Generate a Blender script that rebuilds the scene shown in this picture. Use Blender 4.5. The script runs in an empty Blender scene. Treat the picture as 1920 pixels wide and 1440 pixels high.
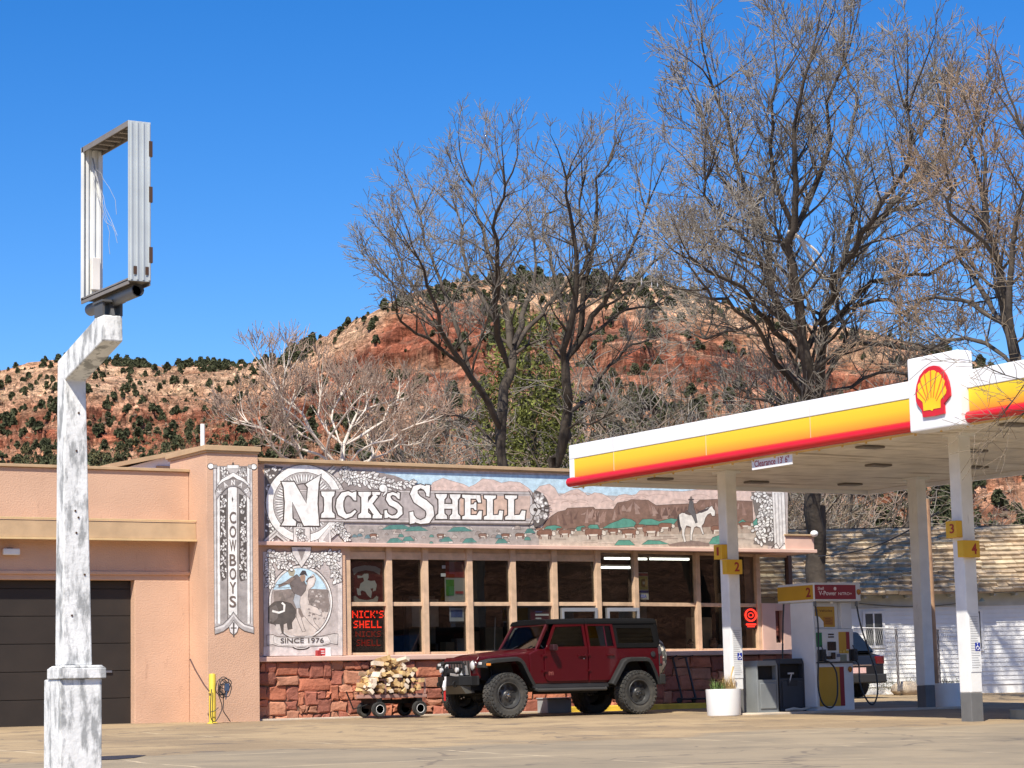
import bpy, bmesh, math, random
import numpy as np
from math import sin, cos, tan, pi, radians, sqrt, atan2
from mathutils import Vector, Matrix
from mathutils.geometry import tessellate_polygon

sc = bpy.context.scene
# ------------------------------------------------------------------ camera
F_PX, YAW, PITCH, ROLL = 4268.0, radians(31.44), radians(7.62), radians(-1.33)
CAM = np.array([-19.014, -40.721, 0.502])
_f = np.array([sin(YAW)*cos(PITCH), cos(YAW)*cos(PITCH), sin(PITCH)])
_r0 = np.array([cos(YAW), -sin(YAW), 0.0]); _u0 = np.cross(_r0, _f)
_r = cos(ROLL)*_r0 + sin(ROLL)*_u0; _u = -sin(ROLL)*_r0 + cos(ROLL)*_u0
cam = bpy.data.cameras.new('camera'); camo = bpy.data.objects.new('camera', cam)
sc.collection.objects.link(camo); sc.camera = camo
cam.sensor_width = 36.0; cam.lens = F_PX/1920.0*36.0; cam.clip_start = 0.5; cam.clip_end = 20000
camo.matrix_world = Matrix(((_r[0], _u[0], -_f[0], CAM[0]), (_r[1], _u[1], -_f[1], CAM[1]), (_r[2], _u[2], -_f[2], CAM[2]), (0, 0, 0, 1)))
# ------------------------------------------------------------------ sky and sun
SUNV = Vector((-0.59, -0.55, 1.0)).normalized()      # towards the sun
w = bpy.data.worlds.new('World'); sc.world = w; w.use_nodes = True
nt = w.node_tree; nt.nodes.clear()
sky = nt.nodes.new('ShaderNodeTexSky'); sky.sky_type = 'NISHITA'; sky.sun_disc = False
sky.sun_elevation = math.asin(SUNV.z); sky.sun_rotation = atan2(SUNV.x, SUNV.y) % (2*pi)
sky.altitude = 1500; sky.air_density = 1.0; sky.dust_density = 1.2; sky.ozone_density = 3.5
hs = nt.nodes.new('ShaderNodeHueSaturation'); hs.inputs['Saturation'].default_value = 1.38; hs.inputs['Hue'].default_value = 0.509
bg = nt.nodes.new('ShaderNodeBackground'); bg.inputs['Strength'].default_value = 0.108
wo = nt.nodes.new('ShaderNodeOutputWorld')
nt.links.new(sky.outputs[0], hs.inputs['Color']); nt.links.new(hs.outputs[0], bg.inputs[0]); nt.links.new(bg.outputs[0], wo.inputs[0])
sl = bpy.data.lights.new('sun', 'SUN'); sl.energy = 4.4; sl.angle = radians(0.53); sl.color = (1.0, 0.93, 0.82)
slo = bpy.data.objects.new('sun', sl); sc.collection.objects.link(slo)
slo.rotation_euler = SUNV.to_track_quat('Z', 'Y').to_euler(); slo.location = (-20, -20, 40)
sc.view_settings.view_transform = 'Standard'; sc.view_settings.look = 'None'
sc.view_settings.exposure = 0.65; sc.view_settings.gamma = 1.0
sc.cycles.max_bounces = 6; sc.cycles.transparent_max_bounces = 12
random.seed(7)

# ------------------------------------------------------------------ measuring helpers
def ray(x, y): return _r*(x-960)/F_PX + _u*(720-y)/F_PX + _f
def onY(x, y, Y=0.0): d = ray(x, y); return CAM + d*(Y-CAM[1])/d[1]
def onX(x, y, X): d = ray(x, y); return CAM + d*(X-CAM[0])/d[0]
def onZ(x, y, Z): d = ray(x, y); return CAM + d*(Z-CAM[2])/d[2]
def atD(x, y, D): return CAM + ray(x, y)*D
def gz(x, y):
    """height of the lot at a point: rises 1.8 per cent away from the street"""
    if y < -60: return -1.08
    if y > 15: return 0.27
    return 0.018*y

# ------------------------------------------------------------------ mesh helpers
def tag(o, label=None, cat=None, group=None, kind=None):
    if label: o['label'] = label
    if cat: o['category'] = cat
    if group: o['group'] = group
    if kind: o['kind'] = kind
    return o
def link(o, parent=None):
    sc.collection.objects.link(o)
    if parent is not None: o.parent = parent
    return o
def empty(name, loc=(0, 0, 0), rz=0.0, label=None, cat=None, group=None):
    o = bpy.data.objects.new(name, None); link(o); o.location = loc; o.rotation_euler = (0, 0, rz)
    o.empty_display_size = 0.2
    return tag(o, label, cat, group)
class MB:
    def __init__(s): s.v = []; s.f = []; s.m = []; s.c = []; s.mi = 0; s.col = None
    def add(s, vs, fs):
        b = len(s.v); s.v.extend([tuple(float(q) for q in p) for p in vs])
        for f in fs: s.f.append(tuple(b+i for i in f)); s.m.append(s.mi); s.c.append(s.col)
        return s
    def box(s, x0, x1, y0, y1, z0, z1):
        return s.add([(x0,y0,z0),(x1,y0,z0),(x1,y1,z0),(x0,y1,z0),(x0,y0,z1),(x1,y0,z1),(x1,y1,z1),(x0,y1,z1)],
              [(0,3,2,1),(4,5,6,7),(0,1,5,4),(1,2,6,5),(2,3,7,6),(3,0,4,7)])
    def obox(s, c, ax, ay, az):
        """box given by centre and three half-axis vectors"""
        c, ax, ay, az = (np.array(q, float) for q in (c, ax, ay, az)); V = []
        for k in (-1, 1):
            for i, j in ((-1,-1),(1,-1),(1,1),(-1,1)): V.append(c+i*ax+j*ay+k*az)
        return s.add(V, [(0,3,2,1),(4,5,6,7),(0,1,5,4),(1,2,6,5),(2,3,7,6),(3,0,4,7)])
    def bar(s, a, b, w, h=None, up=(0,0,1)):
        h = w if h is None else h; a = np.array(a, float); b = np.array(b, float); d = b-a; L = np.linalg.norm(d); d = d/L
        up = np.array(up, float)
        if abs(d@up) > .95: up = np.array((0,1.,0)) if abs(d[1]) < .9 else np.array((1.,0,0))
        sx = np.cross(d, up); sx /= np.linalg.norm(sx); uz = np.cross(sx, d)
        return s.obox((a+b)/2, d*L/2, sx*w/2, uz*h/2)
    def prism(s, pts, axis, a, b):
        """extrude a 2-D outline; axis 'x': (y,z), 'y': (x,z), 'z': (x,y)"""
        def P(p, t): return (t,p[0],p[1]) if axis=='x' else ((p[0],t,p[1]) if axis=='y' else (p[0],p[1],t))
        n = len(pts); V = [P(p,a) for p in pts]+[P(p,b) for p in pts]
        tr = tessellate_polygon([[Vector((p[0],p[1],0)) for p in pts]])
        fs = [tuple(t) for t in tr]+[tuple(n+i for i in reversed(t)) for t in tr]
        fs += [(i,(i+1)%n,n+(i+1)%n,n+i) for i in range(n)]
        return s.add(V, fs)
    def tube(s, P, r, n=8, cap=True, closed=False):
        P = [np.array(p, float) for p in P]; m = len(P)
        R = r if hasattr(r, '__len__') else [r]*m
        V = []; fs = []; prev = None
        for i in range(m):
            if closed: d = P[(i+1)%m]-P[i-1]
            else: d = P[min(i+1,m-1)]-P[max(i-1,0)]
            d = d/(np.linalg.norm(d)+1e-12)
            if prev is None:
                a = np.array((0,0,1.)) if abs(d[2]) < .9 else np.array((1.,0,0)); e = np.cross(d,a)
            else: e = prev - d*(prev@d)
            e /= (np.linalg.norm(e)+1e-12); prev = e; g = np.cross(d,e)
            for k in range(n): t = 2*pi*k/n; V.append(P[i]+R[i]*(cos(t)*e+sin(t)*g))
        for i in range(m if closed else m-1):
            j = (i+1)%m
            for k in range(n): q = (k+1)%n; fs.append((i*n+k,i*n+q,j*n+q,j*n+k))
        if cap and not closed: fs.append(tuple(range(n-1,-1,-1))); fs.append(tuple((m-1)*n+k for k in range(n)))
        return s.add(V, fs)
    def lathe(s, prof, c=(0,0,0), axis='z', n=24, close=False, cap=True):
        """prof: (radius, height) pairs turned about an axis through c"""
        V = []; fs = []; m = len(prof)
        for (r, h) in prof:
            for k in range(n):
                t = 2*pi*k/n; a, b = r*cos(t), r*sin(t)
                V.append((c[0]+a,c[1]+b,c[2]+h) if axis=='z' else ((c[0]+a,c[1]+h,c[2]+b) if axis=='y' else (c[0]+h,c[1]+a,c[2]+b)))
        for i in range(m if close else m-1):
            j = (i+1)%m
            for k in range(n): q = (k+1)%n; fs.append((i*n+k,i*n+q,j*n+q,j*n+k))
        if cap and not close:
            if prof[0][0] > 1e-6: fs.append(tuple(range(n-1,-1,-1)))
            if prof[-1][0] > 1e-6: fs.append(tuple((m-1)*n+k for k in range(n)))
        return s.add(V, fs)
    def ball(s, c, r, n=10, m=6):
        r = r if hasattr(r,'__len__') else (r,r,r); V = []; fs = []
        for i in range(m+1):
            a = -pi/2+pi*i/m
            for k in range(n): t = 2*pi*k/n; V.append((c[0]+r[0]*cos(a)*cos(t), c[1]+r[1]*cos(a)*sin(t), c[2]+r[2]*sin(a)))
        for i in range(m):
            for k in range(n): q = (k+1)%n; fs.append((i*n+k,i*n+q,(i+1)*n+q,(i+1)*n+k))
        return s.add(V, fs)
    def build(s, name, mats, parent=None, bevel=0, smooth=False, seg=2, loc=None, recalc=True):
        me = bpy.data.meshes.new(name); me.from_pydata(s.v, [], s.f)
        mats = mats if isinstance(mats, (list, tuple)) else [mats]
        for m in mats: me.materials.append(m)
        if len(mats) > 1: me.polygons.foreach_set('material_index', s.m)
        if any(c is not None for c in s.c):
            at = me.color_attributes.new('paint', 'FLOAT_COLOR', 'CORNER'); arr = []
            for f, c in zip(s.f, s.c): arr.extend((list(c or (1,1,1))+[1.0])*len(f))
            at.data.foreach_set('color', arr)
        if recalc:
            bm = bmesh.new(); bm.from_mesh(me); bmesh.ops.recalc_face_normals(bm, faces=bm.faces); bm.to_mesh(me); bm.free()
        me.update()
        o = bpy.data.objects.new(name, me); link(o, parent)
        if loc is not None: o.location = loc
        if bevel:
            md = o.modifiers.new('bevel', 'BEVEL'); md.width = bevel; md.segments = seg; md.limit_method = 'ANGLE'; md.angle_limit = radians(35)
            md.harden_normals = False
        if smooth:
            me.polygons.foreach_set('use_smooth', [True]*len(me.polygons))
            try: me.set_sharp_from_angle(angle=radians(40))
            except Exception: pass
        return o
def copy_tree(o, parent=None):
    c = o.copy(); link(c)
    c.parent = parent
    for ch in o.children: copy_tree(ch, c)
    return c
_tx = {}
def text_geo(s, bold=0.0, spacing=1.0):
    """flat letter faces of a string, normalised to height of capital letters = 1"""
    k = (s, bold, spacing)
    if k not in _tx:
        cu = bpy.data.curves.new('lettering', 'FONT'); cu.body = s; cu.size = 1; cu.offset = bold; cu.resolution_u = 4; cu.space_character = spacing
        o = bpy.data.objects.new('lettering', cu); sc.collection.objects.link(o)
        dg = bpy.context.evaluated_depsgraph_get(); me = bpy.data.meshes.new_from_object(o.evaluated_get(dg))
        V = np.array([v.co[:2] for v in me.vertices]).reshape(-1,2); fs = [tuple(p.vertices) for p in me.polygons]
        bpy.data.objects.remove(o); bpy.data.curves.remove(cu); bpy.data.meshes.remove(me)
        V = V - np.array([V[:,0].min(), V[:,1].min()]); _tx[k] = (V, fs, V[:,0].max(), V[:,1].max())
    return _tx[k]
def put_text(mb, s, origin, ux, uz, width, height, bold=0.0, spacing=1.0):
    """lay a line of lettering on a plane: lower left corner, unit directions, size"""
    V, fs, W, H = text_geo(s, bold, spacing); origin = np.array(origin, float); ux = np.array(ux, float); uz = np.array(uz, float)
    mb.add([origin+ux*(v[0]/W*width)+uz*(v[1]/H*height) for v in V], fs)

# ------------------------------------------------------------------ materials
_m = {}
def mat(name, col, rough=0.7, metal=0.0, var=0.12, scale=3.0, bump=0.0, bscale=30.0, spec=0.5, coat=0.0, emit=None, estr=0.0, attr=None, dirt=None, tex='Object'):
    if name in _m: return _m[name]
    m = bpy.data.materials.new(name); m.use_nodes = True; n = m.node_tree.nodes; l = m.node_tree.links
    b = n['Principled BSDF']; b.inputs['Roughness'].default_value = rough; b.inputs['Metallic'].default_value = metal
    b.inputs['Specular IOR Level'].default_value = spec; b.inputs['Coat Weight'].default_value = coat; b.inputs['Coat Roughness'].default_value = 0.05
    tc = n.new('ShaderNodeTexCoord'); co = tc.outputs[tex]
    nz = n.new('ShaderNodeTexNoise'); nz.inputs['Scale'].default_value = scale; nz.inputs['Detail'].default_value = 6; l.new(co, nz.inputs['Vector'])
    rp = n.new('ShaderNodeMapRange'); rp.inputs[1].default_value = .3; rp.inputs[2].default_value = .7; rp.inputs[3].default_value = 1-var; rp.inputs[4].default_value = 1+var
    l.new(nz.outputs['Fac'], rp.inputs[0])
    mx = n.new('ShaderNodeMix'); mx.data_type = 'RGBA'; mx.blend_type = 'MULTIPLY'; mx.inputs[0].default_value = 1
    if attr:
        a = n.new('ShaderNodeAttribute'); a.attribute_name = attr; l.new(a.outputs['Color'], mx.inputs[6])
    else: mx.inputs[6].default_value = (*col, 1)
    l.new(rp.outputs[0], mx.inputs[7]); out = mx.outputs[2]
    if dirt:   # (colour, scale, threshold, stretch)
        mp = n.new('ShaderNodeMapping'); mp.inputs['Scale'].default_value = dirt[3]; l.new(co, mp.inputs[0])
        n2 = n.new('ShaderNodeTexNoise'); n2.inputs['Scale'].default_value = dirt[1]; n2.inputs['Detail'].default_value = 8; n2.inputs['Roughness'].default_value = .65; l.new(mp.outputs[0], n2.inputs['Vector'])
        r2 = n.new('ShaderNodeMapRange'); r2.inputs[1].default_value = dirt[2]; r2.inputs[2].default_value = dirt[2]+.1; l.new(n2.outputs['Fac'], r2.inputs[0])
        m2 = n.new('ShaderNodeMix'); m2.data_type = 'RGBA'; m2.inputs[7].default_value = (*dirt[0], 1); l.new(r2.outputs[0], m2.inputs[0]); l.new(out, m2.inputs[6]); out = m2.outputs[2]
    l.new(out, b.inputs['Base Color'])
    if bump:
        n3 = n.new('ShaderNodeTexNoise'); n3.inputs['Scale'].default_value = bscale; n3.inputs['Detail'].default_value = 5; l.new(co, n3.inputs['Vector'])
        bp = n.new('ShaderNodeBump'); bp.inputs['Strength'].default_value = bump; bp.inputs['Distance'].default_value = 0.02; l.new(n3.outputs['Fac'], bp.inputs['Height']); l.new(bp.outputs[0], b.inputs['Normal'])
    if emit: b.inputs['Emission Color'].default_value = (*emit, 1); b.inputs['Emission Strength'].default_value = estr
    _m[name] = m; return m
def glass(name, tint=(.55,.58,.56), refl=1.0, rough=0.0):
    """thin pane: lets a tinted view through and mirrors by fresnel"""
    if name in _m: return _m[name]
    m = bpy.data.materials.new(name); m.use_nodes = True; n = m.node_tree.nodes; l = m.node_tree.links; n.clear()
    o = n.new('ShaderNodeOutputMaterial'); t = n.new('ShaderNodeBsdfTransparent'); t.inputs[0].default_value = (*tint, 1)
    g = n.new('ShaderNodeBsdfGlossy'); g.inputs['Roughness'].default_value = rough; g.inputs[0].default_value = (refl, refl, refl, 1)
    tc = n.new('ShaderNodeTexCoord'); nz = n.new('ShaderNodeTexNoise'); nz.inputs['Scale'].default_value = 0.9; l.new(tc.outputs['Object'], nz.inputs['Vector'])
    bp = n.new('ShaderNodeBump'); bp.inputs['Strength'].default_value = .04; bp.inputs['Distance'].default_value = .05; l.new(nz.outputs['Fac'], bp.inputs['Height']); l.new(bp.outputs[0], g.inputs['Normal'])
    lw = n.new('ShaderNodeLayerWeight'); lw.inputs[0].default_value = .5; pw = n.new('ShaderNodeMath'); pw.operation = 'POWER'; pw.inputs[1].default_value = 4.0; l.new(lw.outputs['Facing'], pw.inputs[0]); f = n.new('ShaderNodeMath'); f.operation = 'MULTIPLY_ADD'; f.inputs[1].default_value = .9; f.inputs[2].default_value = .06; f.use_clamp = True; l.new(pw.outputs[0], f.inputs[0]); mx = n.new('ShaderNodeMixShader')
    l.new(f.outputs[0], mx.inputs[0]); l.new(t.outputs[0], mx.inputs[1]); l.new(g.outputs[0], mx.inputs[2]); l.new(mx.outputs[0], o.inputs[0])
    _m[name] = m; return m
STUCCO = mat('stucco_pink', (.595,.375,.25), .92, var=.10, scale=.9, bump=.5, bscale=38, dirt=((.50,.305,.205), 3.4, .60, (1.4,1.4,.35)))
TRIM = mat('trim_tan', (.47,.32,.18), .75, var=.12, bump=.1)
WOODTRIM = mat('window_paint', (.60,.415,.27), .7, var=.16, scale=6, dirt=((.42,.28,.18), 9, .66, (1,1,.25)))
LEDGE = mat('ledge_pink', (.66,.44,.35), .8, var=.1, scale=2)
WHITE = mat('white_paint', (.80,.80,.78), .45, var=.04, scale=2)
WHITED = mat('white_paint_old', (.76,.76,.73), .6, var=.07, scale=4, dirt=((.5,.48,.44), 6, .66, (1,1,.2)))
GREY = mat('grey_paint', (.14,.14,.135), .6, var=.15)
BLACK = mat('black_plastic', (.025,.025,.027), .5, var=.2)
DARK = mat('dark_void', (.02,.018,.016), .9)
PAINT = mat('mural_paint', (1.1,1.1,1.1), .8, var=.20, scale=9, attr='paint', bump=.35, bscale=40, dirt=((.47,.41,.37), 7, .66, (1,1,.5)))
PRINT = mat('printed_panel', (1,1,1), .45, var=.03, scale=3, attr='paint')
GLASS = glass('window_glass', (.50,.52,.50))
# ------------------------------------------------------------------ noise for terrain
def vnoise(x, y, seed=0):
    xi = np.floor(x).astype(np.int64); yi = np.floor(y).astype(np.int64); fx = x-xi; fy = y-yi
    fx = fx*fx*(3-2*fx); fy = fy*fy*(3-2*fy)
    def h(a, b):
        n = (a*374761393 + b*668265263 + seed*1442695041) & 0xffffffff
        n = ((n ^ (n >> 13))*1274126177) & 0xffffffff
        return ((n ^ (n >> 16)) & 0xffff)/65535.0
    return (h(xi,yi)*(1-fx)+h(xi+1,yi)*fx)*(1-fy)+(h(xi,yi+1)*(1-fx)+h(xi+1,yi+1)*fx)*fy
def fbm(x, y, o=5, seed=0, g=.5):
    s = 0; a = 1; t = 0
    for i in range(o): s = s+a*vnoise(x*2**i, y*2**i, seed+i*17); t += a; a *= g
    return s/t

# ------------------------------------------------------------------ ground
def ground_mat():
    m = bpy.data.materials.new('concrete_lot'); m.use_nodes = True; n = m.node_tree.nodes; l = m.node_tree.links; b = n['Principled BSDF']; b.inputs['Roughness'].default_value = .9
    b.inputs['Specular IOR Level'].default_value = .2
    tc = n.new('ShaderNodeTexCoord')
    def noise(s, d=6, r=.6, mp=None):
        q = n.new('ShaderNodeTexNoise'); q.inputs['Scale'].default_value = s; q.inputs['Detail'].default_value = d; q.inputs['Roughness'].default_value = r
        l.new(tc.outputs['Object'] if mp is None else mp, q.inputs['Vector']); return q.outputs['Fac']
    def rng(v, a, b_, c, d):
        q = n.new('ShaderNodeMapRange'); q.inputs[1].default_value = a; q.inputs[2].default_value = b_; q.inputs[3].default_value = c; q.inputs[4].default_value = d; l.new(v, q.inputs[0]); return q.outputs[0]
    def mixc(f, a, c, t='MIX'):
        q = n.new('ShaderNodeMix'); q.data_type = 'RGBA'; q.blend_type = t; l.new(f, q.inputs[0]) if not isinstance(f, float) else setattr(q.inputs[0], 'default_value', f)
        for i, v in ((6, a), (7, c)):
            if isinstance(v, tuple): q.inputs[i].default_value = (*v, 1)
            else: l.new(v, q.inputs[i])
        return q.outputs[2]
    c = mixc(rng(noise(.22, 5, .6), .44, .56, 0, 1), (.40,.295,.17), (.29,.215,.13))
    c = mixc(rng(noise(1.1, 8, .7), .52, .62, 0, .8), c, (.245,.185,.118))
    c = mixc(rng(noise(2.6, 8, .75), .60, .72, 0, .35), c, (.22,.19,.155))
    vs = n.new('ShaderNodeTexVoronoi'); vs.inputs['Scale'].default_value = .55; vn = n.new('ShaderNodeTexNoise'); vn.inputs['Scale'].default_value = 3.0; l.new(tc.outputs['Object'], vn.inputs['Vector']); va = n.new('ShaderNodeVectorMath'); va.operation = 'MULTIPLY_ADD'; l.new(vn.outputs['Color'], va.inputs[0]); va.inputs[1].default_value = (.5,.5,0); l.new(tc.outputs['Object'], va.inputs[2]); l.new(va.outputs[0], vs.inputs['Vector'])
    c = mixc(rng(vs.outputs['Distance'], .09, .16, .6, 0), c, (.13,.11,.095))
    c = mixc(rng(noise(9, 4), .62, .75, 0, .5), c, (.54,.43,.27))
    c = mixc(1.0, c, rng(noise(60, 3), .3, .7, .82, 1.16), 'MULTIPLY')
    # asphalt-like repair patch in front and slab joints
    sx = n.new('ShaderNodeSeparateXYZ'); l.new(tc.outputs['Object'], sx.inputs[0])
    wob = noise(.25, 3); ad = n.new('ShaderNodeMath'); ad.operation = 'MULTIPLY_ADD'; l.new(wob, ad.inputs[0]); ad.inputs[1].default_value = 7.0; l.new(sx.outputs['Y'], ad.inputs[2])
    c = mixc(rng(ad.outputs[0], -9.4, -10.0, 0, .85), c, mixc(rng(noise(.8, 6), .4, .6, 0, 1), (.245,.205,.145), (.32,.26,.175)))
    bk = n.new('ShaderNodeTexBrick'); bk.offset = 0; bk.inputs['Scale'].default_value = 1; bk.inputs['Brick Width'].default_value = 4.2; bk.inputs['Row Height'].default_value = 3.4
    bk.inputs['Mortar Size'].default_value = .03; bk.inputs['Color1'].default_value = (0,0,0,1); bk.inputs['Color2'].default_value = (0,0,0,1); bk.inputs['Mortar'].default_value = (1,1,1,1)
    dn = n.new('ShaderNodeTexNoise'); dn.inputs['Scale'].default_value = 1.2; l.new(tc.outputs['Object'], dn.inputs['Vector'])
    vm = n.new('ShaderNodeVectorMath'); vm.operation = 'MULTIPLY_ADD'; l.new(dn.outputs['Color'], vm.inputs[0]); vm.inputs[1].default_value = (.25,.25,0); l.new(tc.outputs['Object'], vm.inputs[2]); l.new(vm.outputs[0], bk.inputs['Vector'])
    c = mixc(rng(bk.outputs['Color'], 0, 1, 0, .75), c, mixc(rng(noise(.5, 3), .42, .55, 0, 1), (.60,.48,.31), (.15,.12,.085)))
    # irregular cracks
    vo = n.new('ShaderNodeTexVoronoi'); vo.feature = 'DISTANCE_TO_EDGE'; vo.inputs['Scale'].default_value = .22
    v2 = n.new('ShaderNodeVectorMath'); v2.operation = 'MULTIPLY_ADD'; l.new(dn.outputs['Color'], v2.inputs[0]); v2.inputs[1].default_value = (1.4,1.4,0); l.new(tc.outputs['Object'], v2.inputs[2]); l.new(v2.outputs[0], vo.inputs['Vector'])
    c = mixc(rng(vo.outputs['Distance'], .004, .010, .7, 0), c, (.16,.13,.10))
    l.new(c, b.inputs['Base Color'])
    bp = n.new('ShaderNodeBump'); bp.inputs['Strength'].default_value = .6; bp.inputs['Distance'].default_value = .03; l.new(noise(14, 6), bp.inputs['Height']); l.new(bp.outputs[0], b.inputs['Normal'])
    return m
G = MB(); ys = [-2500,-400,-60]+list(np.linspace(-55,15,57))+[60,150,400,2500]; xs = [-2500,-400,-80]+list(np.linspace(-40,60,41))+[120,400,2500]
rs = np.random.RandomState(3)
for y in ys:
    for x in xs: G.v.append((x, y, gz(x, y)+(fbm(np.array(x*.3), np.array(y*.3), 3)-.5)*.0))
nx = len(xs)
for j in range(len(ys)-1):
    for i in range(nx-1): G.f.append((j*nx+i,j*nx+i+1,(j+1)*nx+i+1,(j+1)*nx+i)); G.m.append(0); G.c.append(None)
tag(G.build('ground', ground_mat(), smooth=True), kind='structure')

# ------------------------------------------------------------------ hills
def hill_mat():
    m = bpy.data.materials.new('red_rock'); m.use_nodes = True; n = m.node_tree.nodes; l = m.node_tree.links; b = n['Principled BSDF']; b.inputs['Roughness'].default_value = .95; b.inputs['Specular IOR Level'].default_value = .1
    tc = n.new('ShaderNodeTexCoord'); at = n.new('ShaderNodeAttribute'); at.attribute_name = 'paint'
    mp = n.new('ShaderNodeMapping'); mp.inputs['Scale'].default_value = (.05,.05,1.1); l.new(tc.outputs['Object'], mp.inputs[0])
    st = n.new('ShaderNodeTexNoise'); st.inputs['Scale'].default_value = .7; st.inputs['Detail'].default_value = 7; st.inputs['Roughness'].default_value = .7; l.new(mp.outputs[0], st.inputs['Vector'])
    r = n.new('ShaderNodeMapRange'); r.inputs[1].default_value = .35; r.inputs[2].default_value = .65; r.inputs[3].default_value = .5; r.inputs[4].default_value = 1.45; l.new(st.outputs['Fac'], r.inputs[0])
    m1 = n.new('ShaderNodeMix'); m1.data_type = 'RGBA'; m1.blend_type = 'MULTIPLY'; m1.inputs[0].default_value = 1; l.new(at.outputs['Color'], m1.inputs[6]); l.new(r.outputs[0], m1.inputs[7])
    n2 = n.new('ShaderNodeTexNoise'); n2.inputs['Scale'].default_value = .7; n2.inputs['Detail'].default_value = 9; n2.inputs['Roughness'].default_value = .75; l.new(tc.outputs['Object'], n2.inputs['Vector'])
    r2 = n.new('ShaderNodeMapRange'); r2.inputs[1].default_value = .35; r2.inputs[2].default_value = .65; r2.inputs[3].default_value = .55; r2.inputs[4].default_value = 1.5; l.new(n2.outputs['Fac'], r2.inputs[0])
    m2 = n.new('ShaderNodeMix'); m2.data_type = 'RGBA'; m2.blend_type = 'MULTIPLY'; m2.inputs[0].default_value = 1; l.new(m1.outputs[2], m2.inputs[6]); l.new(r2.outputs[0], m2.inputs[7])
    mq = n.new('ShaderNodeMapping'); mq.inputs['Scale'].default_value = (1,1,1.9); l.new(tc.outputs['Object'], mq.inputs[0])
    dq = n.new('ShaderNodeTexNoise'); dq.inputs['Scale'].default_value = .25; dq.inputs['Detail'].default_value = 3; l.new(tc.outputs['Object'], dq.inputs['Vector']); vq = n.new('ShaderNodeVectorMath'); vq.operation = 'MULTIPLY_ADD'; l.new(dq.outputs['Color'], vq.inputs[0]); vq.inputs[1].default_value = (5,5,3); l.new(mq.outputs[0], vq.inputs[2])
    ve = n.new('ShaderNodeTexVoronoi'); ve.feature = 'DISTANCE_TO_EDGE'; ve.inputs['Scale'].default_value = .28; vc = n.new('ShaderNodeTexVoronoi'); vc.inputs['Scale'].default_value = .28; l.new(vq.outputs[0], ve.inputs['Vector']); l.new(vq.outputs[0], vc.inputs['Vector'])
    hq = n.new('ShaderNodeMapRange'); hq.inputs[1].default_value = 0; hq.inputs[2].default_value = .16; l.new(ve.outputs['Distance'], hq.inputs[0])
    sq = n.new('ShaderNodeSeparateColor'); l.new(vc.outputs['Color'], sq.inputs[0]); rq = n.new('ShaderNodeMapRange'); rq.inputs[3].default_value = .72; rq.inputs[4].default_value = 1.25; l.new(sq.outputs[0], rq.inputs[0])
    m3 = n.new('ShaderNodeMix'); m3.data_type = 'RGBA'; m3.blend_type = 'MULTIPLY'; m3.inputs[0].default_value = 1; l.new(m2.outputs[2], m3.inputs[6]); l.new(rq.outputs[0], m3.inputs[7]); l.new(m3.outputs[2], b.inputs['Base Color'])
    b3 = n.new('ShaderNodeBump'); b3.inputs['Strength'].default_value = 1; b3.inputs['Distance'].default_value = 2.2; l.new(hq.outputs[0], b3.inputs['Height'])
    bp = n.new('ShaderNodeBump'); bp.inputs['Strength'].default_value = 1; bp.inputs['Distance'].default_value = 1.6; l.new(n2.outputs['Fac'], bp.inputs['Height']); l.new(b3.outputs[0], bp.inputs['Normal'])
    b2 = n.new('ShaderNodeBump'); b2.inputs['Strength'].default_value = .8; b2.inputs['Distance'].default_value = 1.4; l.new(st.outputs['Fac'], b2.inputs['Height']); l.new(bp.outputs[0], b2.inputs['Normal']); l.new(b2.outputs[0], b.inputs['Normal'])
    return m
SKX = [-500,-200,0,40,90,180,260,320,420,500,530,560,600,650,700,730,760,800,850,900,950,1000,1100,1200,1260,1300,1350,1400,1450,1520,1600,1700,1800,1900,2100,2400]
SKY = [720,705,694,682,674,674,682,683,682,678,672,652,636,612,590,572,558,545,534,526,522,520,520,524,530,540,560,576,592,603,612,628,655,690,740,780]
TS = [0, .10, .34, .50, .555, .60, .68, .72, .76, .85, .88, .93, 1.0]            # distance fraction
ZS = [0, .05, .26, .40, .50,  .53, .59, .72, .76, .81, .91, .94, 1.0]            # height fraction: talus, cliff bands, cap
NA, NR = 760, 330
pxs = np.linspace(-380, 2300, NA)
dirs = np.array([ray(p, 1290.0) for p in pxs]); hd = dirs[:, :2]/np.linalg.norm(dirs[:, :2], axis=1)[:, None]
skyel = []
for p in pxs:
    yy = np.interp(p, SKX, SKY); d = ray(p, yy); skyel.append(d[2]/np.hypot(d[0], d[1]))
skyel = np.array(skyel)
R0 = 150.0; R1 = np.interp(pxs, [-400,300,520,700,1200,1700,2300], [640,600,560,470,450,470,520])
tt = np.concatenate([np.linspace(0, 1, NR-24), 1+np.linspace(.02, 1, 24)])
A, T = np.meshgrid(np.arange(NA), tt); P = pxs[A]
Rr = R0+(R1[A]-R0)*T
X = CAM[0]+hd[A][..., 0]*Rr; Yy = CAM[1]+hd[A][..., 1]*Rr
gul = fbm(P/120.0, T*2.0+5, 4, 5)                   # spurs and gullies
Tn = np.clip(T+(gul-.5)*.22*np.sin(np.clip(T,0,1)*pi), 0, 1)
ET = [0,.2,.4,.52,.58,.585,.66,.70,.705,.76,.80,.84,.845,.90,.94,1.0]; EV = [0,.35,.56,.66,.715,.735,.78,.79,.85,.86,.865,.875,.925,.935,.965,1.0]
lefty = np.clip((600-P)/160, 0, 1); ef = np.interp(Tn, ET, EV); ef = ef*(1-.45*lefty)+.45*lefty*np.interp(Tn, [0,.2,.4,.6,.8,1], [0,.36,.58,.75,.88,1])
Htop = CAM[2]+skyel[A]*R1[A]; Z = CAM[2]+ef*skyel[A]*Rr*(1-.0*T); Z = np.where(T < .05, Z-1.0, Z)
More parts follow.
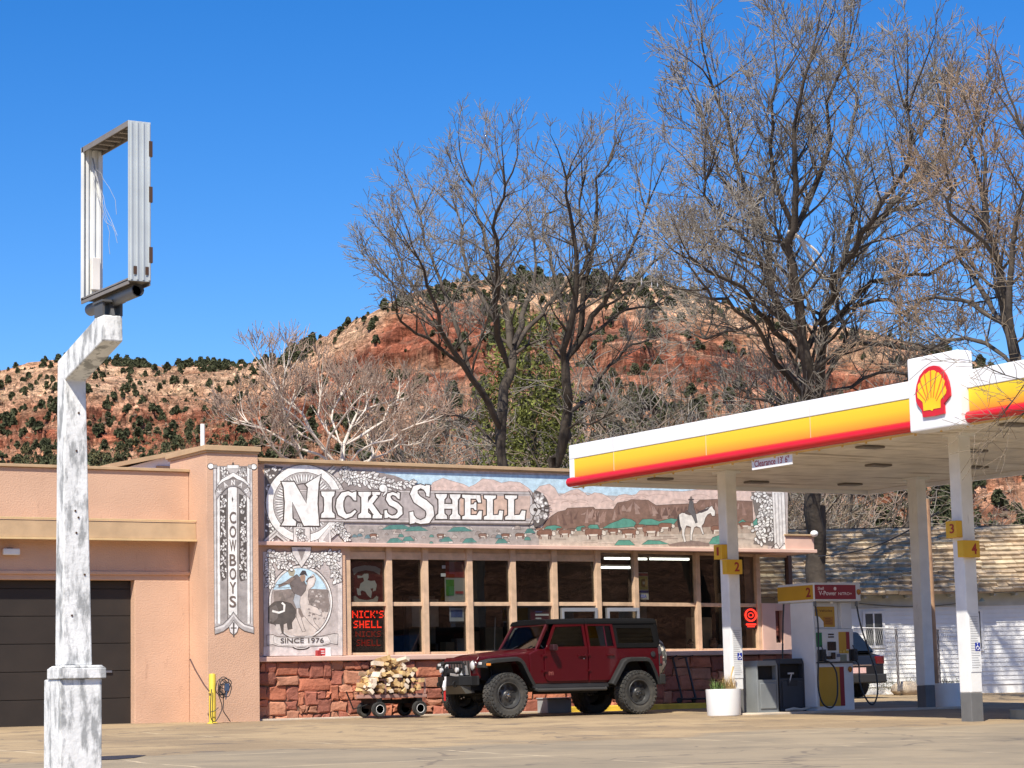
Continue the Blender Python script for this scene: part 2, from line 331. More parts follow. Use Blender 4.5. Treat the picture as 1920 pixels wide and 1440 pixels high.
rough = fbm(X*.05, Yy*.05, 5, 9)-.5; rough2 = fbm(X*.3, Yy*.3, 4, 31)-.5
rough3 = fbm(X*.9, Yy*.9, 3, 91)-.5
bould = np.clip((vnoise(X*.42, Yy*.42, 51)-.60)*7, 0, 1)*1.3+np.clip((vnoise(X*.9, Yy*.9, 52)-.62)*7, 0, 1)*.7
cz = np.clip((ef-.72)*30, 0, 1)*np.clip((.96-ef)*30, 0, 1)*(1-lefty)
Z = Z+(rough*7.0+(rough2*4.5+rough3*2.2+bould*1.2)*(1-.55*cz))*np.sin(np.clip(T*.97+.03,0,1)*pi)**.6
stp = 2.2+2.6*fbm(X*.01, Yy*.01, 2, 77)             # ledges: quantised strata
fr = Z/stp; k = np.floor(fr); u_ = fr-k; led = (k+np.clip((u_-.45)/.3, 0, 1))*stp
wl = np.clip((T-.25)*4, 0, 1)*.82*np.clip(1.03-T,0,1)**.1
Z = Z*(1-wl)+led*wl
over = T > 1; Z = np.where(over, Htop-(T-1)*14-.2, Z)
rim = (T > .93) & ~over; Z = np.where(rim, np.minimum(Z, Htop+.4), Z)
# band colours follow height in the cliff
hn = (Z-CAM[2])/Rr/skyel[A]+(fbm(X*.02, Yy*.02, 4, 3)-.5)*.05
red = np.array([.345,.12,.068]); orange = np.array([.42,.17,.085]); cream = np.array([.60,.42,.26]); talus = np.array([.37,.165,.10]); pale = np.array([.50,.30,.185])
def mix(a, b, t): t = np.clip(t, 0, 1)[..., None]; return a*(1-t)+b*t
gy = np.gradient(Z, axis=0); steep = np.clip((np.abs(gy)-.45)/1.2, 0, 1)
col = mix(talus[None,None,:], orange, (fbm(X*.06, Yy*.06, 4, 12)-.45)*6)
col = mix(col, pale, (fbm(X*.1, Yy*.1, 4, 21)-.58)*8)
lft = np.clip((P-640)/120, 0, 1)*np.clip((1000-P)/120, 0, 1)   # the bare red shoulder of the big hill
capstart = .895+.075*lft-.03*np.clip((560-P)/200, 0, 1)
rb = np.clip((hn-.735)*30, 0, 1)*np.clip((capstart-hn)*40, 0, 1); col = mix(col, red, rb*.95)
band = vnoise(Z*.75+fbm(X*.03, Yy*.03, 3, 8)*3, X*0+3, 5); col = mix(col, red*.5, rb*np.clip((band-.62)*10, 0, 1)*.85); col = mix(col, pale*.95, rb*np.clip((.36-band)*9, 0, 1)*.75)
col = mix(col, cream*1.08, np.clip((hn-capstart)*30, 0, 1)*.85); col = mix(col, orange*1.1, np.clip((hn-capstart)*30, 0, 1)*np.clip((band-.68)*8, 0, 1)*.6)
col = mix(col, pale*1.05, bould*.55*(1-rb))
col = mix(col, np.array([.40,.24,.15]), (steep < .1)*np.clip((hn-.3)*4, 0, 1)*.35)
me = bpy.data.meshes.new('hills'); idx = np.arange(NA*NR).reshape(NR, NA)
q = np.stack([idx[:-1,:-1], idx[:-1,1:], idx[1:,1:], idx[1:,:-1]], -1).reshape(-1, 4)
me.vertices.add(NA*NR); me.vertices.foreach_set('co', np.stack([X, Yy, Z], -1).astype(np.float32).ravel())
me.loops.add(q.size); me.loops.foreach_set('vertex_index', q.astype(np.int32).ravel())
me.polygons.add(len(q)); me.polygons.foreach_set('loop_start', (np.arange(len(q))*4).astype(np.int32))
me.update(calc_edges=True); me.validate()
ca = me.color_attributes.new('paint', 'FLOAT_COLOR', 'POINT'); col = np.clip(col*np.array([1.28,1.22,1.22]), 0, .8)
ca.data.foreach_set('color', np.concatenate([col, np.ones(col.shape[:2]+(1,))], -1).astype(np.float32).ravel())
HM = hill_mat(); me.materials.append(HM)
tag(link(bpy.data.objects.new('hills', me)), kind='structure')
HX, HY, HZ, HP, HT, HS = X, Yy, Z, P, T, steep
# unseen hillside added behind the camera to give the glass a dark reflection
bm_ = MB(); n_ = 120; m_ = 14
for j in range(m_):
    t = j/(m_-1)
    for i in range(n_):
        a = -pi+pi*i/(n_-1); rr = 220+230*t; h = (1-cos(t*pi*.75))*.5*(44+26*fbm(np.array(i*.09), np.array(t*2.), 4, 8))
        bm_.v.append((CAM[0]+rr*cos(a), -60+rr*sin(a), -1.2+float(h)))
for j in range(m_-1):
    for i in range(n_-1): bm_.f.append((j*n_+i,j*n_+i+1,(j+1)*n_+i+1,(j+1)*n_+i)); bm_.m.append(0); bm_.c.append((.30,.15,.09))
tag(bm_.build('hills', HM), kind='structure')

# ------------------------------------------------------------------ juniper scrub on the hill
JUN = mat('juniper_green', (.085,.092,.048), .9, var=.5, scale=.9, spec=.1)
def juniper_mesh(seed):
    r = random.Random(seed); b = MB()
    for i in range(85):
        a = r.uniform(0, 2*pi); h = r.random(); rad = (1-.7*h)*sqrt(r.random())*(.75+.45*sin(a*2+seed)*sin(h*4+seed*2))
        c = np.array((cos(a)*rad, sin(a)*rad, .15+h*1.25)); s = r.uniform(.22,.42)
        for k in range(3):
            d = np.array([r.gauss(0,1) for _ in range(3)]); e = np.array([r.gauss(0,1) for _ in range(3)])
            d /= np.linalg.norm(d); e /= np.linalg.norm(e); b.add([c+d*s, c+e*s, c-d*s*.7+e*.2*s, c-e*s], [(0,1,2,3)])
    b.tube([(0,0,-.6),(0,0,.5)], [.14,.08], 5)
    me = bpy.data.meshes.new('juniper_shrub'); me.from_pydata(b.v, [], b.f); me.materials.append(JUN); return me
JM = [juniper_mesh(i) for i in range(7)]
rs = np.random.RandomState(11)
EL = (HZ-CAM[2])/Rr; vis = np.maximum(np.gradient(np.maximum.accumulate(EL, axis=0), axis=0), 0)*4268      # how much of the view each cell fills
patch = fbm(HX*.018, HY*.018, 3, 66)
dens = vis*(.35+2.2*np.clip((patch-.46)*8, 0, 1))*(HT > .12)
bare = np.clip((HP-690)/60, 0, 1)*np.clip((930-HP)/60, 0, 1)*(HT > .5)*(HT < .93); dens *= 1-.85*bare
cliff = (HP > 1000)*(HS > .45)*(HT > .5); dens *= np.where(cliff, .3, 1)*(1-.75*np.clip(cz*2, 0, 1)); dens *= np.where(HP < 600, 2.2, 1)
rimw = ((HT > .965) & (HT < 1.0))*(.55+2.6*((HP > 200) & (HP < 540)))*(1-.75*((HP > 840) & (HP < 1060))); dens = (dens+rimw)*(HP > -150)*(HP < 2050)*(HT <= 1.0)
fl = dens.ravel()/dens.sum(); pick = rs.choice(fl.size, 6400, replace=False, p=fl)
hx, hy, hz, hp, ht = (q_.ravel()[pick] for q_ in (HX, HY, HZ, HP, HT))
size = (.38+1.0*rs.uniform(0, 1, len(pick))**1.7)*np.where(ht > .95, 1.15, 1.0)
dist = np.hypot(hx-CAM[0], hy-CAM[1]); order = np.argsort(-size/dist); restb = []
for n_i, i in enumerate(order):
    if n_i < 240:
        o = bpy.data.objects.new('juniper_shrub', JM[n_i % 7]); link(o); o.location = (hx[i], hy[i], hz[i]-.1)
        o.scale = (size[i]*rs.uniform(.85,1.2), size[i], size[i]*rs.uniform(.75,1.1)); o.rotation_euler = (0,0,rs.uniform(0,6.28))
        tag(o, 'small dark green juniper shrub dotted on the red rock hillside', 'shrub', 'juniper shrubs on the hillside')
    else: restb.append(i)
vv = []; ff = []; off = 0
for n_i, i in enumerate(restb):
    me_ = JM[n_i % 7]; co = np.array([v.co[:] for v in me_.vertices]) if n_i < 7 else _jc[n_i % 7]
    if n_i < 7:
        if n_i == 0: _jc = {}; _jf = {}
        _jc[n_i] = co; _jf[n_i] = [tuple(p.vertices) for p in me_.polygons]
    a = rs.uniform(0, 6.28); s = size[i]; R_ = np.array([[cos(a),-sin(a),0],[sin(a),cos(a),0],[0,0,1]])
    vv.append((_jc[n_i % 7]*s)@R_.T+np.array([hx[i],hy[i],hz[i]-.25])); ff += [tuple(off+q_ for q_ in f) for f in _jf[n_i % 7]]; off += len(co)
me = bpy.data.meshes.new('juniper_scrub'); me.from_pydata(np.concatenate(vv).tolist(), [], ff); me.materials.append(JUN)
tag(link(bpy.data.objects.new('juniper_scrub', me)), 'far dark green juniper scrub covering the ridge and slopes', 'scrub', kind='stuff')

# dry grey-brown brush on the slopes
BR = mat('dry_brush', (.26,.205,.14), .95, var=.4, scale=.5, spec=.1)
dens = vis*(.5+1.5*(fbm(HX*.03, HY*.03, 3, 99) > .5))*(HT > .08)*(HT < .98)*(HP > -150)*(HP < 2050)*np.where((HP > 620) & (HP < 1000) & (HT > .5), .3, 1)*(1-.85*cz)
fl = dens.ravel()/dens.sum(); pick = rs.choice(fl.size, 5200, replace=False, p=fl); bx, by, bz = (q_.ravel()[pick] for q_ in (HX, HY, HZ)); V = []
for i in range(len(bx)):
    s = rs.uniform(.35,.95); c = np.array([bx[i], by[i], bz[i]+s*.4]); d = rs.normal(size=(9,3)); d /= np.linalg.norm(d, axis=1)[:,None]; d[:,2] = np.abs(d[:,2])*.8; e_ = rs.normal(size=(9,3)); e_ /= np.linalg.norm(e_, axis=1)[:,None]
    for k in range(9): V += [c+e_[k]*s*.18, c+d[k]*s, c-e_[k]*s*.18]
me = bpy.data.meshes.new('dry_brush'); me.from_pydata([tuple(v) for v in V], [], [(3*i,3*i+1,3*i+2) for i in range(len(V)//3)]); me.materials.append(BR)
tag(link(bpy.data.objects.new('dry_brush', me)), 'low dry grey-brown brush scattered over the rocky hillside', 'brush', kind='stuff')
# ================================================================== the store building
store = empty('store_building', (6.5, 4, 0), label='long tan stucco store building with a western mural, wood framed windows and red stone base', cat='building')
def sb(mb, name, m, **k):
    mb.v = [(v[0]-6.5, v[1]-4, v[2]) for v in mb.v]; return mb.build(name, m, store, **k)
XR, XL = 13.08, -9.0
# stucco walls: tower, garage wing, parapet, panel under the parapet, end walls
TF, TB = -0.40, 0.45     # tower front, garage wall plane
b = MB()
b.prism([(-1.30,-.35),(-.215,-.35),(-.215,5.18),(-1.30,5.15)], 'y', TF, 1.4)
sb(b, 'corner_tower', STUCCO, bevel=.02)
b = MB(); b.box(-1.36,-.17,TF-.06,1.5,5.19,5.29); b.box(-1.33,-.19,TF-.03,1.45,5.15,5.19)
sb(b, 'tower_cap', TRIM, bevel=.008)
b = MB()
GY = TB
b.box(-2.43,-1.303,GY,GY+.35,-.35,2.73); b.box(XL,-1.303,GY,GY+.35,2.73,4.84)
b.box(XL,-7.4,GY,GY+.35,-.35,2.73); b.box(XL,-1.303,GY+.352,GY+9,4.2,4.5); b.box(XL,XL+.3,GY+.352,9.4,-.35,4.2); b.box(XL,-1.3,9.1,9.4,-.35,4.199)
sb(b, 'garage_wall', STUCCO, bevel=.012)
b = MB(); b.box(XL,-1.305,GY-.05,GY+.42,4.842,4.90); sb(b, 'coping', TRIM, bevel=.008)
b = MB(); b.prism([(GY-.002,3.88),(GY-.34,3.83),(GY-.36,3.50),(GY-.002,3.50)], 'x', XL, -1.303); sb(b, 'sunshade', TRIM, bevel=.01)
b = MB(); b.box(XL,-1.303,GY-.40,GY-.362,3.46,3.50); b.box(XL,-1.303,GY-.362,GY-.34,3.845,3.875); sb(b, 'sunshade_edge', mat('edge_yellowish', (.62,.44,.22), .6, var=.1), bevel=.004)
b = MB(); b.box(XL,-1.303,GY-.05,GY-.002,2.83,2.90); sb(b, 'lintel_band', STUCCO, bevel=.015)
gd = MB(); GD = mat('garage_door_brown', (.024,.017,.012), .7, var=.25, scale=1.5, dirt=((.038,.028,.02), 2.5, .6, (1,1,.25)))
z = -.02
while z < 2.7:
    z1 = min(z+.52, 2.73)
    gd.box(-7.39,-2.435,GY+.20,GY+.245,z,z1-.012); gd.box(-7.39,-2.435,GY+.21,GY+.245,z1-.012,z1); z += .52
door = sb(gd, 'garage_door', GD, bevel=.006)
b = MB(); b.box(-.075,.075,-.03,0,-.02,.02)
b.v = [(v[0]-2.9-6.5, v[1]+GY+.2-4, v[2]+1.0) for v in b.v]; b.build('handle', mat('steel_dull', (.4,.4,.4), .4, 1.0), door)
# main front: wall pieces round the window band
b = MB()
b.box(-.212,XR,0,.35,3.46,5.02); b.box(-.212,1.87,0,.3,1.235,3.459); b.box(-.212,XR,.0,.3,1.13,1.185)
b.box(XR-.3,XR,1.25,9,-.3,4.4); b.box(-.212,XR,8.7,9,-.3,4.399); b.box(-.2,XR-.02,.36,8.69,4.15,4.30); b.box(-.8,-.3,1.41,8.7,-.3,4.39)
b.box(-.215,0.05,-.02,-.002,1.19,5.0)
sb(b, 'front_wall', STUCCO)
b = MB(); b.box(-.21,XR+.06,-.09,.42,5.05,5.12); b.box(-.21,XR+.03,-.05,.39,5.022,5.049); sb(b, 'parapet_coping', TRIM, bevel=.008)
b = MB(); b.box(-.205,13.85,-.10,-.002,3.395,3.475); b.box(13.0,13.83,-.02,1.2,3.40,3.78); sb(b, 'ledge', LEDGE, bevel=.012)
b = MB(); b.box(12.98,13.9,-.06,1.3,3.782,3.82); sb(b, 'ledge_cap', TRIM, bevel=.005)
b = MB(); b.box(-.21,XR,.35,8.65,3.42,3.458); b.box(1.87,XR,.001,.352,3.42,3.459); sb(b, 'soffit', mat('soffit_brown', (.30,.2,.15), .8))
b = MB(); b.box(-.21,XR-.1,-.14,-.002,1.125,1.225); b.prism([(1.87,0),(13.0,0),(13.0,.9),(12.4,.9),(7.95,.2),(1.87,.2)], 'z', 1.187, 1.233); sb(b, 'window_sill', LEDGE, bevel=.015)
# stone base: irregular fieldstones, each a bevelled block
rs = random.Random(5)
b = MB(); STM = mat('red_sandstone', (1,1,1), .9, var=.22, scale=4, bump=1.0, bscale=16, attr='paint')
cells = []
def split(x0, x1, z0, z1, d=0):
    wd, hh = x1-x0, z1-z0
    if (wd < .80 and hh < .40 and rs.random() < .55) or (wd < .26) or (hh < .13) : cells.append((x0,x1,z0,z1)); return
    if wd > hh*1.25: s = x0+wd*rs.uniform(.32,.68); split(x0,s,z0,z1,d+1); split(s,x1,z0,z1,d+1)
    else: s = z0+hh*rs.uniform(.35,.65); split(x0,x1,z0,s,d+1); split(x0,x1,s,z1,d+1)
split(-.21, 13.07, -.12, 1.12)
for (x0,x1,z0,z1) in cells:
    g = .007; cl = rs.choice([(.42,.145,.08),(.48,.18,.10),(.36,.125,.08),(.44,.20,.12),(.28,.10,.065),(.53,.24,.14)]); k = rs.uniform(.8,1.15)
    b.col = tuple(c*k for c in cl); y = -rs.uniform(.02,.07)
    def jx(a): return rs.uniform(-.034,.034)
    cx_, cz_ = (x0+x1)/2, (z0+z1)/2
    ring = [(x0+g,z0+g),(x0+g+.25*(x1-x0),z0+g),(x1-g,z0+g),(x1-g,cz_),(x1-g,z1-g),(cx_,z1-g),(x0+g,z1-g),(x0+g,cz_)]
    out = [(p[0]+jx(0),p[1]+jx(0)*.6) for p in ring]; inn = [(cx_+(p[0]-cx_)*.86+jx(0)*.5, cz_+(p[1]-cz_)*.80+jx(0)*.4) for p in out]
    V = [(p[0],0.02,p[1]) for p in out]+[(p[0],y+rs.uniform(0,.02),p[1]) for p in out]+[(p[0],y-rs.uniform(.004,.03),p[1]) for p in inn]
    b.add(V, [(i,(i+1)%8,8+(i+1)%8,8+i) for i in range(8)]+[(8+i,8+(i+1)%8,16+(i+1)%8,16+i) for i in range(8)]+[tuple(range(16,24))])
sb(b, 'stone_base', STM)
b = MB(); b.box(-.21,13.07,.0,.3,-.3,1.128); sb(b, 'stone_mortar', mat('mortar', (.17,.10,.07), .95))
# roof pieces seen above the garage parapet
b = MB(); P1 = onY(355,842,3.5); P2 = onY(225,880,3.5)
b.prism([(P2[0],P2[2]),(P1[0]+.3,P2[2]),(P1[0]+.3,P1[2]-.02),(P1[0],P1[2]-.02)], 'y', 3.5, 8.0); sb(b, 'low_gable', WHITE)
b = MB(); b.prism([(P2[0]-.3,P2[2]+.0),(P1[0]+.35,P1[2]),(P1[0]+.35,P1[2]+.09),(P2[0]-.3,P2[2]+.09)], 'y', 3.3, 8.1); sb(b, 'gable_roof', TRIM)
b = MB(); b.box(P2[0]+.8,P1[0]+.25,3.47,3.495,P2[2]-.1,P2[2]+.1); sb(b, 'gable_trim', TRIM)
vp_ = onY(380,838,1.0); b = MB(); b.lathe([(.045,4.4),(.045,onY(380,795,1.0)[2])], (vp_[0],1.0,0), n=10); sb(b, 'vent_pipe', WHITED)

# ------------------------------------------------------------------ windows
WY0 = .12
def wy(x): return WY0 if x < 8.0 else WY0+(x-8.0)*.155
posts = [1.95, 2.90, 3.74, 4.79, 5.84, 6.87, 7.98]
def wx(px_, y=1150):
    """window-plane x under a pixel column, following the receding wall"""
    X_ = onY(px_, y, 0)[0]
    for _ in range(6): X_ = onY(px_, y, wy(X_))[0]
    return X_
right = [wx(1192), wx(1308), wx(1421), wx(1482)]
posts += right
FR = MB()
def wbar(mb, x0, x1, z0, z1, t=.09, proud=.03):
    y0, y1 = wy(x0)-proud, wy(x1)-proud
    mb.add([(x0,y0,z0),(x1,y1,z0),(x1,y1+t,z0),(x0,y0+t,z0),(x0,y0,z1),(x1,y1,z1),(x1,y1+t,z1),(x0,y0+t,z1)], [(0,3,2,1),(4,5,6,7),(0,1,5,4),(1,2,6,5),(2,3,7,6),(3,0,4,7)])
for i in range(len(posts)-1):
    x0, x1 = posts[i], posts[i+1]; f = MB(); last = i == len(posts)-2
    # post at the left of each bay, with a slimmer stop
    wbar(f, x0-.065, x0+.065, 1.235, 3.415, .14, .07)
    for (z0, z1) in ([(2.215,2.295),(1.235,1.285)]+([(3.16,3.31)] if i < 6 else [(3.36,3.415)])):
        if last and z0 < 2.2: continue
        wbar(f, x0+.066, x1-.066, z0, z1, .08, .02)
    if i < 6: wbar(f, x0+.066, x1-.066, 3.311, 3.415, .05, -.02)
    w_ = sb(f, 'window', WOODTRIM, bevel=.006)
    g = MB(); a, c_ = x0+.067, x1-.067
    for (z0, z1) in ([(1.286,2.214)] if not last else [])+[(2.296, 3.16 if i < 6 else 3.36)]:
        g.add([(a,wy(a)+.03,z0),(c_,wy(c_)+.03,z0),(c_,wy(c_)+.03,z1),(a,wy(a)+.03,z1)], [(0,1,2,3)])
    g.v = [(v[0]-6.5, v[1]-4, v[2]) for v in g.v]; g.build('pane', GLASS, w_)
xe = posts[-1]; f = MB(); wbar(f, xe-.06, xe+.06, 1.235, 3.415, .14, .06); sb(f, 'corner_post', mat('brown_post', (.12,.07,.05), .7))
# pink low wall with the slit window at the receding end
xa, xb = posts[-2]+.05, wx(1522)
zt = 2.30; s0, s1 = wx(1449), wx(1463)
b = MB(); wbar(b, xa, s0, 1.235, zt, .2, .10); wbar(b, s1, xb, 1.235, zt, .2, .10); wbar(b, s0, s1, 1.235, 1.40, .2, .10); wbar(b, s0, s1, 2.13, zt, .2, .10)
sb(b, 'slit_wall', LEDGE, bevel=.01)
g = MB(); g.add([(s0,wy(s0)+.05,1.40),(s1,wy(s1)+.05,1.40),(s1,wy(s1)+.05,2.13),(s0,wy(s0)+.05,2.13)], [(0,1,2,3)]); sb(g, 'slit_pane', glass('slit_glass', (.25,.08,.06)))
# shop doors, only their tops show above the car
ALU = mat('aluminium', (.62,.63,.62), .35, .8, var=.08)
for (pa, pb, zt_) in ((1049,1116,2.17),(1133,1187,2.17)):
    x0, x1 = wx(pa), wx(pb); d = MB()
    for (u0,u1,z0,z1) in ((x0,x0+.06,0,zt_),(x1-.06,x1,0,zt_),(x0+.061,x1-.061,zt_-.08,zt_),(x0+.061,x1-.061,.9,1.0)): d.box(u0,u1,.02,.10,z0,z1)
    dd = sb(d, 'door', ALU, bevel=.004); g = MB(); g.box(x0+.061,x1-.061,.055,.062,1.0,zt_-.081); g.v = [(v[0]-6.5, v[1]-4, v[2]) for v in g.v]; g.build('pane', GLASS, dd)
# inside: floor, counter, shelves, ceiling grid
INT = mat('interior_wall', (.30,.24,.18), .9, var=.2, scale=1); b = MB(); b.box(-.3,XR-.3,6.9,7.0,0,3.42); b.box(-.29,-.2,.36,6.9,0,3.42); b.box(-.25,XR-.31,.36,6.9,.1,.14)
sb(b, 'interior_wall', INT)
b = MB(); b.box(XR-.36,XR-.31,1.25,6.8,.15,3.41); b.box(2.0,XR-.4,2.9,2.94,.15,3.41); sb(b, 'added_dark_partition', mat('partition_shade', (.045,.036,.028), .9, var=.4, scale=1.5))  # added dark partitions: cover the sunlit end wall, keep the shop interior dark
rs = random.Random(9)
b = MB(); b.mi = 0
for i in range(60):
    x = rs.uniform(2.2,12.4); y = rs.choice([1.4,1.8,3.2,3.5,5.0,6.6]); z = rs.uniform(1.1,2.4) ; b.col = rs.choice([(.45,.36,.24),(.5,.48,.42),(.3,.2,.12),(.14,.14,.13),(.4,.3,.18),(.12,.06,.05),(.28,.26,.22),(.4,.38,.33),(.22,.12,.06)])
    b.box(x, x+rs.uniform(.15,.7), y, y+.25, z-rs.uniform(.3,.9), z+rs.uniform(0,.5))
for x in (2.3,4.2,6.2,9.4,11.0): b.col = (.12,.09,.07); b.box(x,x+1.3,1.35,1.9,.14,1.15)
sb(b, 'shop_shelves', mat('shop_goods', (1,1,1), .7, var=.3, attr='paint'))

# ------------------------------------------------------------------ things on and in the building
LT = mat('tube_light', (1,1,1), .5, emit=(1,.97,.88), estr=3.0)
for n_, (xa_, xb_, y_, Y_) in enumerate(((1134,1180,1047,1.3),(1128,1182,1064,1.9),(1188,1212,1048,1.3),(1219,1291,1048,1.5))):
    p0, p1 = onY(xa_, y_, Y_), onY(xb_, y_, Y_); t = MB(); t.box(p0[0],p1[0],Y_-.03,Y_+.03,p0[2]-.022,p0[2]+.022)
    root = empty('tube_light', (p0[0],Y_,p0[2]), label=('short upper left', 'lower', 'shortest', 'longest')[n_]+' white fluorescent tube glowing inside the right shop windows', cat='light', group='fluorescent tubes in the shop')
    t.v = [(v[0]-p0[0],v[1]-Y_,v[2]-p0[2]) for v in t.v]; t.build('tube', LT, root)
    t = MB(); t.box(-.02,p1[0]-p0[0]+.02,-.05,.05,.024,.06); t.build('fitting', WHITE, root)
# spotlight under the garage sunshade
wl_ = empty('wall_light', (-4.92,GY,3.24), label='small white floodlight fixed under the tan garage sunshade', cat='light')
b = MB(); b.box(-.16,.16,-.16,-.08,-.06,.06); b.build('lamp_head', WHITED, wl_, bevel=.02)
b = MB(); b.box(-.04,.04,-.08,0,.0,.08); b.build('bracket', GREY, wl_)
# dot matrix sign reading NICK'S SHELL behind the first lower pane
LED = mat('red_led', (.3,.01,.005), .5, emit=(1,.03,.01), estr=1.6); LED2 = mat('red_led_dim', (.2,.01,.005), .5, emit=(1,.05,.02), estr=.16)
FONT5 = {'N':('10001','11001','10101','10011','10001'),'I':('111','010','010','010','111'),'C':('0111','1000','1000','1000','0111'),'K':('1001','1010','1100','1010','1001'),"'":('1','1','0','0','0'),
 'S':('0111','1000','0110','0001','1110'),'H':('1001','1001','1111','1001','1001'),'E':('1111','1000','1110','1000','1111'),'L':('1000','1000','1000','1000','1111'),'G':('0111','1000','1011','1001','0111'),'A':('0110','1001','1111','1001','1001'),'O':('0110','1001','1001','1001','0110'),'D':('1110','1001','1001','1001','1110')}
def dots(mb, s, x0, z0, wd, ht, y):
    n = sum(len(FONT5[c][0])+1 for c in s)-1; p = wd/n; q_ = ht/5; x = x0
    for c in s:
        for r_, row in enumerate(FONT5[c]):
            for k_, bit in enumerate(row):
                if bit == '1': xx, zz = x+k_*p, z0+ht-(r_+1)*q_; mb.box(xx+p*.05,xx+p*.9,y-.006,y,zz+q_*.08,zz+q_*.9)
        x += (len(FONT5[c][0])+1)*p
x0, x1 = 2.10, 2.90
led = empty('message_sign', ((x0+x1)/2,.24,1.3), label="black message sign with glowing red dot letters in the lower pane beside the cowboy oval", cat='sign')
def ls(mb, nm, m): mb.v = [(v[0]-(x0+x1)/2, v[1]-.24, v[2]-1.3) for v in mb.v]; return mb.build(nm, m, led)
b = MB(); b.box(x0,x1,.24,.30,1.30,2.2); ls(b, 'cabinet', BLACK)
b = MB(); dots(b, "NICK'S", x0+.03,1.98,.72,.15,.238); dots(b, "SHELL", x0+.06,1.78,.64,.15,.238); ls(b, 'lit_letters', LED)
b = MB(); dots(b, "NICKS", x0+.1,1.60,.58,.12,.238); dots(b, "SHELL", x0+.12,1.42,.55,.13,.238); ls(b, 'dim_letters', LED2)
# maroon poster with a bucking horse rider in the first upper pane
ps = empty('cowboy_poster', (2.42,.2,2.3), label='maroon poster of a grey bucking horse and rider in the first top pane', cat='poster')
def ppx(x, y): return onY(x, y, .19)
b = MB(); b.col = (.10,.012,.015); a = ppx(654,1054); c_ = ppx(720,1131); b.box(a[0]+.03,c_[0]-.0,.195,.2,2.30,a[2])
def ppoly(mb, pts, col, sc_=4.174, ox=640, oy=1020, k=0):
    mb.col = col; V = [ppx(ox+p[0]/sc_, oy+p[1]/sc_) for p in pts]; V = [(v[0], .1925-.001*k, v[2]) for v in V]
    tr = tessellate_polygon([[Vector((v[0],v[2],0)) for v in V]]); mb.add(V, [tuple(t) for t in tr])
gr_ = (.42,.42,.40)
ppoly(b, [(85,195),(110,180),(190,165),(270,175),(308,195),(300,240),(255,215),(190,205),(130,218),(100,245)], (.33,.32,.29))
ppoly(b, [(90,410),(110,405),(140,430),(200,440),(250,430),(275,405),(290,415),(285,450),(230,458),(140,458),(95,450)], (.33,.32,.29))
ppoly(b, [(125,385),(120,345),(140,350),(150,310),(178,290),(172,262),(128,268),(125,245),(160,250),(180,232),(212,232),(214,262),(205,282),(232,290),(262,285),(278,320),(270,362),(246,372),(250,345),(228,350),(240,375),(232,425),(205,400),(188,372),(160,362),(150,375),(155,400),(132,402)], gr_, k=1)
b.v = [(v[0]-2.42, v[1]-.2, v[2]-2.3) for v in b.v]; b.build('print', PRINT, ps)
b = MB(); put_text(b, 'KANAB', (-.27,-.0115,.735), (1,0,0), (0,0,1), .5, .09, .02); b.build('lettering', mat('maroon_ink', (.08,.01,.012), .6), ps)
b = MB()
for s_ in ((a[0]+.03, a[0]+.045), (c_[0]-.015, c_[0])): b.box(s_[0]-2.42, s_[1]-2.42, -.008, .004, 0, a[2]-2.3)
b.build('edge_strip', BLACK, ps)
# payment decal
def decal(nm, lab, cat, x0p, y0p, x1p, y1p, parts, Y=None):
    X0 = wx(x0p, (y0p+y1p)/2) if Y is None else onY(x0p, y0p, Y)[0]; X1 = wx(x1p, (y0p+y1p)/2) if Y is None else onY(x1p, y0p, Y)[0]; Yc = (wy(X0)+.055) if Y is None else Y
    z1_, z0_ = onY(x0p, y0p, Yc)[2], onY(x0p, y1p, Yc)[2]; e = empty(nm, (X0, Yc, z0_), label=lab, cat=cat); dz = wy(X1)-wy(X0) if Y is None else 0
    W_, H_ = X1-X0, z1_-z0_
    for k, (pn, col, u0, v0, u1, v1, txt) in enumerate(parts):
        m_ = MB(); m_.col = col
        if txt == 'disc': m_.add([((u0+u1)/2*W_+(u1-u0)/2*W_*cos(t_*pi/12), (u0+u1)/2*dz-.004*(k+1), (v0+v1)/2*H_+(v1-v0)/2*H_*sin(t_*pi/12)) for t_ in range(24)], [tuple(range(24))])
        elif txt: put_text(m_, txt, (u0*W_, u0*dz-.004*(k+1), v0*H_), (1, dz/W_, 0), (0,0,1), (u1-u0)*W_, (v1-v0)*H_, .02)
        else:
            y_ = -.004*(k+1); m_.add([(u0*W_,u0*dz+y_,v0*H_),(u1*W_,u1*dz+y_,v0*H_),(u1*W_,u1*dz+y_,v1*H_),(u0*W_,u0*dz+y_,v1*H_)], [(0,1,2,3)])
        m_.build(pn, PRINT, e)
    return e
decal('payment_decal', 'yellow and white payment decal stuck in the tall pane right of the doors', 'sticker', 1195,1073,1218,1124,
      [('backing',(.75,.74,.68),0,0,1,1,None),('yellow_band',(.62,.55,.12),.03,.36,.97,.86,None),('blue_band',(.03,.05,.22),.03,.25,.97,.33,None),('red_band',(.35,.05,.05),.03,.87,.97,.97,None),('emblem',(.35,.22,.05),.35,.45,.9,.77,'disc'),('emblem_mark',(.8,.75,.5),.5,.56,.76,.66,None),('lettering',(.05,.06,.25),.2,.06,.8,.18,'VISA')])
decal('pane_sticker', 'small red and white notice in the fifth lower pane above the hood', 'sticker', 997,1143,1033,1164,
      [('backing',(.12,.02,.03),0,0,1,1,None),('white_lines',(.75,.75,.75),.25,.45,.95,.62,None),('white_line',(.7,.7,.7),.25,.15,.55,.28,None),('blue_line',(.1,.1,.3),.25,.75,.6,.85,None)])
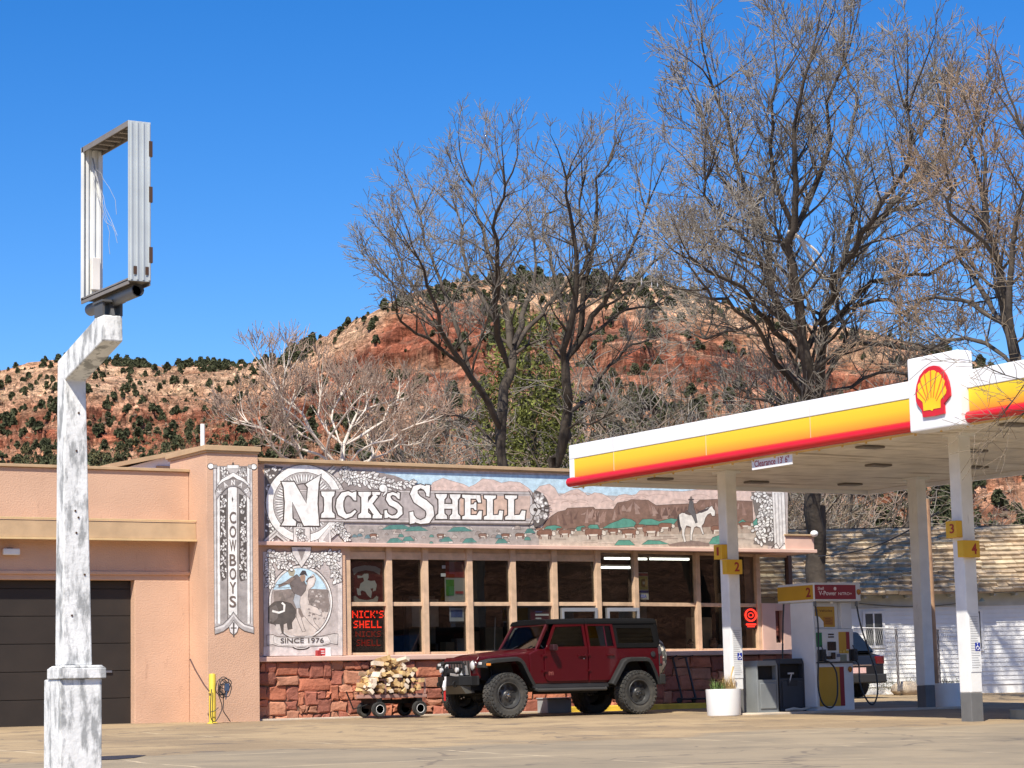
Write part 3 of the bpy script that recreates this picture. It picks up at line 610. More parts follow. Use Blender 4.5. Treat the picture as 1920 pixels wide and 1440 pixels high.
decal('window_posters', 'red and green posters side by side inside the third top pane', 'poster', 836,1053,874,1128,
      [('white_backing',(.32,.32,.30),.0,0,1,.6,None),('red_poster',(.22,.02,.02),.05,.6,1,1,None),('green_patch',(.05,.22,.05),.05,.15,.45,.55,None),('red_line',(.35,.05,.05),.5,.2,.9,.26,None)])
decal('blue_card', 'blue and white card leaning inside the third lower pane', 'poster', 845,1140,872,1165,
      [('backing',(.4,.42,.45),0,0,1,1,None),('blue_field',(.05,.09,.25),.1,.3,.9,.85,None)])
for (xa_, ya_, w__, lab) in ((831,1063,11,'upper'),(829,1078,12,'lower')):
    decal('lamp_reflector', lab+' of two small white lit bars inside the third top pane', 'light', xa_, ya_-3, xa_+w__, ya_+3, [('lit_bar',(1,1,1),0,0,1,1,None)])
# open sign
oe = empty('open_sign', (wx(1407),wy(wx(1407))-.02+.02,1.9), label='glowing red ring sign in the last lower pane right of the numbered post', cat='sign')
b = MB(); NEON = mat('neon_red', (.5,.02,.01), .5, emit=(1,.04,.02), estr=1.1)
b.tube([(.15*cos(t*pi/9),-.01,.13+.13*sin(t*pi/9)) for t in range(18)], .022, 6, closed=True); b.tube([(.07*cos(t*pi/6),-.01,.13+.05*sin(t*pi/6)) for t in range(12)], .012, 6, closed=True)
b.tube([(-.13,-.01,-.08),(.13,-.01,-.08)], .025, 6); b.tube([(-.1,-.01,-.13),(.1,-.01,-.13)], .012, 6); b.build('tube', NEON, oe)
b = MB(); b.box(-.2,.2,.01,.02,-.18,.3); b.build('backing', BLACK, oe)
# red and white notice screwed on the mural above the sill
decal('wall_notice', 'red and white notice fixed to the mural just above the sill', 'sign', 598,1214,620,1231,
      [('panel',(.8,.8,.78),0,0,1,1,None),('red_half',(.6,.05,.05),.0,.1,.52,.9,None),('white_line',(.8,.7,.7),.08,.55,.44,.65,None),('white_stripe',(.8,.7,.7),.08,.3,.44,.4,None)], Y=-.04)
bb = MB(); p_ = onY(597,1225,-.06); bb.box(p_[0]-.05,p_[0]+.03,-.12,-.003,p_[2]-.08,p_[2]+.06); tag(bb.build('alarm_box', mat('alarm_red', (.35,.03,.03), .5), bevel=.01), 'tiny dark red box on the mural beside the notice', 'box')

# sidewalk with the yellow kerb
CON = mat('sidewalk_concrete', (.50,.42,.32), .9, var=.15, scale=2, bump=.3)
b = MB()
for i in range(5): b.box(6.3+i*1.5,6.3+i*1.5+1.49,-.47,-.13,-.2,.10)
tag(b.build('sidewalk', CON, bevel=.01), kind='structure')
b = MB(); b.box(6.3,13.78,-.60,-.475,-.22,.105); tag(b.build('kerb', mat('kerb_yellow', (.72,.50,.05), .7, var=.25, scale=3, dirt=((.3,.25,.15), 5, .62, (1,1,1))), bevel=.02), kind='structure')
b = MB(); b.box(-.2,6.28,-.30,-.11,-.2,.03); tag(b.build('kerb', CON, bevel=.01), kind='structure')

# ================================================================== fuel canopy
cx0, cx1, cy0, cy1 = 5.75, 13.5, -2.35, -18.5; SZ = 4.6
can = empty('fuel_canopy', (9.6,-10,0), label='big white fuel station canopy with a yellow and red fascia on square posts', cat='canopy')
def cb(mb, name, m, **k): mb.v = [(v[0]-9.6, v[1]+10, v[2]) for v in mb.v]; return mb.build(name, m, can, **k)
b = MB(); b.box(cx0+.14,cx1-.14,cy1+.14,cy0-.14,SZ+.05,SZ+.5); cb(b, 'roof_deck', WHITE)
b = MB(); y = cy0-.13; SOF = mat('soffit_panel', (.78,.73,.64), .5, var=.14, scale=(2), dirt=((.42,.36,.28), 1.6, .54, (.22,3,1)))
while y > cy1+.3:
    b.prism([(y,SZ+.035),(y-.02,SZ),(y-.165,SZ),(y-.185,SZ+.035),(y-.185,SZ+.049),(y,SZ+.049)], 'x', cx0+.13, cx1-.13); y -= .205
cb(b, 'soffit', SOF)
# fascia panels: white / yellow to orange / red tube
def fascia_mat():
    m = bpy.data.materials.new('fascia_yellow'); m.use_nodes = True; n = m.node_tree.nodes; l = m.node_tree.links; bs = n['Principled BSDF']; bs.inputs['Roughness'].default_value = .35
    tc = n.new('ShaderNodeTexCoord'); sp = n.new('ShaderNodeSeparateXYZ'); l.new(tc.outputs['Object'], sp.inputs[0])
    r = n.new('ShaderNodeValToRGB'); mr = n.new('ShaderNodeMapRange'); mr.inputs[1].default_value = 4.66; mr.inputs[2].default_value = 5.05; l.new(sp.outputs['Z'], mr.inputs[0]); l.new(mr.outputs[0], r.inputs[0])
    r.color_ramp.elements[0].color = (.84,.22,.015,1); r.color_ramp.elements[1].color = (.87,.62,.02,1); e = r.color_ramp.elements.new(.55); e.color = (.87,.53,.015,1); l.new(r.outputs[0], bs.inputs['Base Color']); return m
FY = fascia_mat(); FR_ = mat('fascia_red', (.62,.012,.02), .3, var=.05); FW = mat('fascia_white', (.80,.80,.79), .35, var=.03, scale=1)
z0, z1, z2, z3 = 4.50, 4.67, 5.045, 5.33
b = MB(); b.box(cx0,cx0+.13,cy1,cy0,z2,z3); b.box(cx0,cx0+.13,cy0-.17,cy0,z0+.17,z2-.001)
b.box(cx0+.131,cx1,cy0-.13,cy0,z0+.02,z3); b.box(cx0+.131,cx1,cy1,cy1+.13,z0+.02,z3)
b.box(cx1-.13,cx1,cy1+.131,cy0-.131,z0+.02,z3); cb(b, 'white_fascia', FW, bevel=.01)
b = MB(); b.box(cx0+.012,cx0+.13,-12.78,cy0-.171,z1,z2-.002); b.box(cx0+.012,cx0+.13,cy1+.1,-14.02,z1,z2-.002); cb(b, 'yellow_fascia', FY)
b = MB(); y = cy0-1.6
while y > cy1:
    if not (-14.1 < y < -12.7): b.box(cx0-.0015,cx0+.02,y-.0025,y+.0025,z1,z3-.01)
    y -= 3.05
cb(b, 'panel_seam', mat('seam_grey', (.55,.48,.36), .7))
b = MB()
for (ya, yb) in ((-12.8, cy0+.03), (cy1, -14.0)):
    b.tube([(cx0+.02,ya,z0+.085),(cx0+.02,yb,z0+.085)], .092, 14)
cb(b, 'red_light_bar', FR_, smooth=True)
b = MB(); b.box(cx0+.03,cx0+.12,cy1,cy0-.05,z0-.035,z0-.012)
y = cy0-.4
while y > cy1: b.box(cx0+.05,cx0+.08,y-.015,y+.015,z0-.07,z0-.034); y -= .62
cb(b, 'drip_edge', mat('drip_yellow', (.68,.42,.10), .5), bevel=.003)
b = MB(); b.box(cx0-.17,cx0+.16,-14.0,-12.80,4.45,5.66); lb = cb(b, 'logo_box', FW, bevel=.035, seg=3)
# scallop emblem standing on the box
def at_box(x, y): p = onX(1690+x/7.58, 640+y/7.58, cx0-.175); return (p[1], p[2])
outl = [(480,345),(540,355),(600,405),(650,480),(685,570),(705,680),(712,770),(640,860),(622,880),(630,1025),(490,1060),(325,1080),(310,980),(250,905),(228,850),(218,740),(235,620),(275,500),(340,410),(410,360)]
inner = [(485,412),(510,430),(520,455),(545,440),(590,490),(588,525),(610,525),(640,570),(628,625),(645,635),(663,700),(655,745),(590,820),(578,850),(580,945),(480,962),(465,990),(430,975),(340,990),(330,880),(322,860),(255,800),(247,720),(262,700),(258,625),(290,580),(303,590),(297,540),(350,460),(362,470),(420,420),(440,432),(448,415)]
def emb(mb, pts, x0, x1): mb.prism([at_box(*p) for p in pts], 'x', x0, x1)
b = MB(); emb(b, outl, cx0-.205, cx0-.171); b.v = [(v[0]-9.6, v[1]+10, v[2]) for v in b.v]; b.build('scallop_rim', FR_, lb)
b = MB(); emb(b, inner, cx0-.212, cx0-.206); b.v = [(v[0]-9.6, v[1]+10, v[2]) for v in b.v]; b.build('scallop', mat('scallop_yellow', (.87,.58,.01), .4), lb)
b = MB()
for (a_, c_) in (((520,450),(478,800)),((600,520),(508,820)),((640,625),(520,850)),((440,430),(448,800)),((352,465),(410,820)),((295,580),(395,840)),((255,705),(375,850))):
    dx, dy = c_[0]-a_[0], c_[1]-a_[1]; L_ = sqrt(dx*dx+dy*dy); nx_, ny_ = -dy/L_*9, dx/L_*9
    emb(b, [(a_[0]-nx_,a_[1]-ny_),(a_[0]+nx_,a_[1]+ny_),(c_[0]+nx_*.5,c_[1]+ny_*.5),(c_[0]-nx_*.5,c_[1]-ny_*.5)], cx0-.2155, cx0-.2125)
b.v = [(v[0]-9.6, v[1]+10, v[2]) for v in b.v]; b.build('scallop_ribs', mat('scallop_rib', (.80,.16,.02), .4), lb)
# downlights
DLM = mat('downlight_grey', (.16,.14,.12), .5)
for (lx, ly) in ((7.2,-9.9),(9.6,-7.3),(11.8,-3.8),(9.5,-3.6),(9.55,-10.0),(11.8,-7.6),(7.2,-13.5),(9.55,-13.5),(7.1,-3.6)):
    b = MB(); b.box(lx-.24,lx+.24,ly-.14,ly+.14,SZ-.045,SZ-.001); cb(b, 'downlight', DLM, bevel=.03)
# posts
POSTS = [(7.58,-5.15,'left'),(7.41,-11.95,'near'),(12.30,-5.3,'far')]
for k_, (px_, py_, _n) in enumerate(POSTS+[(12.15,-11.9,'x')]):
    g_ = gz(px_, py_); c_ = MB(); c_.box(px_-.135,px_+.135,py_-.135,py_+.135,g_+.47,SZ); p_ = cb(c_, 'post', WHITED, bevel=.02)
    c_ = MB(); c_.box(px_-.131,px_+.131,py_-.131,py_+.131,g_-.1,g_+.469); c_.v = [(v[0]-9.6, v[1]+10, v[2]) for v in c_.v]; c_.build('post_base', GREY, p_, bevel=.01)
    c_ = MB(); c_.box(px_-.18,px_+.18,py_-.22,py_+.22,SZ-.05,SZ-.002); c_.v = [(v[0]-9.6, v[1]+10, v[2]) for v in c_.v]; c_.build('post_bracket', WHITED, p_)
# instruction sheets and number boxes on the two near posts
for (px_, py_, n1, n2, lab) in ((7.58,-5.15,'1','2','numbered one and two'),(7.41,-11.95,'3','4','numbered three and four')):
    e = empty('instruction_sheet', (px_,py_-.141,.95), label='long white instruction sheet on the post beside the '+('trash bin' if n1 == '1' else 'low round planter'), cat='sign', group='instruction sheets on the posts')
    b = MB(); b.box(-.105,.125,-.004,.004,-.35,.62); b.build('sheet', mat('sheet_white', (.72,.73,.72), .5), e)
    b = MB()
    for q_ in range(22): b.box(-.085,.10-.04*((q_*7)%4)/3,-.0075,-.0045,.56-q_*.04,.572-q_*.04)
    b.v = [v for v in b.v]; b.build('print_lines', mat('sheet_grey', (.45,.46,.46), .6), e)
    b = MB(); b.box(.0,.11,-.0105,-.0078,.0,.135); b.build('wheelchair_panel', mat('sign_blue', (.01,.03,.30), .5), e)
    b = MB(); b.tube([(.055+.03*cos(t),-.012,.045+.03*sin(t)) for t in [i_*pi/6 for i_ in range(12)]], .0045, 4, closed=True); b.tube([(.05,-.012,.10),(.055,-.012,.06),(.085,-.012,.06),(.095,-.012,.03)], .005, 4); b.ball((.05,-.012,.115), .009); b.build('wheelchair_symbol', WHITE, e)
    for (num, sz) in ((n1, 'side'), (n2, 'front')):
        if sz == 'side':
            e = empty('number_box', (px_-.245,py_-.0,3.02 if n1=='1' else 2.97), label='smaller yellow box numbered '+{'1':'one','3':'three'}[num]+' high on the '+('left' if n1=='1' else 'right')+' canopy post', cat='sign', group='pump number boxes')
            b = MB(); b.box(-.03,.108,-.13,.13,-.13,.15); b.build('box', mat('number_yellow', (.70,.40,.015), .45, var=.06), e, bevel=.008)
            b = MB(); put_text(b, num, (-.034,.03,-.06), (0,-1,0), (0,0,1), .07 if num == '1' else .11, .16, .02); b.build('numeral', mat('number_red', (.33,.02,.01), .5), e)
        else:
            e = empty('number_box', (px_-.09,py_-.215,2.72 if n1=='1' else 2.63), label='larger yellow box numbered '+{'2':'two','4':'four'}[num]+' on the '+('left' if n1=='1' else 'right')+' canopy post', cat='sign', group='pump number boxes')
            b = MB(); b.box(-.19,.19,-.06,.078,-.13,.15); b.build('box', mat('number_yellow', (.70,.40,.015), .45), e, bevel=.008)
            b = MB(); put_text(b, num, (.0,-.064,-.08), (1,0,0), (0,0,1), .12, .18, .03); b.build('numeral', mat('number_red', (.33,.02,.01), .5), e)
# clearance sign hung under the fascia
cs = empty('clearance_sign', (cx0+.08,-8.85,4.38), label="white plate with red clearance lettering hung under the canopy fascia", cat='sign')
b = MB(); b.box(-.008,.008,-.58,.58,-.10,.09); b.build('plate', WHITE, cs)
b = MB(); put_text(b, "Clearance 13' 6\"", (-.0105,.50,-.055), (0,-1,0), (0,0,1), 1.0, .12, .015); b.build('lettering', mat('clear_red', (.4,.03,.03), .5), cs)
b = MB(); b.tube([(0,-.4,.09),(0,-.4,.13)], .006, 5); b.tube([(0,.4,.09),(0,.4,.13)], .006, 5); b.build('hanger', GREY, cs)
# fuelling islands
for (ya, lab) in ((-5.2,'back'),(-11.9,'front')):
    b = MB(); g_ = gz(0, ya); pts = []
    xa_, xb_ = (7.9, 12.9) if ya > -8 else (8.2, 14.6)
    for t in range(13): a_ = pi/2+pi*t/12; pts.append((xa_+.6*cos(a_), ya+.6*sin(a_)))
    for t in range(13): a_ = -pi/2+pi*t/12; pts.append((xb_+.6*cos(a_), ya+.6*sin(a_)))
    if ya < -8: continue
    b.prism([(p[0],p[1]*1) for p in pts], 'z', g_-.1, g_+.03); tag(b.build('pump_island', CON, bevel=.02), kind='structure')
# ================================================================== the mural on the front wall
MU = MB(); _lay = [0]
def mpl(mb, pts, col, map_, Y0, step=.000016):
    """one flat painted shape; each later shape lies a hair in front of the one before"""
    mb.col = col; V = [map_(*p) for p in pts]; _lay[0] += 1; y = Y0-.002-step*_lay[0]
    tr = tessellate_polygon([[Vector((v[0], v[2], 0)) for v in V]])
    mb.add([(v[0]-6.5, y-4, v[2]) for v in V], [tuple(t) for t in tr])
def grow(pts, d):
    n = len(pts); out = []; A = sum(pts[i][0]*pts[(i+1)%n][1]-pts[(i+1)%n][0]*pts[i][1] for i in range(n)); sg = 1 if A > 0 else -1
    for i in range(n):
        p, q, r_ = np.array(pts[i-1], float), np.array(pts[i], float), np.array(pts[(i+1)%n], float)
        a = q-p; c = r_-q; a /= np.linalg.norm(a)+1e-9; c /= np.linalg.norm(c)+1e-9
        m = np.array([a[1]+c[1], -a[0]-c[0]])*sg; L_ = np.linalg.norm(m)
        m = m/max(L_, .35)*(1.0 if L_ < 1 else 1.0/(L_/2)**.5); out.append(tuple(q+m*d))
    return out
def ribbon(pts, wd):
    P = [np.array(p, float) for p in pts]; n = len(P); W = wd if hasattr(wd, '__len__') else [wd]*n; Lf = []; Rt = []
    for i in range(n):
        d = P[min(i+1,n-1)]-P[max(i-1,0)]; d /= np.linalg.norm(d)+1e-9; nn = np.array([-d[1], d[0]]); Lf.append(tuple(P[i]+nn*W[i]/2)); Rt.append(tuple(P[i]-nn*W[i]/2))
    return Lf+Rt[::-1]
def arcp(cx, cy, rx, ry, a0, a1, n=16): return [(cx+rx*cos(radians(a0+(a1-a0)*i/(n-1))), cy-ry*sin(radians(a0+(a1-a0)*i/(n-1)))) for i in range(n)]
c8 = lambda x, y: onY(500+x/3.4286, 860+y/3.4286, 0)      # close-up of the lettering
c7 = lambda x, y: onY(1000+x/3.5556, 860+y/3.5556, 0)     # close-up of the herd
c3 = lambda x, y: onY(480+x/3.6, 840+y/3.6, 0)            # close-up of the oval
fp = lambda x, y: onY(x, y, 0)
WH = (.84,.82,.77); OUT = (.06,.042,.034); GRY = (.40,.36,.35); LG = (.58,.54,.51); MAU = (.42,.33,.29); SKYB = (.50,.66,.74); PK = (.66,.50,.43); PK2 = (.58,.40,.32); BRN = (.225,.135,.10); BRN2 = (.155,.09,.07); TAN = (.52,.44,.36); TEAL = (.10,.30,.23); COW = (.24,.12,.08); CRM = (.70,.63,.54)
def S(pts, col, map_=fp, out=None, od=1.0):
    if out is not None: mpl(MU, grow(pts, od), out, map_, 0)
    mpl(MU, pts, col, map_, 0)
def line(pts, wd, col, map_=fp): mpl(MU, ribbon(pts, wd), col, map_, 0)
rm = random.Random(21)
def leaf(x, y, a, L_, W_, col=WH, map_=fp, out=OUT, od=.9):
    ca, sa = cos(a), sin(a); P_ = []
    for t, w_ in ((-.5,0),(-.25,.8),(.05,1),(.3,.7),(.5,0),(.3,-.7),(.05,-1),(-.25,-.8)): P_.append((x+ca*t*L_-sa*w_*W_/2, y+sa*t*L_+ca*w_*W_/2))
    S(P_, col, map_, out, od)
def garland(path, n, spread, L_=9, W_=5, map_=fp, od=.9, base=None):
    """pairs of pale leaves along a drooping stem, on a dark ground"""
    P_ = [np.array(p, float) for p in path]; seg = [np.linalg.norm(P_[i+1]-P_[i]) for i in range(len(P_)-1)]; T_ = sum(seg)
    if base is not None: line(path, spread*2.0, base, map_)
    for k in range(n):
        s = (k+.5)/n*T_; i = 0
        while i < len(seg)-1 and s > seg[i]: s -= seg[i]; i += 1
        q_ = P_[i]+(P_[i+1]-P_[i])*s/seg[i]; d = (P_[i+1]-P_[i])/seg[i]; a = atan2(d[1], d[0])
        for sd in (-1, 0, 1):
            off = rm.uniform(.45, 1.0)*spread*sd+rm.uniform(-.15,.15)*spread; nn = np.array([-d[1], d[0]])
            c_ = rm.choice([WH, WH, (.74,.72,.68), (.62,.59,.56)])
            leaf(q_[0]+nn[0]*off+rm.uniform(-2,2), q_[1]+nn[1]*off+rm.uniform(-2,2), a+sd*rm.uniform(.5,1.1)+rm.uniform(-.3,.3), L_*rm.uniform(.8,1.2), W_*rm.uniform(.85,1.15), c_, map_, OUT, od)
# ground colours of the long panel
S([(495,868),(1477,902),(1477,1034),(495,1023)], (.47,.41,.38))
S([(495,868),(1060,884.5),(1477,904),(1477,910),(1060,890),(495,873)], (.60,.47,.42))
S([(690,884),(1060,892),(1240,902),(1400,908),(1400,940),(1050,925),(700,915)], SKYB)
# clouds
for pts, c_ in (([(800,925),(812,905),(830,897),(850,903),(868,908),(880,914),(892,908),(905,898),(925,900),(940,906),(955,903),(975,905),(990,915),(1000,925)], PK),
      ([(985,940),(1000,925),(1012,912),(1030,908),(1040,915),(1048,930),(1058,926),(1070,920),(1083,917),(1095,924),(1102,930),(1115,924),(1128,926),(1140,932),(1150,940),(1160,929),(1172,927),(1190,930),(1200,920),(1230,920),(1280,922),(1340,915),(1420,912),(1420,965),(985,962)], PK)):
    S(pts, c_, out=(.36,.25,.21), od=.8)
for k in range(26):
    x = rm.uniform(1000,1400); y = rm.uniform(930,952); line(arcp(x, y, rm.uniform(9,20), rm.uniform(4,8), 160, 20, 7), 1.3, (.52,.37,.31))
for k in range(9):
    x = rm.uniform(815,985); line(arcp(x, 918, rm.uniform(7,13), 7, 160, 20, 7), 1.2, (.54,.40,.33))
S([(1000,943),(1160,950),(1400,940),(1420,975),(1000,975)], (.68,.52,.45))
# mesas
mes = [(1010,1004),(1022,978),(1034,968),(1046,960),(1060,957),(1064,953),(1112,951),(1116,955),(1150,955),(1158,943),(1176,940),(1184,937),(1215,938),(1222,943),(1230,948),(1262,946),(1290,945),(1306,944),(1312,938),(1350,936),(1352,938),(1410,940),(1412,985),(1395,1004)]
S(mes, BRN, out=OUT, od=.8)
for k in range(58):
    x = rm.uniform(1030,1395); t_ = np.interp(x, [m[0] for m in mes[:-2]], [m[1] for m in mes[:-2]]); h = rm.uniform(12,30); dx = rm.uniform(-7,7); w_ = rm.uniform(2,6)
    c_ = rm.choice([(.33,.21,.165),(.36,.245,.2),BRN2,BRN2,(.29,.18,.14)])
    S([(x,t_+rm.uniform(3,9)),(x+w_*.4,t_+rm.uniform(3,8)),(x+dx+w_,t_+h),(x+dx-w_,t_+h)], c_)
S([(1005,998),(1060,992),(1150,990),(1230,986),(1300,990),(1420,982),(1420,1010),(1005,1010)], (.42,.33,.26))
for pts in ([(1018,994),(1025,987),(1040,985),(1052,988),(1054,994)],[(1076,996),(1082,988),(1094,986),(1100,990),(1106,984),(1120,984),(1124,992)],[(1130,990),(1144,982),(1160,976),(1168,972),(1184,974),(1192,980),(1190,987),(1160,990)],[(1196,984),(1204,974),(1222,973),(1236,978),(1258,972),(1270,974),(1262,984)],
            [(1384,980),(1392,974),(1398,978),(1398,984)],[(1410,982),(1418,972),(1426,976),(1426,988),(1412,988)]):
    S(pts, TEAL, out=OUT, od=.8)
S([(640,1010),(1000,1004),(1420,1000),(1440,1020),(1440,1030),(640,1022)], TAN)
for k in range(30): x = rm.uniform(1010,1420); y = rm.uniform(1004,1024); line([(x,y),(x+rm.uniform(15,45),y+rm.uniform(-1,1.5))], rm.uniform(.8,2), rm.choice([(.40,.33,.27),(.60,.52,.44),(.36,.28,.23)]))
# the herd
def cow(x, y, s, col):
    S([(x-s,y-.38*s),(x-.6*s,y-.55*s),(x+.5*s,y-.52*s),(x+.85*s,y-.45*s),(x+1.0*s,y-.1*s),(x+.75*s,y+.15*s),(x-.8*s,y+.2*s),(x-1.0*s,y)], col, out=OUT, od=.8)
    for fx in (-.75,-.5,.45,.7): line([(x+fx*s,y+.1*s),(x+fx*s+rm.uniform(-.05,.05)*s,y+.62*s)], .16*s, rm.choice([CRM,COW,BRN2]))
    S([(x+.9*s,y-.4*s),(x+1.25*s,y-.3*s),(x+1.3*s,y+.05*s),(x+1.05*s,y+.2*s),(x+.85*s,y)], CRM, out=OUT, od=.7)
    S([(x-.6*s,y+.05*s),(x+.4*s,y+.02*s),(x+.3*s,y+.26*s),(x-.5*s,y+.26*s)], CRM)
for k in range(9): cow(1008+k*22+rm.uniform(-5,5), 995+rm.uniform(-2,2), rm.uniform(6,8), rm.choice([COW,BRN,(.30,.16,.11)]))
for (x,y,s) in ((1022,1002,15),(1060,1000,12),(1114,1001,17),(1150,997,10),(1180,1000,14),(1200,989,10),(1222,995,17),(1248,988,13),(1346,993,13),(1398,985,11)): cow(x, y, s, rm.choice([COW,(.28,.145,.10),COW]))
for pts in ([(1152,1022),(1160,1013),(1180,1013),(1190,1022)],[(1203,1021),(1215,1013),(1236,1014),(1254,1020)],[(1328,1020),(1336,1008),(1350,1003),(1356,1020)]): S(pts, TEAL, out=OUT, od=.8)
S([(1252,1021),(1275,1016),(1300,1014),(1330,1018),(1330,1024),(1255,1024)], (.24,.18,.15))
# rider on the pale horse
horse = [(968,375),(990,362),(1030,365),(1060,380),(1100,365),(1130,350),(1150,330),(1178,322),(1190,316),(1196,332),(1210,350),(1208,380),(1192,382),(1180,362),(1160,372),(1145,395),(1135,430),(1120,450),(1135,500),(1128,505),(1110,460),(1085,450),(1070,460),(1056,510),(1056,545),(1046,545),(1046,505),(1050,455),(1020,445),(1008,470),(1005,505),(1016,552),(1006,558),(992,512),(990,470),(972,430),(962,400)]
S(horse, (.74,.70,.64), c7, OUT, 3)
S([(970,370),(958,395),(960,440),(975,495),(985,470),(975,420)], (.06,.05,.05), c7)
S([(1085,360),(1130,340),(1160,330),(1180,320),(1160,345),(1120,362)], (.08,.06,.06), c7)
S([(1008,350),(1030,340),(1075,350),(1080,370),(1040,378),(1010,368)], (.12,.09,.08), c7)
S([(1040,285),(1052,275),(1065,290),(1068,330),(1078,352),(1085,390),(1092,425),(1080,430),(1066,395),(1050,370),(1030,352),(1034,320)], (.13,.12,.12), c7, OUT, 2)
S([(1038,272),(1046,252),(1056,252),(1060,272),(1050,280)], (.20,.16,.14), c7); S([(1030,270),(1070,268),(1068,276),(1034,278)], (.08,.06,.06), c7)
# far right leaf column and fluted pilaster
S([(1408,922),(1446,926),(1456,1024),(1412,1020),(1424,985),(1414,960)], (.20,.17,.15))
garland([(1416,924),(1438,945),(1428,965),(1432,985),(1420,1004),(1436,1016)], 22, 12, 9, 5.5); garland([(1440,930),(1444,975),(1448,1015)], 13, 6, 8, 5)
S([(1447,920),(1470,922),(1474,1030),(1452,1028)], (.74,.71,.67), out=OUT, od=.9)
for x in (1452,1458,1464): line([(x,924),(x+4,1024)], 1.6, (.42,.38,.36))
line([(1446,1028),(1455,1018),(1462,1030)], 1.6, OUT); line([(1462,1028),(1470,1018),(1476,1032)], 1.6, OUT)
# lower strip under the name banner: brush, rocks, cattle in grey and teal
S([(655,986),(985,990),(1010,1010),(1010,1028),(655,1022)], (.36,.32,.29))
for k in range(60):
    x = rm.uniform(662,1000); y = rm.uniform(987,1018); r_ = rm.uniform(3,7)
    S([(x-r_,y+r_*.45),(x-r_*.6,y-r_*.4),(x,y-r_*.6),(x+r_*.7,y-r_*.3),(x+r_,y+r_*.45)], rm.choice([(.48,.43,.38),(.38,.32,.28),(.52,.48,.44),(.30,.25,.22),(.10,.24,.20),(.14,.22,.24),(.55,.50,.45)]), out=(.13,.11,.10), od=.7)
for (x,y,w_) in ((745,989,30),(780,992,22),(862,993,24),(993,996,10),(880,1014,14),(837,1012,12),(740,1014,16),(765,1011,12),(940,1015,12)): S([(x-w_,y+4),(x-w_*.5,y-4),(x+w_*.3,y-5),(x+w_,y+3)], (.09,.23,.20), out=(.08,.08,.08), od=.6)
for (x,s) in ((975,9),(948,8),(905,8),(826,7),(700,7)): cow(x, 1005, s, rm.choice([COW,BRN]))
S([(495,1018),(1010,1022),(1010,1027),(495,1023)], (.58,.47,.42))
# upper garland behind the banner and dark netted corner
S([(496,872),(530,876),(512,900),(500,925),(497,960)], (.13,.11,.10))
for k in range(55): x = rm.uniform(497,525); y = rm.uniform(874,960); leaf(x, y, rm.uniform(0,3), 6, 3.6, rm.choice([WH,(.6,.57,.55)]), od=.6)
S([(496,960),(510,985),(520,1010),(497,1018)], (.14,.12,.11))
for k in range(24): leaf(rm.uniform(498,514), rm.uniform(962,1014), rm.uniform(0,3), 6, 3.8, od=.6)
S([(636,880),(700,884),(740,892),(770,905),(770,925),(640,925)], (.30,.255,.235))
garland([(640,886),(660,896),(690,900),(712,905),(735,912)], 26, 12, 10, 5); garland([(735,908),(760,910),(778,905)], 7, 6, 9, 4.5)
garland([(640,880),(652,888),(658,908)], 8, 7, 9, 4.5)
# crossed beams behind the wheel
for (pa, pb) in (((628,876),(588,912)),((497,1016),(520,995)),((640,900),(610,925)),((520,1000),(540,1016))): line([pa, pb], 11, OUT); line([pa, pb], 9, (.62,.59,.55)); line([pa, pb], 2, (.3,.27,.25))
# big wheel
cx_, cy_ = 200/3.4286+500+2, 325/3.4286+860-30
cx_, cy_ = 569, 944
def ring(rx, ry, w_, col): P_ = arcp(cx_, cy_, rx, ry, 0, 354, 60); line(P_+[P_[0]], w_, col)
S(arcp(cx_+14, cy_+6, 68, 74, 0, 354, 48), OUT); S(arcp(cx_+14, cy_+6, 66.5, 72.5, 0, 354, 48), (.63,.59,.55))
for k in range(60):
    a = 2*pi*k/60; line([(cx_+14+54*cos(a), cy_+6+60*sin(a)),(cx_+14+65*cos(a), cy_+6+71*sin(a))], 1.2, (.2,.17,.15))
S(arcp(cx_, cy_, 72, 73, 0, 354, 60), OUT); S(arcp(cx_, cy_, 71, 72, 0, 354, 60), WH)
S(arcp(cx_, cy_, 58, 59, 0, 354, 60), OUT); S(arcp(cx_, cy_, 57, 58, 0, 354, 60), (.50,.46,.43))
for k in range(64):
    a = 2*pi*k/64; leaf(cx_+47*cos(a), cy_+48*sin(a), a, 18, 3.6, WH if k % 2 else (.66,.63,.60), od=.7)
ring(36, 37, 2, OUT); S(arcp(cx_, cy_, 35, 36, 0, 354, 40), (.40,.35,.33)); 
# hanging buckle below the wheel
S([(170,440),(275,440),(275,560),(170,560)], (.66,.62,.58), c8, OUT, 4)
S([(196,455),(240,455),(240,560),(196,560)], (.40,.36,.34), c8, OUT, 3); S([(206,470),(230,470),(230,500),(206,500)], (.20,.17,.16), c8); line([(218,510),(218,555)], 7, WH, c8); line([(206,525),(230,525)], 5, WH, c8)
S([(330,520),(405,430),(412,550),(335,556)], (.70,.66,.62), c8, OUT, 3); S([(362,525),(396,475),(396,538)], (.46,.42,.40), c8, OUT, 2)
garland([(628,985),(645,1000),(648,1015)], 12, 8, 7, 4.5); garland([(560,990),(562,1008),(575,1016)], 6, 5, 6, 4)
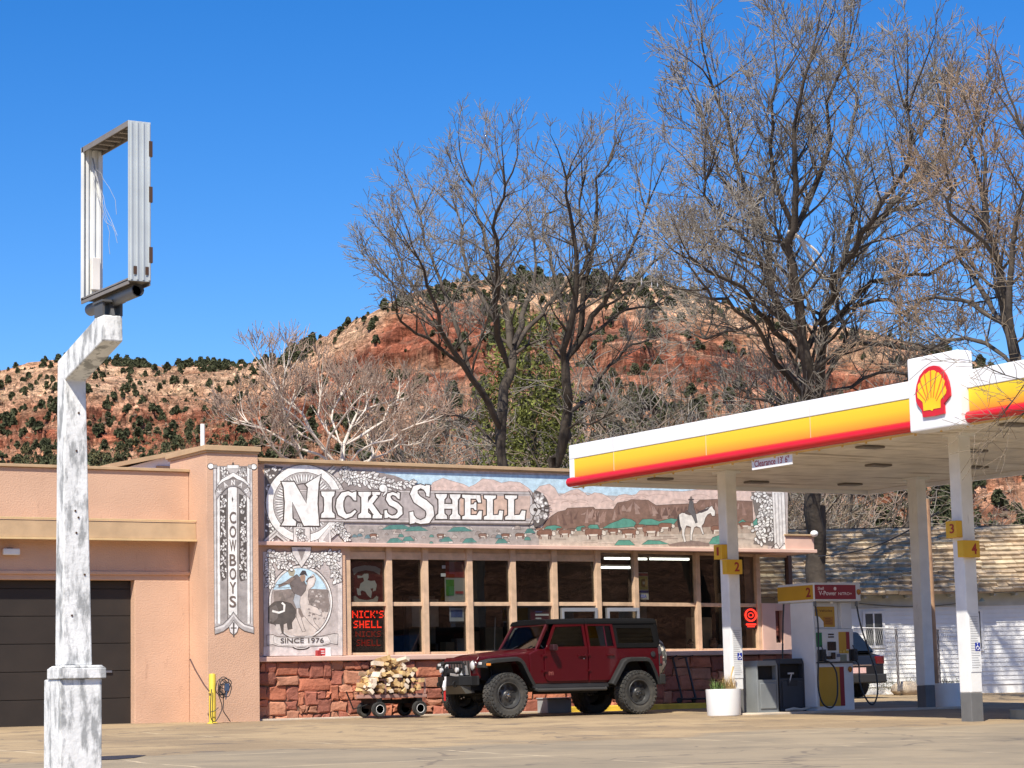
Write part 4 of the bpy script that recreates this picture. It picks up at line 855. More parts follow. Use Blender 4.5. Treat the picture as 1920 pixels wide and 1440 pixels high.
# banner
ban = [(150,195),(1700,212),(1712,225),(1712,412),(1700,425),(150,405)]
S(ban, (.25,.21,.19), c8); S([(150,200),(1700,217),(1706,415),(150,400)], (.56,.51,.48), c8)
S([(150,216),(1690,232),(1694,392),(150,380)], (.43,.38,.36), c8)
S([(150,220),(760,226),(760,378),(150,376)], (.40,.355,.335), c8); S([(1240,240),(1690,240),(1690,385),(1240,385)], (.62,.44,.34), c8); S([(1560,240),(1690,240),(1690,385),(1600,385)], (.56,.42,.35), c8)
line([(150,212),(1695,229)], 3, OUT, c8); line([(150,388),(1695,402)], 3, OUT, c8)
# flower cap at the banner's end
S(arcp(1712, 322, 100, 118, 88, -88, 20), (.12,.10,.09), c8)
for k in range(54):
    a = radians(rm.uniform(-84,84)); r_ = rm.uniform(.35,.97); S(arcp(1712+100*r_*cos(a), 322-116*r_*sin(a), 9, 10, 0, 300, 6), rm.choice([(.62,.58,.55),(.50,.47,.45),WH,(.36,.33,.31)]), c8)
S(arcp(1722, 328, 36, 40, 0, 330, 12), (.60,.57,.54), c8, OUT, 3); S(arcp(1722, 328, 12, 13, 0, 330, 10), OUT, c8)
for (x, y) in ((1680,205),(1820,300),(1830,325),(1815,350),(1680,435)): line([(1740,322),(x,y)], 5, OUT, c8)
# ---- lettering NICK'S SHELL
LET = MB()
def glyph(pieces, od=8.5):
    for (p, c_, g_) in ((OUT, OUT, od), (WH, WH, 0)):
        for pc in pieces: mpl(LET, grow(pc, g_) if g_ else pc, c_, c8, 0)
def serif_I(x0, x1, y0, y1, t=.30, s=24):
    c_ = (x0+x1)/2; w_ = (x1-x0)*t
    return [(x0,y0),(x1,y0),(x1-4,y0+s),(c_+w_,y0+s+14),(c_+w_*.9,(y0+y1)/2),(c_+w_,y1-s-14),(x1-2,y1-s),(x1,y1),(x0,y1),(x0+2,y1-s),(c_-w_,y1-s-14),(c_-w_*.9,(y0+y1)/2),(c_-w_,y0+s+14),(x0+4,y0+s)]
glyph([[(92,150),(172,150),(252,290),(262,185),(246,165),(345,103),(330,160),(322,290),(334,432),(262,430),(236,432),(160,275),(162,385),(186,405),(184,432),(90,430),(108,400),(114,290),(106,185)]], 9)
glyph([serif_I(346,434,212,380)])
glyph([ribbon([(560,262),(548,235),(520,222),(490,232),(468,268),(464,310),(476,350),(505,372),(540,362),(568,335)], [12,26,24,34,44,48,44,30,22,14]), [(548,218),(572,212),(572,270),(556,268)]])
glyph([serif_I(584,668,214,382,.26,20), ribbon([(640,318),(668,276),(700,236)],[20,30,30]), ribbon([(655,290),(690,340),(716,372)],[34,36,32]), [(674,214),(728,216),(722,234),(676,234)], [(676,384),(680,362),(738,362),(736,384)]])
glyph([arcp(744,190,25,24,0,330,14), ribbon([(764,186),(765,215),(744,240)],[16,14,5])], 5)
glyph([ribbon([(842,254),(830,232),(806,224),(782,234),(778,258),(796,284),(828,300),(852,322),(854,350),(832,372),(800,376),(774,364),(764,344)],[8,18,18,26,32,36,36,34,32,26,16,16,9]), [(836,215),(852,222),(850,262),(838,256)], [(753,334),(768,330),(776,380),(754,382)]])
glyph([ribbon([(1030,225),(1016,190),(985,178),(952,190),(942,225),(962,262),(1008,292),(1042,322),(1048,362),(1028,398),(985,408),(950,396),(930,362)],[12,28,24,38,48,54,56,54,50,40,24,26,14]), [(1018,168),(1046,172),(1042,246),(1022,240)], [(914,345),(938,340),(948,414),(916,420)]], 7)
glyph([serif_I(1082,1156,228,388,.26,20), serif_I(1172,1242,230,390,.26,20), [(1130,292),(1196,292),(1196,322),(1130,322)]])
glyph([[(1252,232),(1368,236),(1374,282),(1356,282),(1342,258),(1306,257),(1306,296),(1326,294),(1334,282),(1344,282),(1344,332),(1334,330),(1326,318),(1306,317),(1306,364),(1346,364),(1362,336),(1380,336),(1376,392),(1252,390),(1254,372),(1270,366),(1270,256),(1254,250)]])
for (a_, z_) in ((1392,1516),(1528,1660)):
    glyph([[(a_,236),(a_+78,238),(a_+76,254),(a_+58,262),(a_+58,364),(a_+94,362),(z_-24,334),(z_,336),(z_-6,394),(a_,392),(a_+2,374),(a_+20,366),(a_+20,262),(a_+2,254)]])
# ---- lower panel with the oval
S([(492,1035),(640,1037),(640,1228),(494,1229)], (.50,.44,.41))
S([(632,1037),(640,1037),(641,1228),(633,1228)], (.66,.60,.56))
S([(493,1213),(640,1212),(640,1229),(493,1230)], (.62,.56,.53))
OC, OR = (300/3.6+480, 1035/3.6+840), (212/3.6, 245/3.6)
S(arcp(OC[0]-1, OC[1]+2, OR[0]+1.5, OR[1]+3, 0, 354, 48), OUT); S(arcp(OC[0]-1, OC[1]+2, OR[0], OR[1]+1, 0, 354, 48), (.70,.66,.62)); 
OV = arcp(OC[0]-2, OC[1]+2, OR[0]-5, OR[1]-4, 0, 354, 48); S(OV, (.42,.36,.33), out=OUT, od=.8)
S([p for p in OV if p[1] < OC[1]-18], (.52,.70,.79))
S([(512,1109),(540,1104),(560,1108),(585,1104),(614,1106),(617,1135),(612,1160),(514,1160)], (.26,.215,.19))
for k in range(22): x = rm.uniform(516,612); y = rm.uniform(1108,1150); S([(x-5,y+4),(x-2,y-4),(x+3,y-5),(x+5,y+4)], rm.choice([(.34,.29,.26),(.19,.16,.14),(.30,.25,.22)]))
S([(512,1158),(560,1150),(614,1148),(606,1170),(585,1192),(540,1192),(518,1172)], (.60,.52,.46))
# steer
S([(80,1075),(120,1040),(170,1035),(230,1050),(260,1090),(262,1140),(235,1180),(240,1220),(212,1225),(205,1180),(180,1190),(180,1250),(160,1255),(150,1200),(120,1190),(80,1180)], (.10,.085,.075), c3, OUT, 3)
S([(90,1080),(130,1060),(150,1100),(140,1150),(110,1180),(85,1160)], (.17,.145,.13), c3); line([(105,1100),(150,1112),(185,1100),(188,1060),(170,1045)], 14, WH, c3)
S([(130,1190),(155,1190),(170,1250),(150,1262),(125,1225)], (.55,.50,.46), c3)
# galloping horse and leaning rider with rope
S([(335,940),(350,880),(385,855),(400,885),(385,930),(350,960),(345,1010),(360,1060),(410,1080),(440,1120),(425,1130),(370,1110),(390,1180),(430,1225),(415,1232),(360,1180),(320,1130),(300,1150),(320,1215),(330,1235),(310,1240),(285,1180),(270,1140),(270,1060),(255,1020),(275,985)], (.62,.54,.48), c3, OUT, 3)
S([(345,900),(380,850),(395,870),(375,935),(350,950)], (.75,.68,.62), c3); line([(335,905),(350,880),(385,868)], 9, (.15,.11,.1), c3)
S([(280,1060),(300,1090),(320,1140),(300,1145),(282,1110)], (.25,.2,.17), c3)
S([(235,880),(270,855),(320,900),(335,930),(330,960),(300,1000),(262,990),(240,960),(225,920)], (.17,.14,.13), c3, OUT, 3)
S([(260,985),(295,1000),(290,1050),(298,1080),(268,1082),(248,1030)], (.42,.44,.46), c3, OUT, 2)
S([(290,870),(310,850),(330,862),(328,895),(305,905)], (.42,.28,.20), c3); S([(285,862),(308,826),(330,828),(345,868),(325,855)], (.06,.05,.05), c3)
S([(200,900),(240,870),(260,880),(220,915),(150,940),(148,928)], (.24,.18,.15), c3, OUT, 2); line([(130,925),(200,915),(250,935),(200,945),(135,945)], 4, OUT, c3)
S([(205,820),(240,805),(262,830),(250,868),(222,862)], (.40,.36,.26), c3)
for k in range(40): x = rm.uniform(350,460); y = rm.uniform(960,1180); S([(x-9,y+5),(x-3,y-8),(x+7,y-5),(x+9,y+6)], rm.choice([(.34,.29,.26),(.50,.45,.41),(.24,.2,.18),(.58,.52,.47)]), c3)
line(arcp(OC[0]-1, OC[1]+2, OR[0]-1, OR[1]-1, 60, -60, 24), 2.2, WH); line(arcp(OC[0]-1, OC[1]+2, OR[0]-3.5, OR[1]-3, 60, -60, 24), .9, OUT)
# ribbon SINCE 1976
S([(70,1265),(110,1262),(140,1275),(300,1282),(440,1272),(520,1255),(548,1258),(545,1325),(500,1318),(440,1335),(300,1345),(150,1338),(110,1325),(72,1330)], (.60,.55,.51), c3, OUT, 4)
S([(115,1275),(300,1292),(480,1270),(500,1310),(440,1328),(300,1338),(150,1330),(118,1315)], (.70,.66,.62), c3, OUT, 2)
line(arcp(300,1335,60,26,200,340,10), 8, OUT, c3); line(arcp(300,1333,52,20,200,340,10), 5, (.7,.66,.62), c3)
# leaves across the top and down both sides
garland([(500,1042),(530,1048),(560,1046),(600,1044),(636,1042)], 30, 9, 9, 5.5, base=(.25,.21,.19)); garland([(502,1052),(504,1075),(506,1102)], 15, 6, 9, 5.5); garland([(620,1052),(628,1072),(632,1092)], 14, 6, 9, 5.5)
garland([(520,1050),(530,1062),(545,1060)], 9, 7, 8, 5); garland([(600,1050),(590,1060),(578,1056)], 8, 6, 8, 5)
S([(545,1026),(582,1026),(580,1040),(564,1064),(548,1040)], (.68,.64,.6), out=OUT, od=1.0); S([(556,1030),(572,1030),(564,1052)], (.3,.26,.24))
sb_ = MU.build('mural', PAINT, store, recalc=False); LET.build('mural_lettering', PAINT, store, recalc=False)
b = MB(); b.col = (.10,.08,.07)
p0 = c3(160,1318); p1 = c3(452,1316); put_text(b, 'SINCE 1976', (p0[0]-6.5, -.225-4+.06, p0[2]-.0), (1,0,0), (0,0,1), p1[0]-p0[0], .10, .012)
b.v = [(v[0], -4-.003-.000016*(_lay[0]+2), v[2]) for v in b.v]; b.build('date_lettering', PAINT, store, recalc=False)

# ---- vertical banner painted on the tower
TW = MB(); _lay[0] = 0
c4 = lambda x, y: onY(380+x/4.2333, 860+y/4.2353, TF)
def T(pts, col, out=None, od=3.0):
    if out is not None: mpl(TW, grow(pts, od), out, c4, TF)
    mpl(TW, pts, col, c4, TF)
DK = (.10,.085,.075)
T([(84,60),(392,62),(400,1340),(330,1330),(245,1250),(160,1330),(96,1350)], (.43,.40,.38), DK, 3)
for (x0_, x1_, c_) in ((92,104,(.62,.59,.56)),(116,134,WH),(136,192,(.34,.31,.29)),(192,198,DK),(272,284,(.30,.27,.25)),(286,350,(.36,.33,.31)),(352,370,WH),(378,388,(.62,.59,.56))):
    T([(x0_,64),(x1_,64),(x1_+4,1310),(x0_+4,1310)], c_)
for xx in (108,374): T([(xx,64),(xx+3,64),(xx+7,1310),(xx+4,1310)], DK)
T([(200,210),(270,210),(274,1235),(240,1260),(204,1235)], WH, DK, 3)
def scat(xa, xb, ya, yb, n):
    for k in range(n):
        x, y = rm.uniform(xa, xb), rm.uniform(ya, yb); a = rm.uniform(-1, 1)+pi/2; L_, W_ = rm.uniform(24,34), rm.uniform(13,17); ca, sa = cos(a), sin(a); P_ = []
        for t, w_ in ((-.5,0),(-.2,.9),(.2,.8),(.5,0),(.2,-.8),(-.2,-.9)): P_.append((x+ca*t*L_-sa*w_*W_/2, y+sa*t*L_+ca*w_*W_/2))
        T(P_, rm.choice([WH,(.70,.68,.64),(.56,.53,.50)]), DK, 3.0)
T([(136,300),(190,280),(190,950),(150,975),(136,900)], DK); scat(145,184,300,935,62)
T([(288,280),(348,300),(348,960),(300,975),(288,930)], DK); scat(297,344,300,950,66)
T([(134,64),(352,64),(352,190),(134,190)], (.22,.19,.17)); scat(142,205,75,170,24); scat(275,345,75,170,24)
T([(175,64),(305,64),(240,150)], (.52,.49,.46), DK, 3); T([(195,52),(285,52),(285,78),(195,78)], WH, DK, 4); T([(236,28),(244,28),(250,52),(230,52)], DK)
T([(150,165),(240,110),(330,165),(368,205),(345,210),(240,140),(135,210),(118,205)], WH, DK, 4)
for (x, y) in ((62,60),(405,64)): T(arcp(x,y,22,20,0,330,14), WH, DK, 5); 
T([(84,52),(110,50),(112,72),(84,74)], (.4,.37,.34), DK, 3); T([(360,50),(386,50),(386,74),(362,72)], (.4,.37,.34), DK, 3)
T(ribbon(arcp(240,330,128,140,155,25,16), 54), (.30,.27,.25), DK, 4)
T([(98,270),(150,232),(150,262),(112,318)], (.45,.42,.40), DK, 3); T([(382,270),(330,232),(330,262),(368,318)], (.45,.42,.40), DK, 3)
T([(235,300),(241,322),(235,345),(229,322)], DK)
T([(95,1342),(160,1318),(205,1275),(243,1220),(280,1275),(330,1318),(403,1338),(403,1385),(330,1365),(280,1330),(245,1290),(205,1335),(160,1370),(97,1392)], (.42,.39,.37), DK, 5)
T(ribbon([(100,1352),(165,1330),(205,1290),(243,1240),(282,1290),(330,1328),(398,1348)], 14), (.66,.63,.60))
T([(245,1290),(282,1335),(270,1375),(245,1400),(218,1375),(210,1335)], (.72,.69,.66), DK, 5); T([(238,1300),(252,1300),(250,1415),(240,1415)], DK); T([(222,1340),(268,1340),(268,1350),(222,1350)], DK)
TW.build('tower_mural', PAINT, store, recalc=False)
b = MB(); b.col = (.16,.12,.10)
yT = TF-.002-.000016*(_lay[0]+3)
for ch, yy in zip('COWBOYS', (468,580,690,805,915,1025,1135)):
    p0, p1 = c4(212,yy+46), c4(264,yy-46); put_text(b, ch, (p0[0]-6.5, yT-4, p0[2]), (1,0,0), (0,0,1), p1[0]-p0[0], p1[2]-p0[2], .015)
b.build('cowboys_lettering', PAINT, store, recalc=False)
b = MB(); b.col = WH
for k, ch in enumerate('KANAB'):
    a = radians(148-29*k); xx, yy = 240+128*cos(a), 330-140*sin(a); ux = (cos(a-pi/2), 0, sin(a-pi/2)); uz = (cos(a), 0, sin(a)); p = c4(xx, yy); s_ = .105
    o_ = np.array([p[0]-6.5, yT-4-.001, p[2]])-np.array(ux)*s_*.36-np.array(uz)*s_*.45; put_text(b, ch, o_, ux, uz, s_*.72, s_*.95, .02)
b.build('kanab_lettering', PAINT, store, recalc=False)
# ================================================================== bare trees
BARK = mat('bark_dark', (.082,.068,.055), .95, var=.3, scale=2.5, bump=.8, bscale=12, spec=.1)
TWIG = mat('twig_greybrown', (.25,.222,.185), .95, var=.3, scale=.8, spec=.1)
TWIGT = mat('twig_tan', (.25,.195,.135), .95, var=.3, scale=.8, spec=.1)
TWIGR = mat('twig_russet', (.28,.20,.135), .95, var=.35, scale=.8, spec=.1)
PALE = mat('bark_pale', (.60,.53,.45), .9, var=.22, scale=3, spec=.1, dirt=((.30,.25,.21), 5, .62, (1,1,.4)))
PALT = mat('twig_pinkbrown', (.36,.27,.21), .95, var=.3, scale=.8, spec=.1)
class Tree:
    maxlev = 4; thick = 1.0
    def __init__(s, seed): s.r = random.Random(seed); s.big = []; s.fine = []
    def rnd(s): return np.array([s.r.gauss(0,1), s.r.gauss(0,1), s.r.gauss(0,1)])
    def grow(s, p, d, L, r, lev, up=.12, kink=.22, spread=.75, dens=1.0, minr=.008):
        """one shoot, its side shoots and their twigs"""
        n = max(3, int(L/(.55 if lev == 1 else .38 if lev == 2 else .26))); st = L/n; P_ = [p]; R_ = [r]
        for i in range(n):
            d = d+s.rnd()*kink*(.6 if lev == 1 else 1)*.55; d[2] += up; d = d/np.linalg.norm(d); p = p+d*st; P_.append(p); rr = max(minr, r*(1-.78*(i+1)/n)); R_.append(rr)
            if lev < s.maxlev and i >= (1 if lev > 1 else 1):
                k = (1.2, 2.2, 2.7, 1.0)[lev-1]*dens*s.thick
                while s.r.random() < k:
                    k -= 1; e = s.rnd(); e -= d*(e@d); e /= np.linalg.norm(e)+1e-9; nd = d*(1-.35*spread)+e*spread*s.r.uniform(.55,1.1); nd /= np.linalg.norm(nd)
                    f_ = 1-.55*i/n; cl = L*s.r.uniform(.34,.62)*f_
                    s.grow(p, nd, max(cl,.35), max(rr*.62, minr), lev+1, up, kink, spread, dens, minr)
        (s.big if lev <= 2 else s.fine).append((P_, R_))
    def limb(s, pts, r0, r1, dens=1.0, child=3.2, up=.10, spread=.75, kids=True, minr=.008, kstart=.12):
        """a hand laid main limb that sprouts branches"""
        P0 = [np.array(q, float) for q in pts]; L = [np.linalg.norm(P0[i+1]-P0[i]) for i in range(len(P0)-1)]; T_ = sum(L); n = max(4, int(T_/.5)); P_ = []
        for i in range(n+1):
            t = i/n*T_; k = 0
            while k < len(L)-1 and t > L[k]: t -= L[k]; k += 1
            f_ = t/L[k]; a = P0[max(k-1,0)]; b_ = P0[k]; c_ = P0[k+1]; e = P0[min(k+2,len(P0)-1)]
            q = .5*((2*b_)+(-a+c_)*f_+(2*a-5*b_+4*c_-e)*f_*f_+(-a+3*b_-3*c_+e)*f_**3); P_.append(q+s.rnd()*.05*min(1,i/3))
        r0 *= .76; child *= .9
        R_ = [r0+(r1-r0)*(i/n)**.8 for i in range(n+1)]; R_[0] *= .35; R_[1] *= .8; s.big.append((P_, R_))
        if kids:
            for i in range(int(n*kstart)+1, n+1):
                d = P_[i]-P_[i-1]; d /= np.linalg.norm(d); k = 1.95*dens
                while s.r.random() < k:
                    k -= 1; e = s.rnd(); e[2] = abs(e[2])*.6; e -= d*(e@d); e /= np.linalg.norm(e)+1e-9; nd = d*.65+e*s.r.uniform(.5,1.1); nd /= np.linalg.norm(nd)
                    t = i/n; s.grow(P_[i], nd, child*s.r.uniform(.5,1.15)*(1-.35*t), R_[i]*.45, 2, up, .22, spread, dens, minr)
            d = P_[-1]-P_[-2]; d /= np.linalg.norm(d)
            for q in range(3): s.grow(P_[-1], d+s.rnd()*.3, child*s.r.uniform(.6,1), r1, 2, up, .22, spread, dens, minr)
    @staticmethod
    def mesh(shoots, n):
        V = []; F_ = []; off = 0
        for P_, R_ in shoots:
            P_ = np.array(P_); R_ = np.array(R_); m_ = len(P_); D = np.gradient(P_, axis=0); D /= np.linalg.norm(D, axis=1)[:, None]+1e-9
            A_ = np.where(np.abs(D[:, 2:3]) < .9, np.array([[0,0,1.]]), np.array([[1.,0,0]])); E_ = np.cross(D, A_); E_ /= np.linalg.norm(E_, axis=1)[:, None]+1e-9; G_ = np.cross(D, E_)
            th = np.arange(n)*2*pi/n; ring_ = P_[:, None, :]+R_[:, None, None]*(np.cos(th)[None, :, None]*E_[:, None, :]+np.sin(th)[None, :, None]*G_[:, None, :]); V.append(ring_.reshape(-1, 3))
            i = np.arange(m_-1)[:, None]*n; k = np.arange(n)[None, :]; k2 = (k+1) % n; q = np.stack([i+k, i+k2, i+n+k2, i+n+k], -1).reshape(-1, 4)+off; F_.append(q); off += m_*n
        return (np.concatenate(V), np.concatenate(F_)) if V else (None, None)
    def build(s, name, base, bark, twig, **tg):
        root = empty(name, base, **tg); base = np.array(base, float)
        for nm, sh, n, m_ in (('trunk', s.big, 7, bark), ('crown', s.fine, 3, twig)):
            V, F_ = Tree.mesh(sh, n)
            if V is None: continue
            me = bpy.data.meshes.new(nm); me.vertices.add(len(V)); me.vertices.foreach_set('co', (V-base).astype(np.float32).ravel()); me.loops.add(F_.size); me.loops.foreach_set('vertex_index', F_.astype(np.int32).ravel())
            me.polygons.add(len(F_)); me.polygons.foreach_set('loop_start', (np.arange(len(F_))*4).astype(np.int32)); me.update(calc_edges=True); me.materials.append(m_)
            me.polygons.foreach_set('use_smooth', [True]*len(me.polygons)); link(bpy.data.objects.new(nm, me), root)
        return root
def tp(pts, D, rnd, dd=0.0):
    """limb way-points: (x, y) in the photograph with a depth that wanders as the limb leaves the trunk"""
    out = []; k = rnd.uniform(-1, 1)*dd
    for i, (x, y) in enumerate(pts): out.append(atD(x, y, D+k*i/(len(pts)-1 or 1)))
    return out
# tree behind the store, left
DA = 66.0; r1_ = random.Random(2); t = Tree(31)
gb = atD(940,870,DA); gb2 = atD(1045,870,DA)
t.limb([(gb[0]+.6,gb[1],.2), tuple(atD(940,960,DA)), tuple(atD(939,850,DA)), tuple(atD(942,780,DA))], .42, .12, kids=False)
LA = [([(938,850),(942,760),(958,660),(966,600),(950,540),(925,450),(905,400),(895,330),(880,270)],.27,2.6),([(966,610),(985,560),(1000,500),(1015,450),(1010,380)],.15,2.3),([(955,660),(925,560),(935,480),(930,400),(925,330),(945,260)],.17,2.4),
 ([(940,800),(900,720),(860,660),(820,600),(800,540),(775,480),(760,420)],.17,2.6),([(880,690),(850,600),(830,520),(800,450),(780,400),(765,330)],.12,2.3),([(960,640),(1000,570),(1040,520),(1080,480),(1100,450)],.13,2.3),([(925,560),(890,490),(860,430),(850,360),(845,320)],.11,2.2),
 ([(860,660),(800,610),(750,580),(705,540)],.10,2.4),([(820,600),(770,540),(720,500),(695,460)],.09,2.3),([(800,540),(760,500),(720,430),(712,400)],.07,2.0),([(930,830),(900,800),(870,770),(840,760)],.07,1.6)]
def shr(pts, cx, cy, fx, fy): return [(cx+(x-cx)*fx, cy-(cy-y)*fy if y < cy else y) for x, y in pts]
for pts, r0, ch in LA: t.limb(tp(shr(pts, 940, 870, .86, .86), DA, r1_, 4.5), r0, .03, child=ch, dens=.92, kstart=.3)
t.build('bare_tree', tuple(gb), BARK, TWIG, label='tall bare dark tree rising just behind the store roof left of the evergreen', cat='tree')
t = Tree(77); DB = 68.0
LB = [([(1045,875),(1062,790),(1062,700),(1065,600),(1080,520),(1085,440),(1075,370),(1060,300),(1065,240)],.27,2.5),([(1062,650),(1095,560),(1105,470),(1120,400),(1130,330),(1130,260),(1150,215)],.16,2.4),([(1065,640),(1095,600),(1130,530),(1170,460),(1200,400),(1225,350),(1240,310)],.16,2.4),
 ([(1095,600),(1150,560),(1200,530),(1250,520)],.09,2.2),([(1062,760),(1110,730),(1160,660),(1190,620),(1240,600)],.11,2.0),([(1066,560),(1045,480),(1030,420),(1015,360),(1020,320)],.09,2.0),([(1130,530),(1190,500),(1230,455),(1262,420)],.08,2.1),([(1080,520),(1110,420),(1090,330),(1100,260)],.09,2.0),([(1055,800),(1090,780),(1130,775)],.06,1.6)]
t.limb([(gb2[0]+.3,gb2[1],.2), tuple(atD(1040,900,DB)), tuple(atD(1052,850,DB)), tuple(atD(1062,790,DB))], .40, .12, kids=False)
for pts, r0, ch in LB: t.limb(tp(shr(pts, 1052, 870, .86, .85), DB, r1_, 4.5), r0, .03, child=ch, dens=.92, kstart=.3)
t.build('bare_tree', tuple(gb2), BARK, TWIG, label='tall bare dark tree behind the store roof right of the evergreen', cat='tree')
# biggest tree, behind the canopy
t = Tree(5); DC = 58.0; g_ = atD(1535,1290,DC)
LC = [([(1535,1060),(1530,925),(1515,800),(1512,690),(1500,600),(1478,470),(1480,380),(1490,270),(1480,180),(1500,80),(1510,20)],.345,3.0),
 ([(1525,760),(1545,650),(1545,560),(1570,480),(1600,410),(1640,350),(1690,290),(1730,200),(1720,120)],.2,2.8),([(1500,600),(1440,500),(1430,430),(1405,330),(1370,240),(1345,150),(1320,60)],.17,2.7),([(1478,470),(1470,350),(1440,250),(1430,150),(1450,60)],.13,2.5),
 ([(1480,380),(1530,260),(1560,180),(1555,90),(1590,20)],.14,2.5),([(1570,480),(1620,300),(1600,200),(1610,100),(1600,30)],.12,2.5),([(1600,410),(1680,330),(1740,260),(1790,190),(1800,120)],.11,2.5),([(1590,400),(1680,330),(1760,300),(1810,250),(1845,190)],.11,2.5),
 ([(1560,560),(1640,480),(1720,460),(1790,440),(1830,420)],.10,2.3),([(1510,640),(1430,560),(1380,500),(1320,450),(1270,430)],.12,2.5),([(1440,500),(1400,410),(1350,360),(1300,310),(1290,260)],.10,2.4),([(1515,720),(1440,630),(1400,560),(1340,520),(1290,490)],.12,2.3),
 ([(1530,700),(1590,590),(1570,500),(1600,450)],.11,2.0),([(1555,640),(1620,600),(1700,600),(1770,610),(1800,600)],.12,2.2),([(1400,330),(1340,280),(1310,210),(1290,130)],.07,2.2),([(1545,560),(1620,520),(1680,500),(1720,530)],.08,2.0),([(1420,430),(1340,400),(1290,400)],.07,2.1),([(1400,560),(1340,570),(1290,590)],.07,1.9),([(1730,200),(1760,140),(1800,110)],.05,1.8),
 ([(1520,780),(1470,740),(1420,720),(1380,700)],.07,1.7),([(1540,700),(1620,680),(1680,660),(1740,670)],.08,1.8)]
t.limb([(g_[0],g_[1],.2), tuple(atD(1537,1150,DC)), tuple(atD(1535,1060,DC)), tuple(atD(1532,950,DC))], .44, .24, kids=False)
for pts, r0, ch in LC: t.limb(tp(shr(pts, 1530, 1060, .88, .90), DC, r1_, 5.0), r0, .03, child=ch, dens=1.06, kstart=.22)
t.build('bare_tree', (g_[0],g_[1],.2), BARK, TWIG, label='largest bare spreading tree, its crown high above the yellow canopy', cat='tree')
# dead pale branch lodged in it
b = MB(); P_ = [atD(x, y, DC-2.5) for x, y in ((1476,434),(1500,445),(1512,470),(1530,500),(1545,520))]; b.tube(P_, [.06,.05,.045,.03,.015], 6); P_ = [atD(x, y, DC-2.5) for x, y in ((1502,447),(1530,470),(1550,495))]; b.tube(P_, [.04,.03,.01], 5)
tag(b.build('broken_branch', PALE), 'pale dead branch lodged in the middle of the largest tree', 'branch')
# russet tree at the right edge
t = Tree(12); DD = 50.0; g_ = atD(2030,1290,DD)
LD = [([(1915,740),(1905,690),(1880,560),(1860,440),(1835,330),(1815,240)],.22,2.4),([(1900,660),(1890,520),(1905,400),(1925,300),(1920,200)],.13,2.2),([(1880,600),(1830,520),(1790,460),(1760,430)],.10,2.2),([(1885,600),(1820,560),(1760,540),(1710,560)],.09,2.1),([(1870,480),(1830,420),(1780,380),(1770,330)],.08,2.0),
 ([(1905,690),(1850,640),(1790,620),(1740,640)],.09,1.9),([(1930,700),(1960,560),(1950,420)],.12,2.2),([(1850,400),(1840,300),(1835,230)],.06,1.8),([(1900,640),(1940,600),(1960,560)],.06,1.8)]
t.limb([(g_[0],g_[1],.2), tuple(atD(2010,1100,DD)), tuple(atD(1940,820,DD)), tuple(atD(1915,740,DD))], .32, .24, kids=False)
for pts, r0, ch in LD: t.limb(tp(shr(pts, 1915, 740, .95, .93), DD, r1_, 4.0), r0, .03, child=ch, dens=.98, kstart=.2)
t.build('bare_tree', (g_[0],g_[1],.2), BARK, TWIGR, label='russet budding tree leaning in at the edge beyond the logo box', cat='tree')
# near tree whose twigs hang in front of the canopy end
t = Tree(44); DE = 27.0; g_ = atD(2120,1400,DE)
t.limb([(g_[0],g_[1],gz(g_[0],g_[1])-.1), tuple(atD(2110,1100,DE)), tuple(atD(2080,800,DE)), tuple(atD(2040,560,DE))], .16, .06, kids=False)
for pts in ([(2085,830),(2000,740),(1940,715),(1890,712)],[(2080,800),(2010,690),(1950,690),(1900,740)],[(2060,680),(2000,600),(1950,560)],[(2090,900),(2020,800),(1960,760),(1915,770)]): t.limb(tp(pts, DE, r1_, .8), .028, .006, child=.7, dens=.5, up=-.01, kstart=.35, minr=.0035)
t.build('bare_tree', (g_[0],g_[1],gz(g_[0],g_[1])-.1), BARK, TWIGT, label='near tree at the edge, its thin twigs hanging across the canopy fascia', cat='tree')
# pale barked tree above the mural
t = Tree(8); DF = 60.0; g_ = atD(640,1290,DF)
LF = [([(600,905),(560,850),(545,800),(530,740),(540,690)],.11,1.1),([(660,905),(700,850),(700,800),(690,750),(705,710)],.11,1.1),([(640,900),(645,840),(650,790),(665,740),(700,700),(745,680)],.13,1.5),([(635,860),(600,800),(570,740),(545,690),(515,650),(495,610)],.13,1.6),([(640,850),(640,790),(600,740),(600,700),(590,670)],.10,1.4),([(650,800),(685,770),(715,740),(740,700),(760,670)],.12,1.4),
 ([(630,860),(580,820),(530,800),(500,760),(460,730)],.10,1.5),([(600,800),(545,760),(520,700),(525,650),(520,600)],.08,1.4),([(655,860),(690,800),(735,790),(770,760),(790,740)],.09,1.4),([(620,830),(590,780),(560,730),(520,700)],.08,1.3),([(640,800),(625,740),(630,700),(640,670)],.08,1.3),
 ([(600,860),(540,850),(500,800),(480,760),(440,745)],.08,1.4),([(645,870),(690,850),(720,825),(755,810),(780,800)],.08,1.2),([(635,880),(560,870),(520,830),(500,790)],.08,1.3),([(670,740),(690,700),(700,670)],.06,1.2),([(620,880),(610,820),(620,770),(655,720),(660,690)],.09,1.3)]
t.limb([(g_[0],g_[1],.2), tuple(atD(642,1100,DF)), tuple(atD(640,1000,DF))], .3, .2, kids=False); [t.limb([tuple(atD(640,1010,DF)), tuple(atD(640+q,900,DF))], .15, .09, kids=False) for q in (-40,-12,5,28)]
for pts, r0, ch in LF: t.limb(tp(shr(pts, 620, 900, .92, .66), DF, r1_, 2.5), r0*.7, .02, child=ch*.8, dens=.85, up=.16, kstart=.3)
pf = t.fine; t.build('pale_tree', (g_[0],g_[1],.2), PALE, PALT, label='pale barked leafless tree with many upright limbs above the mural', cat='tree')
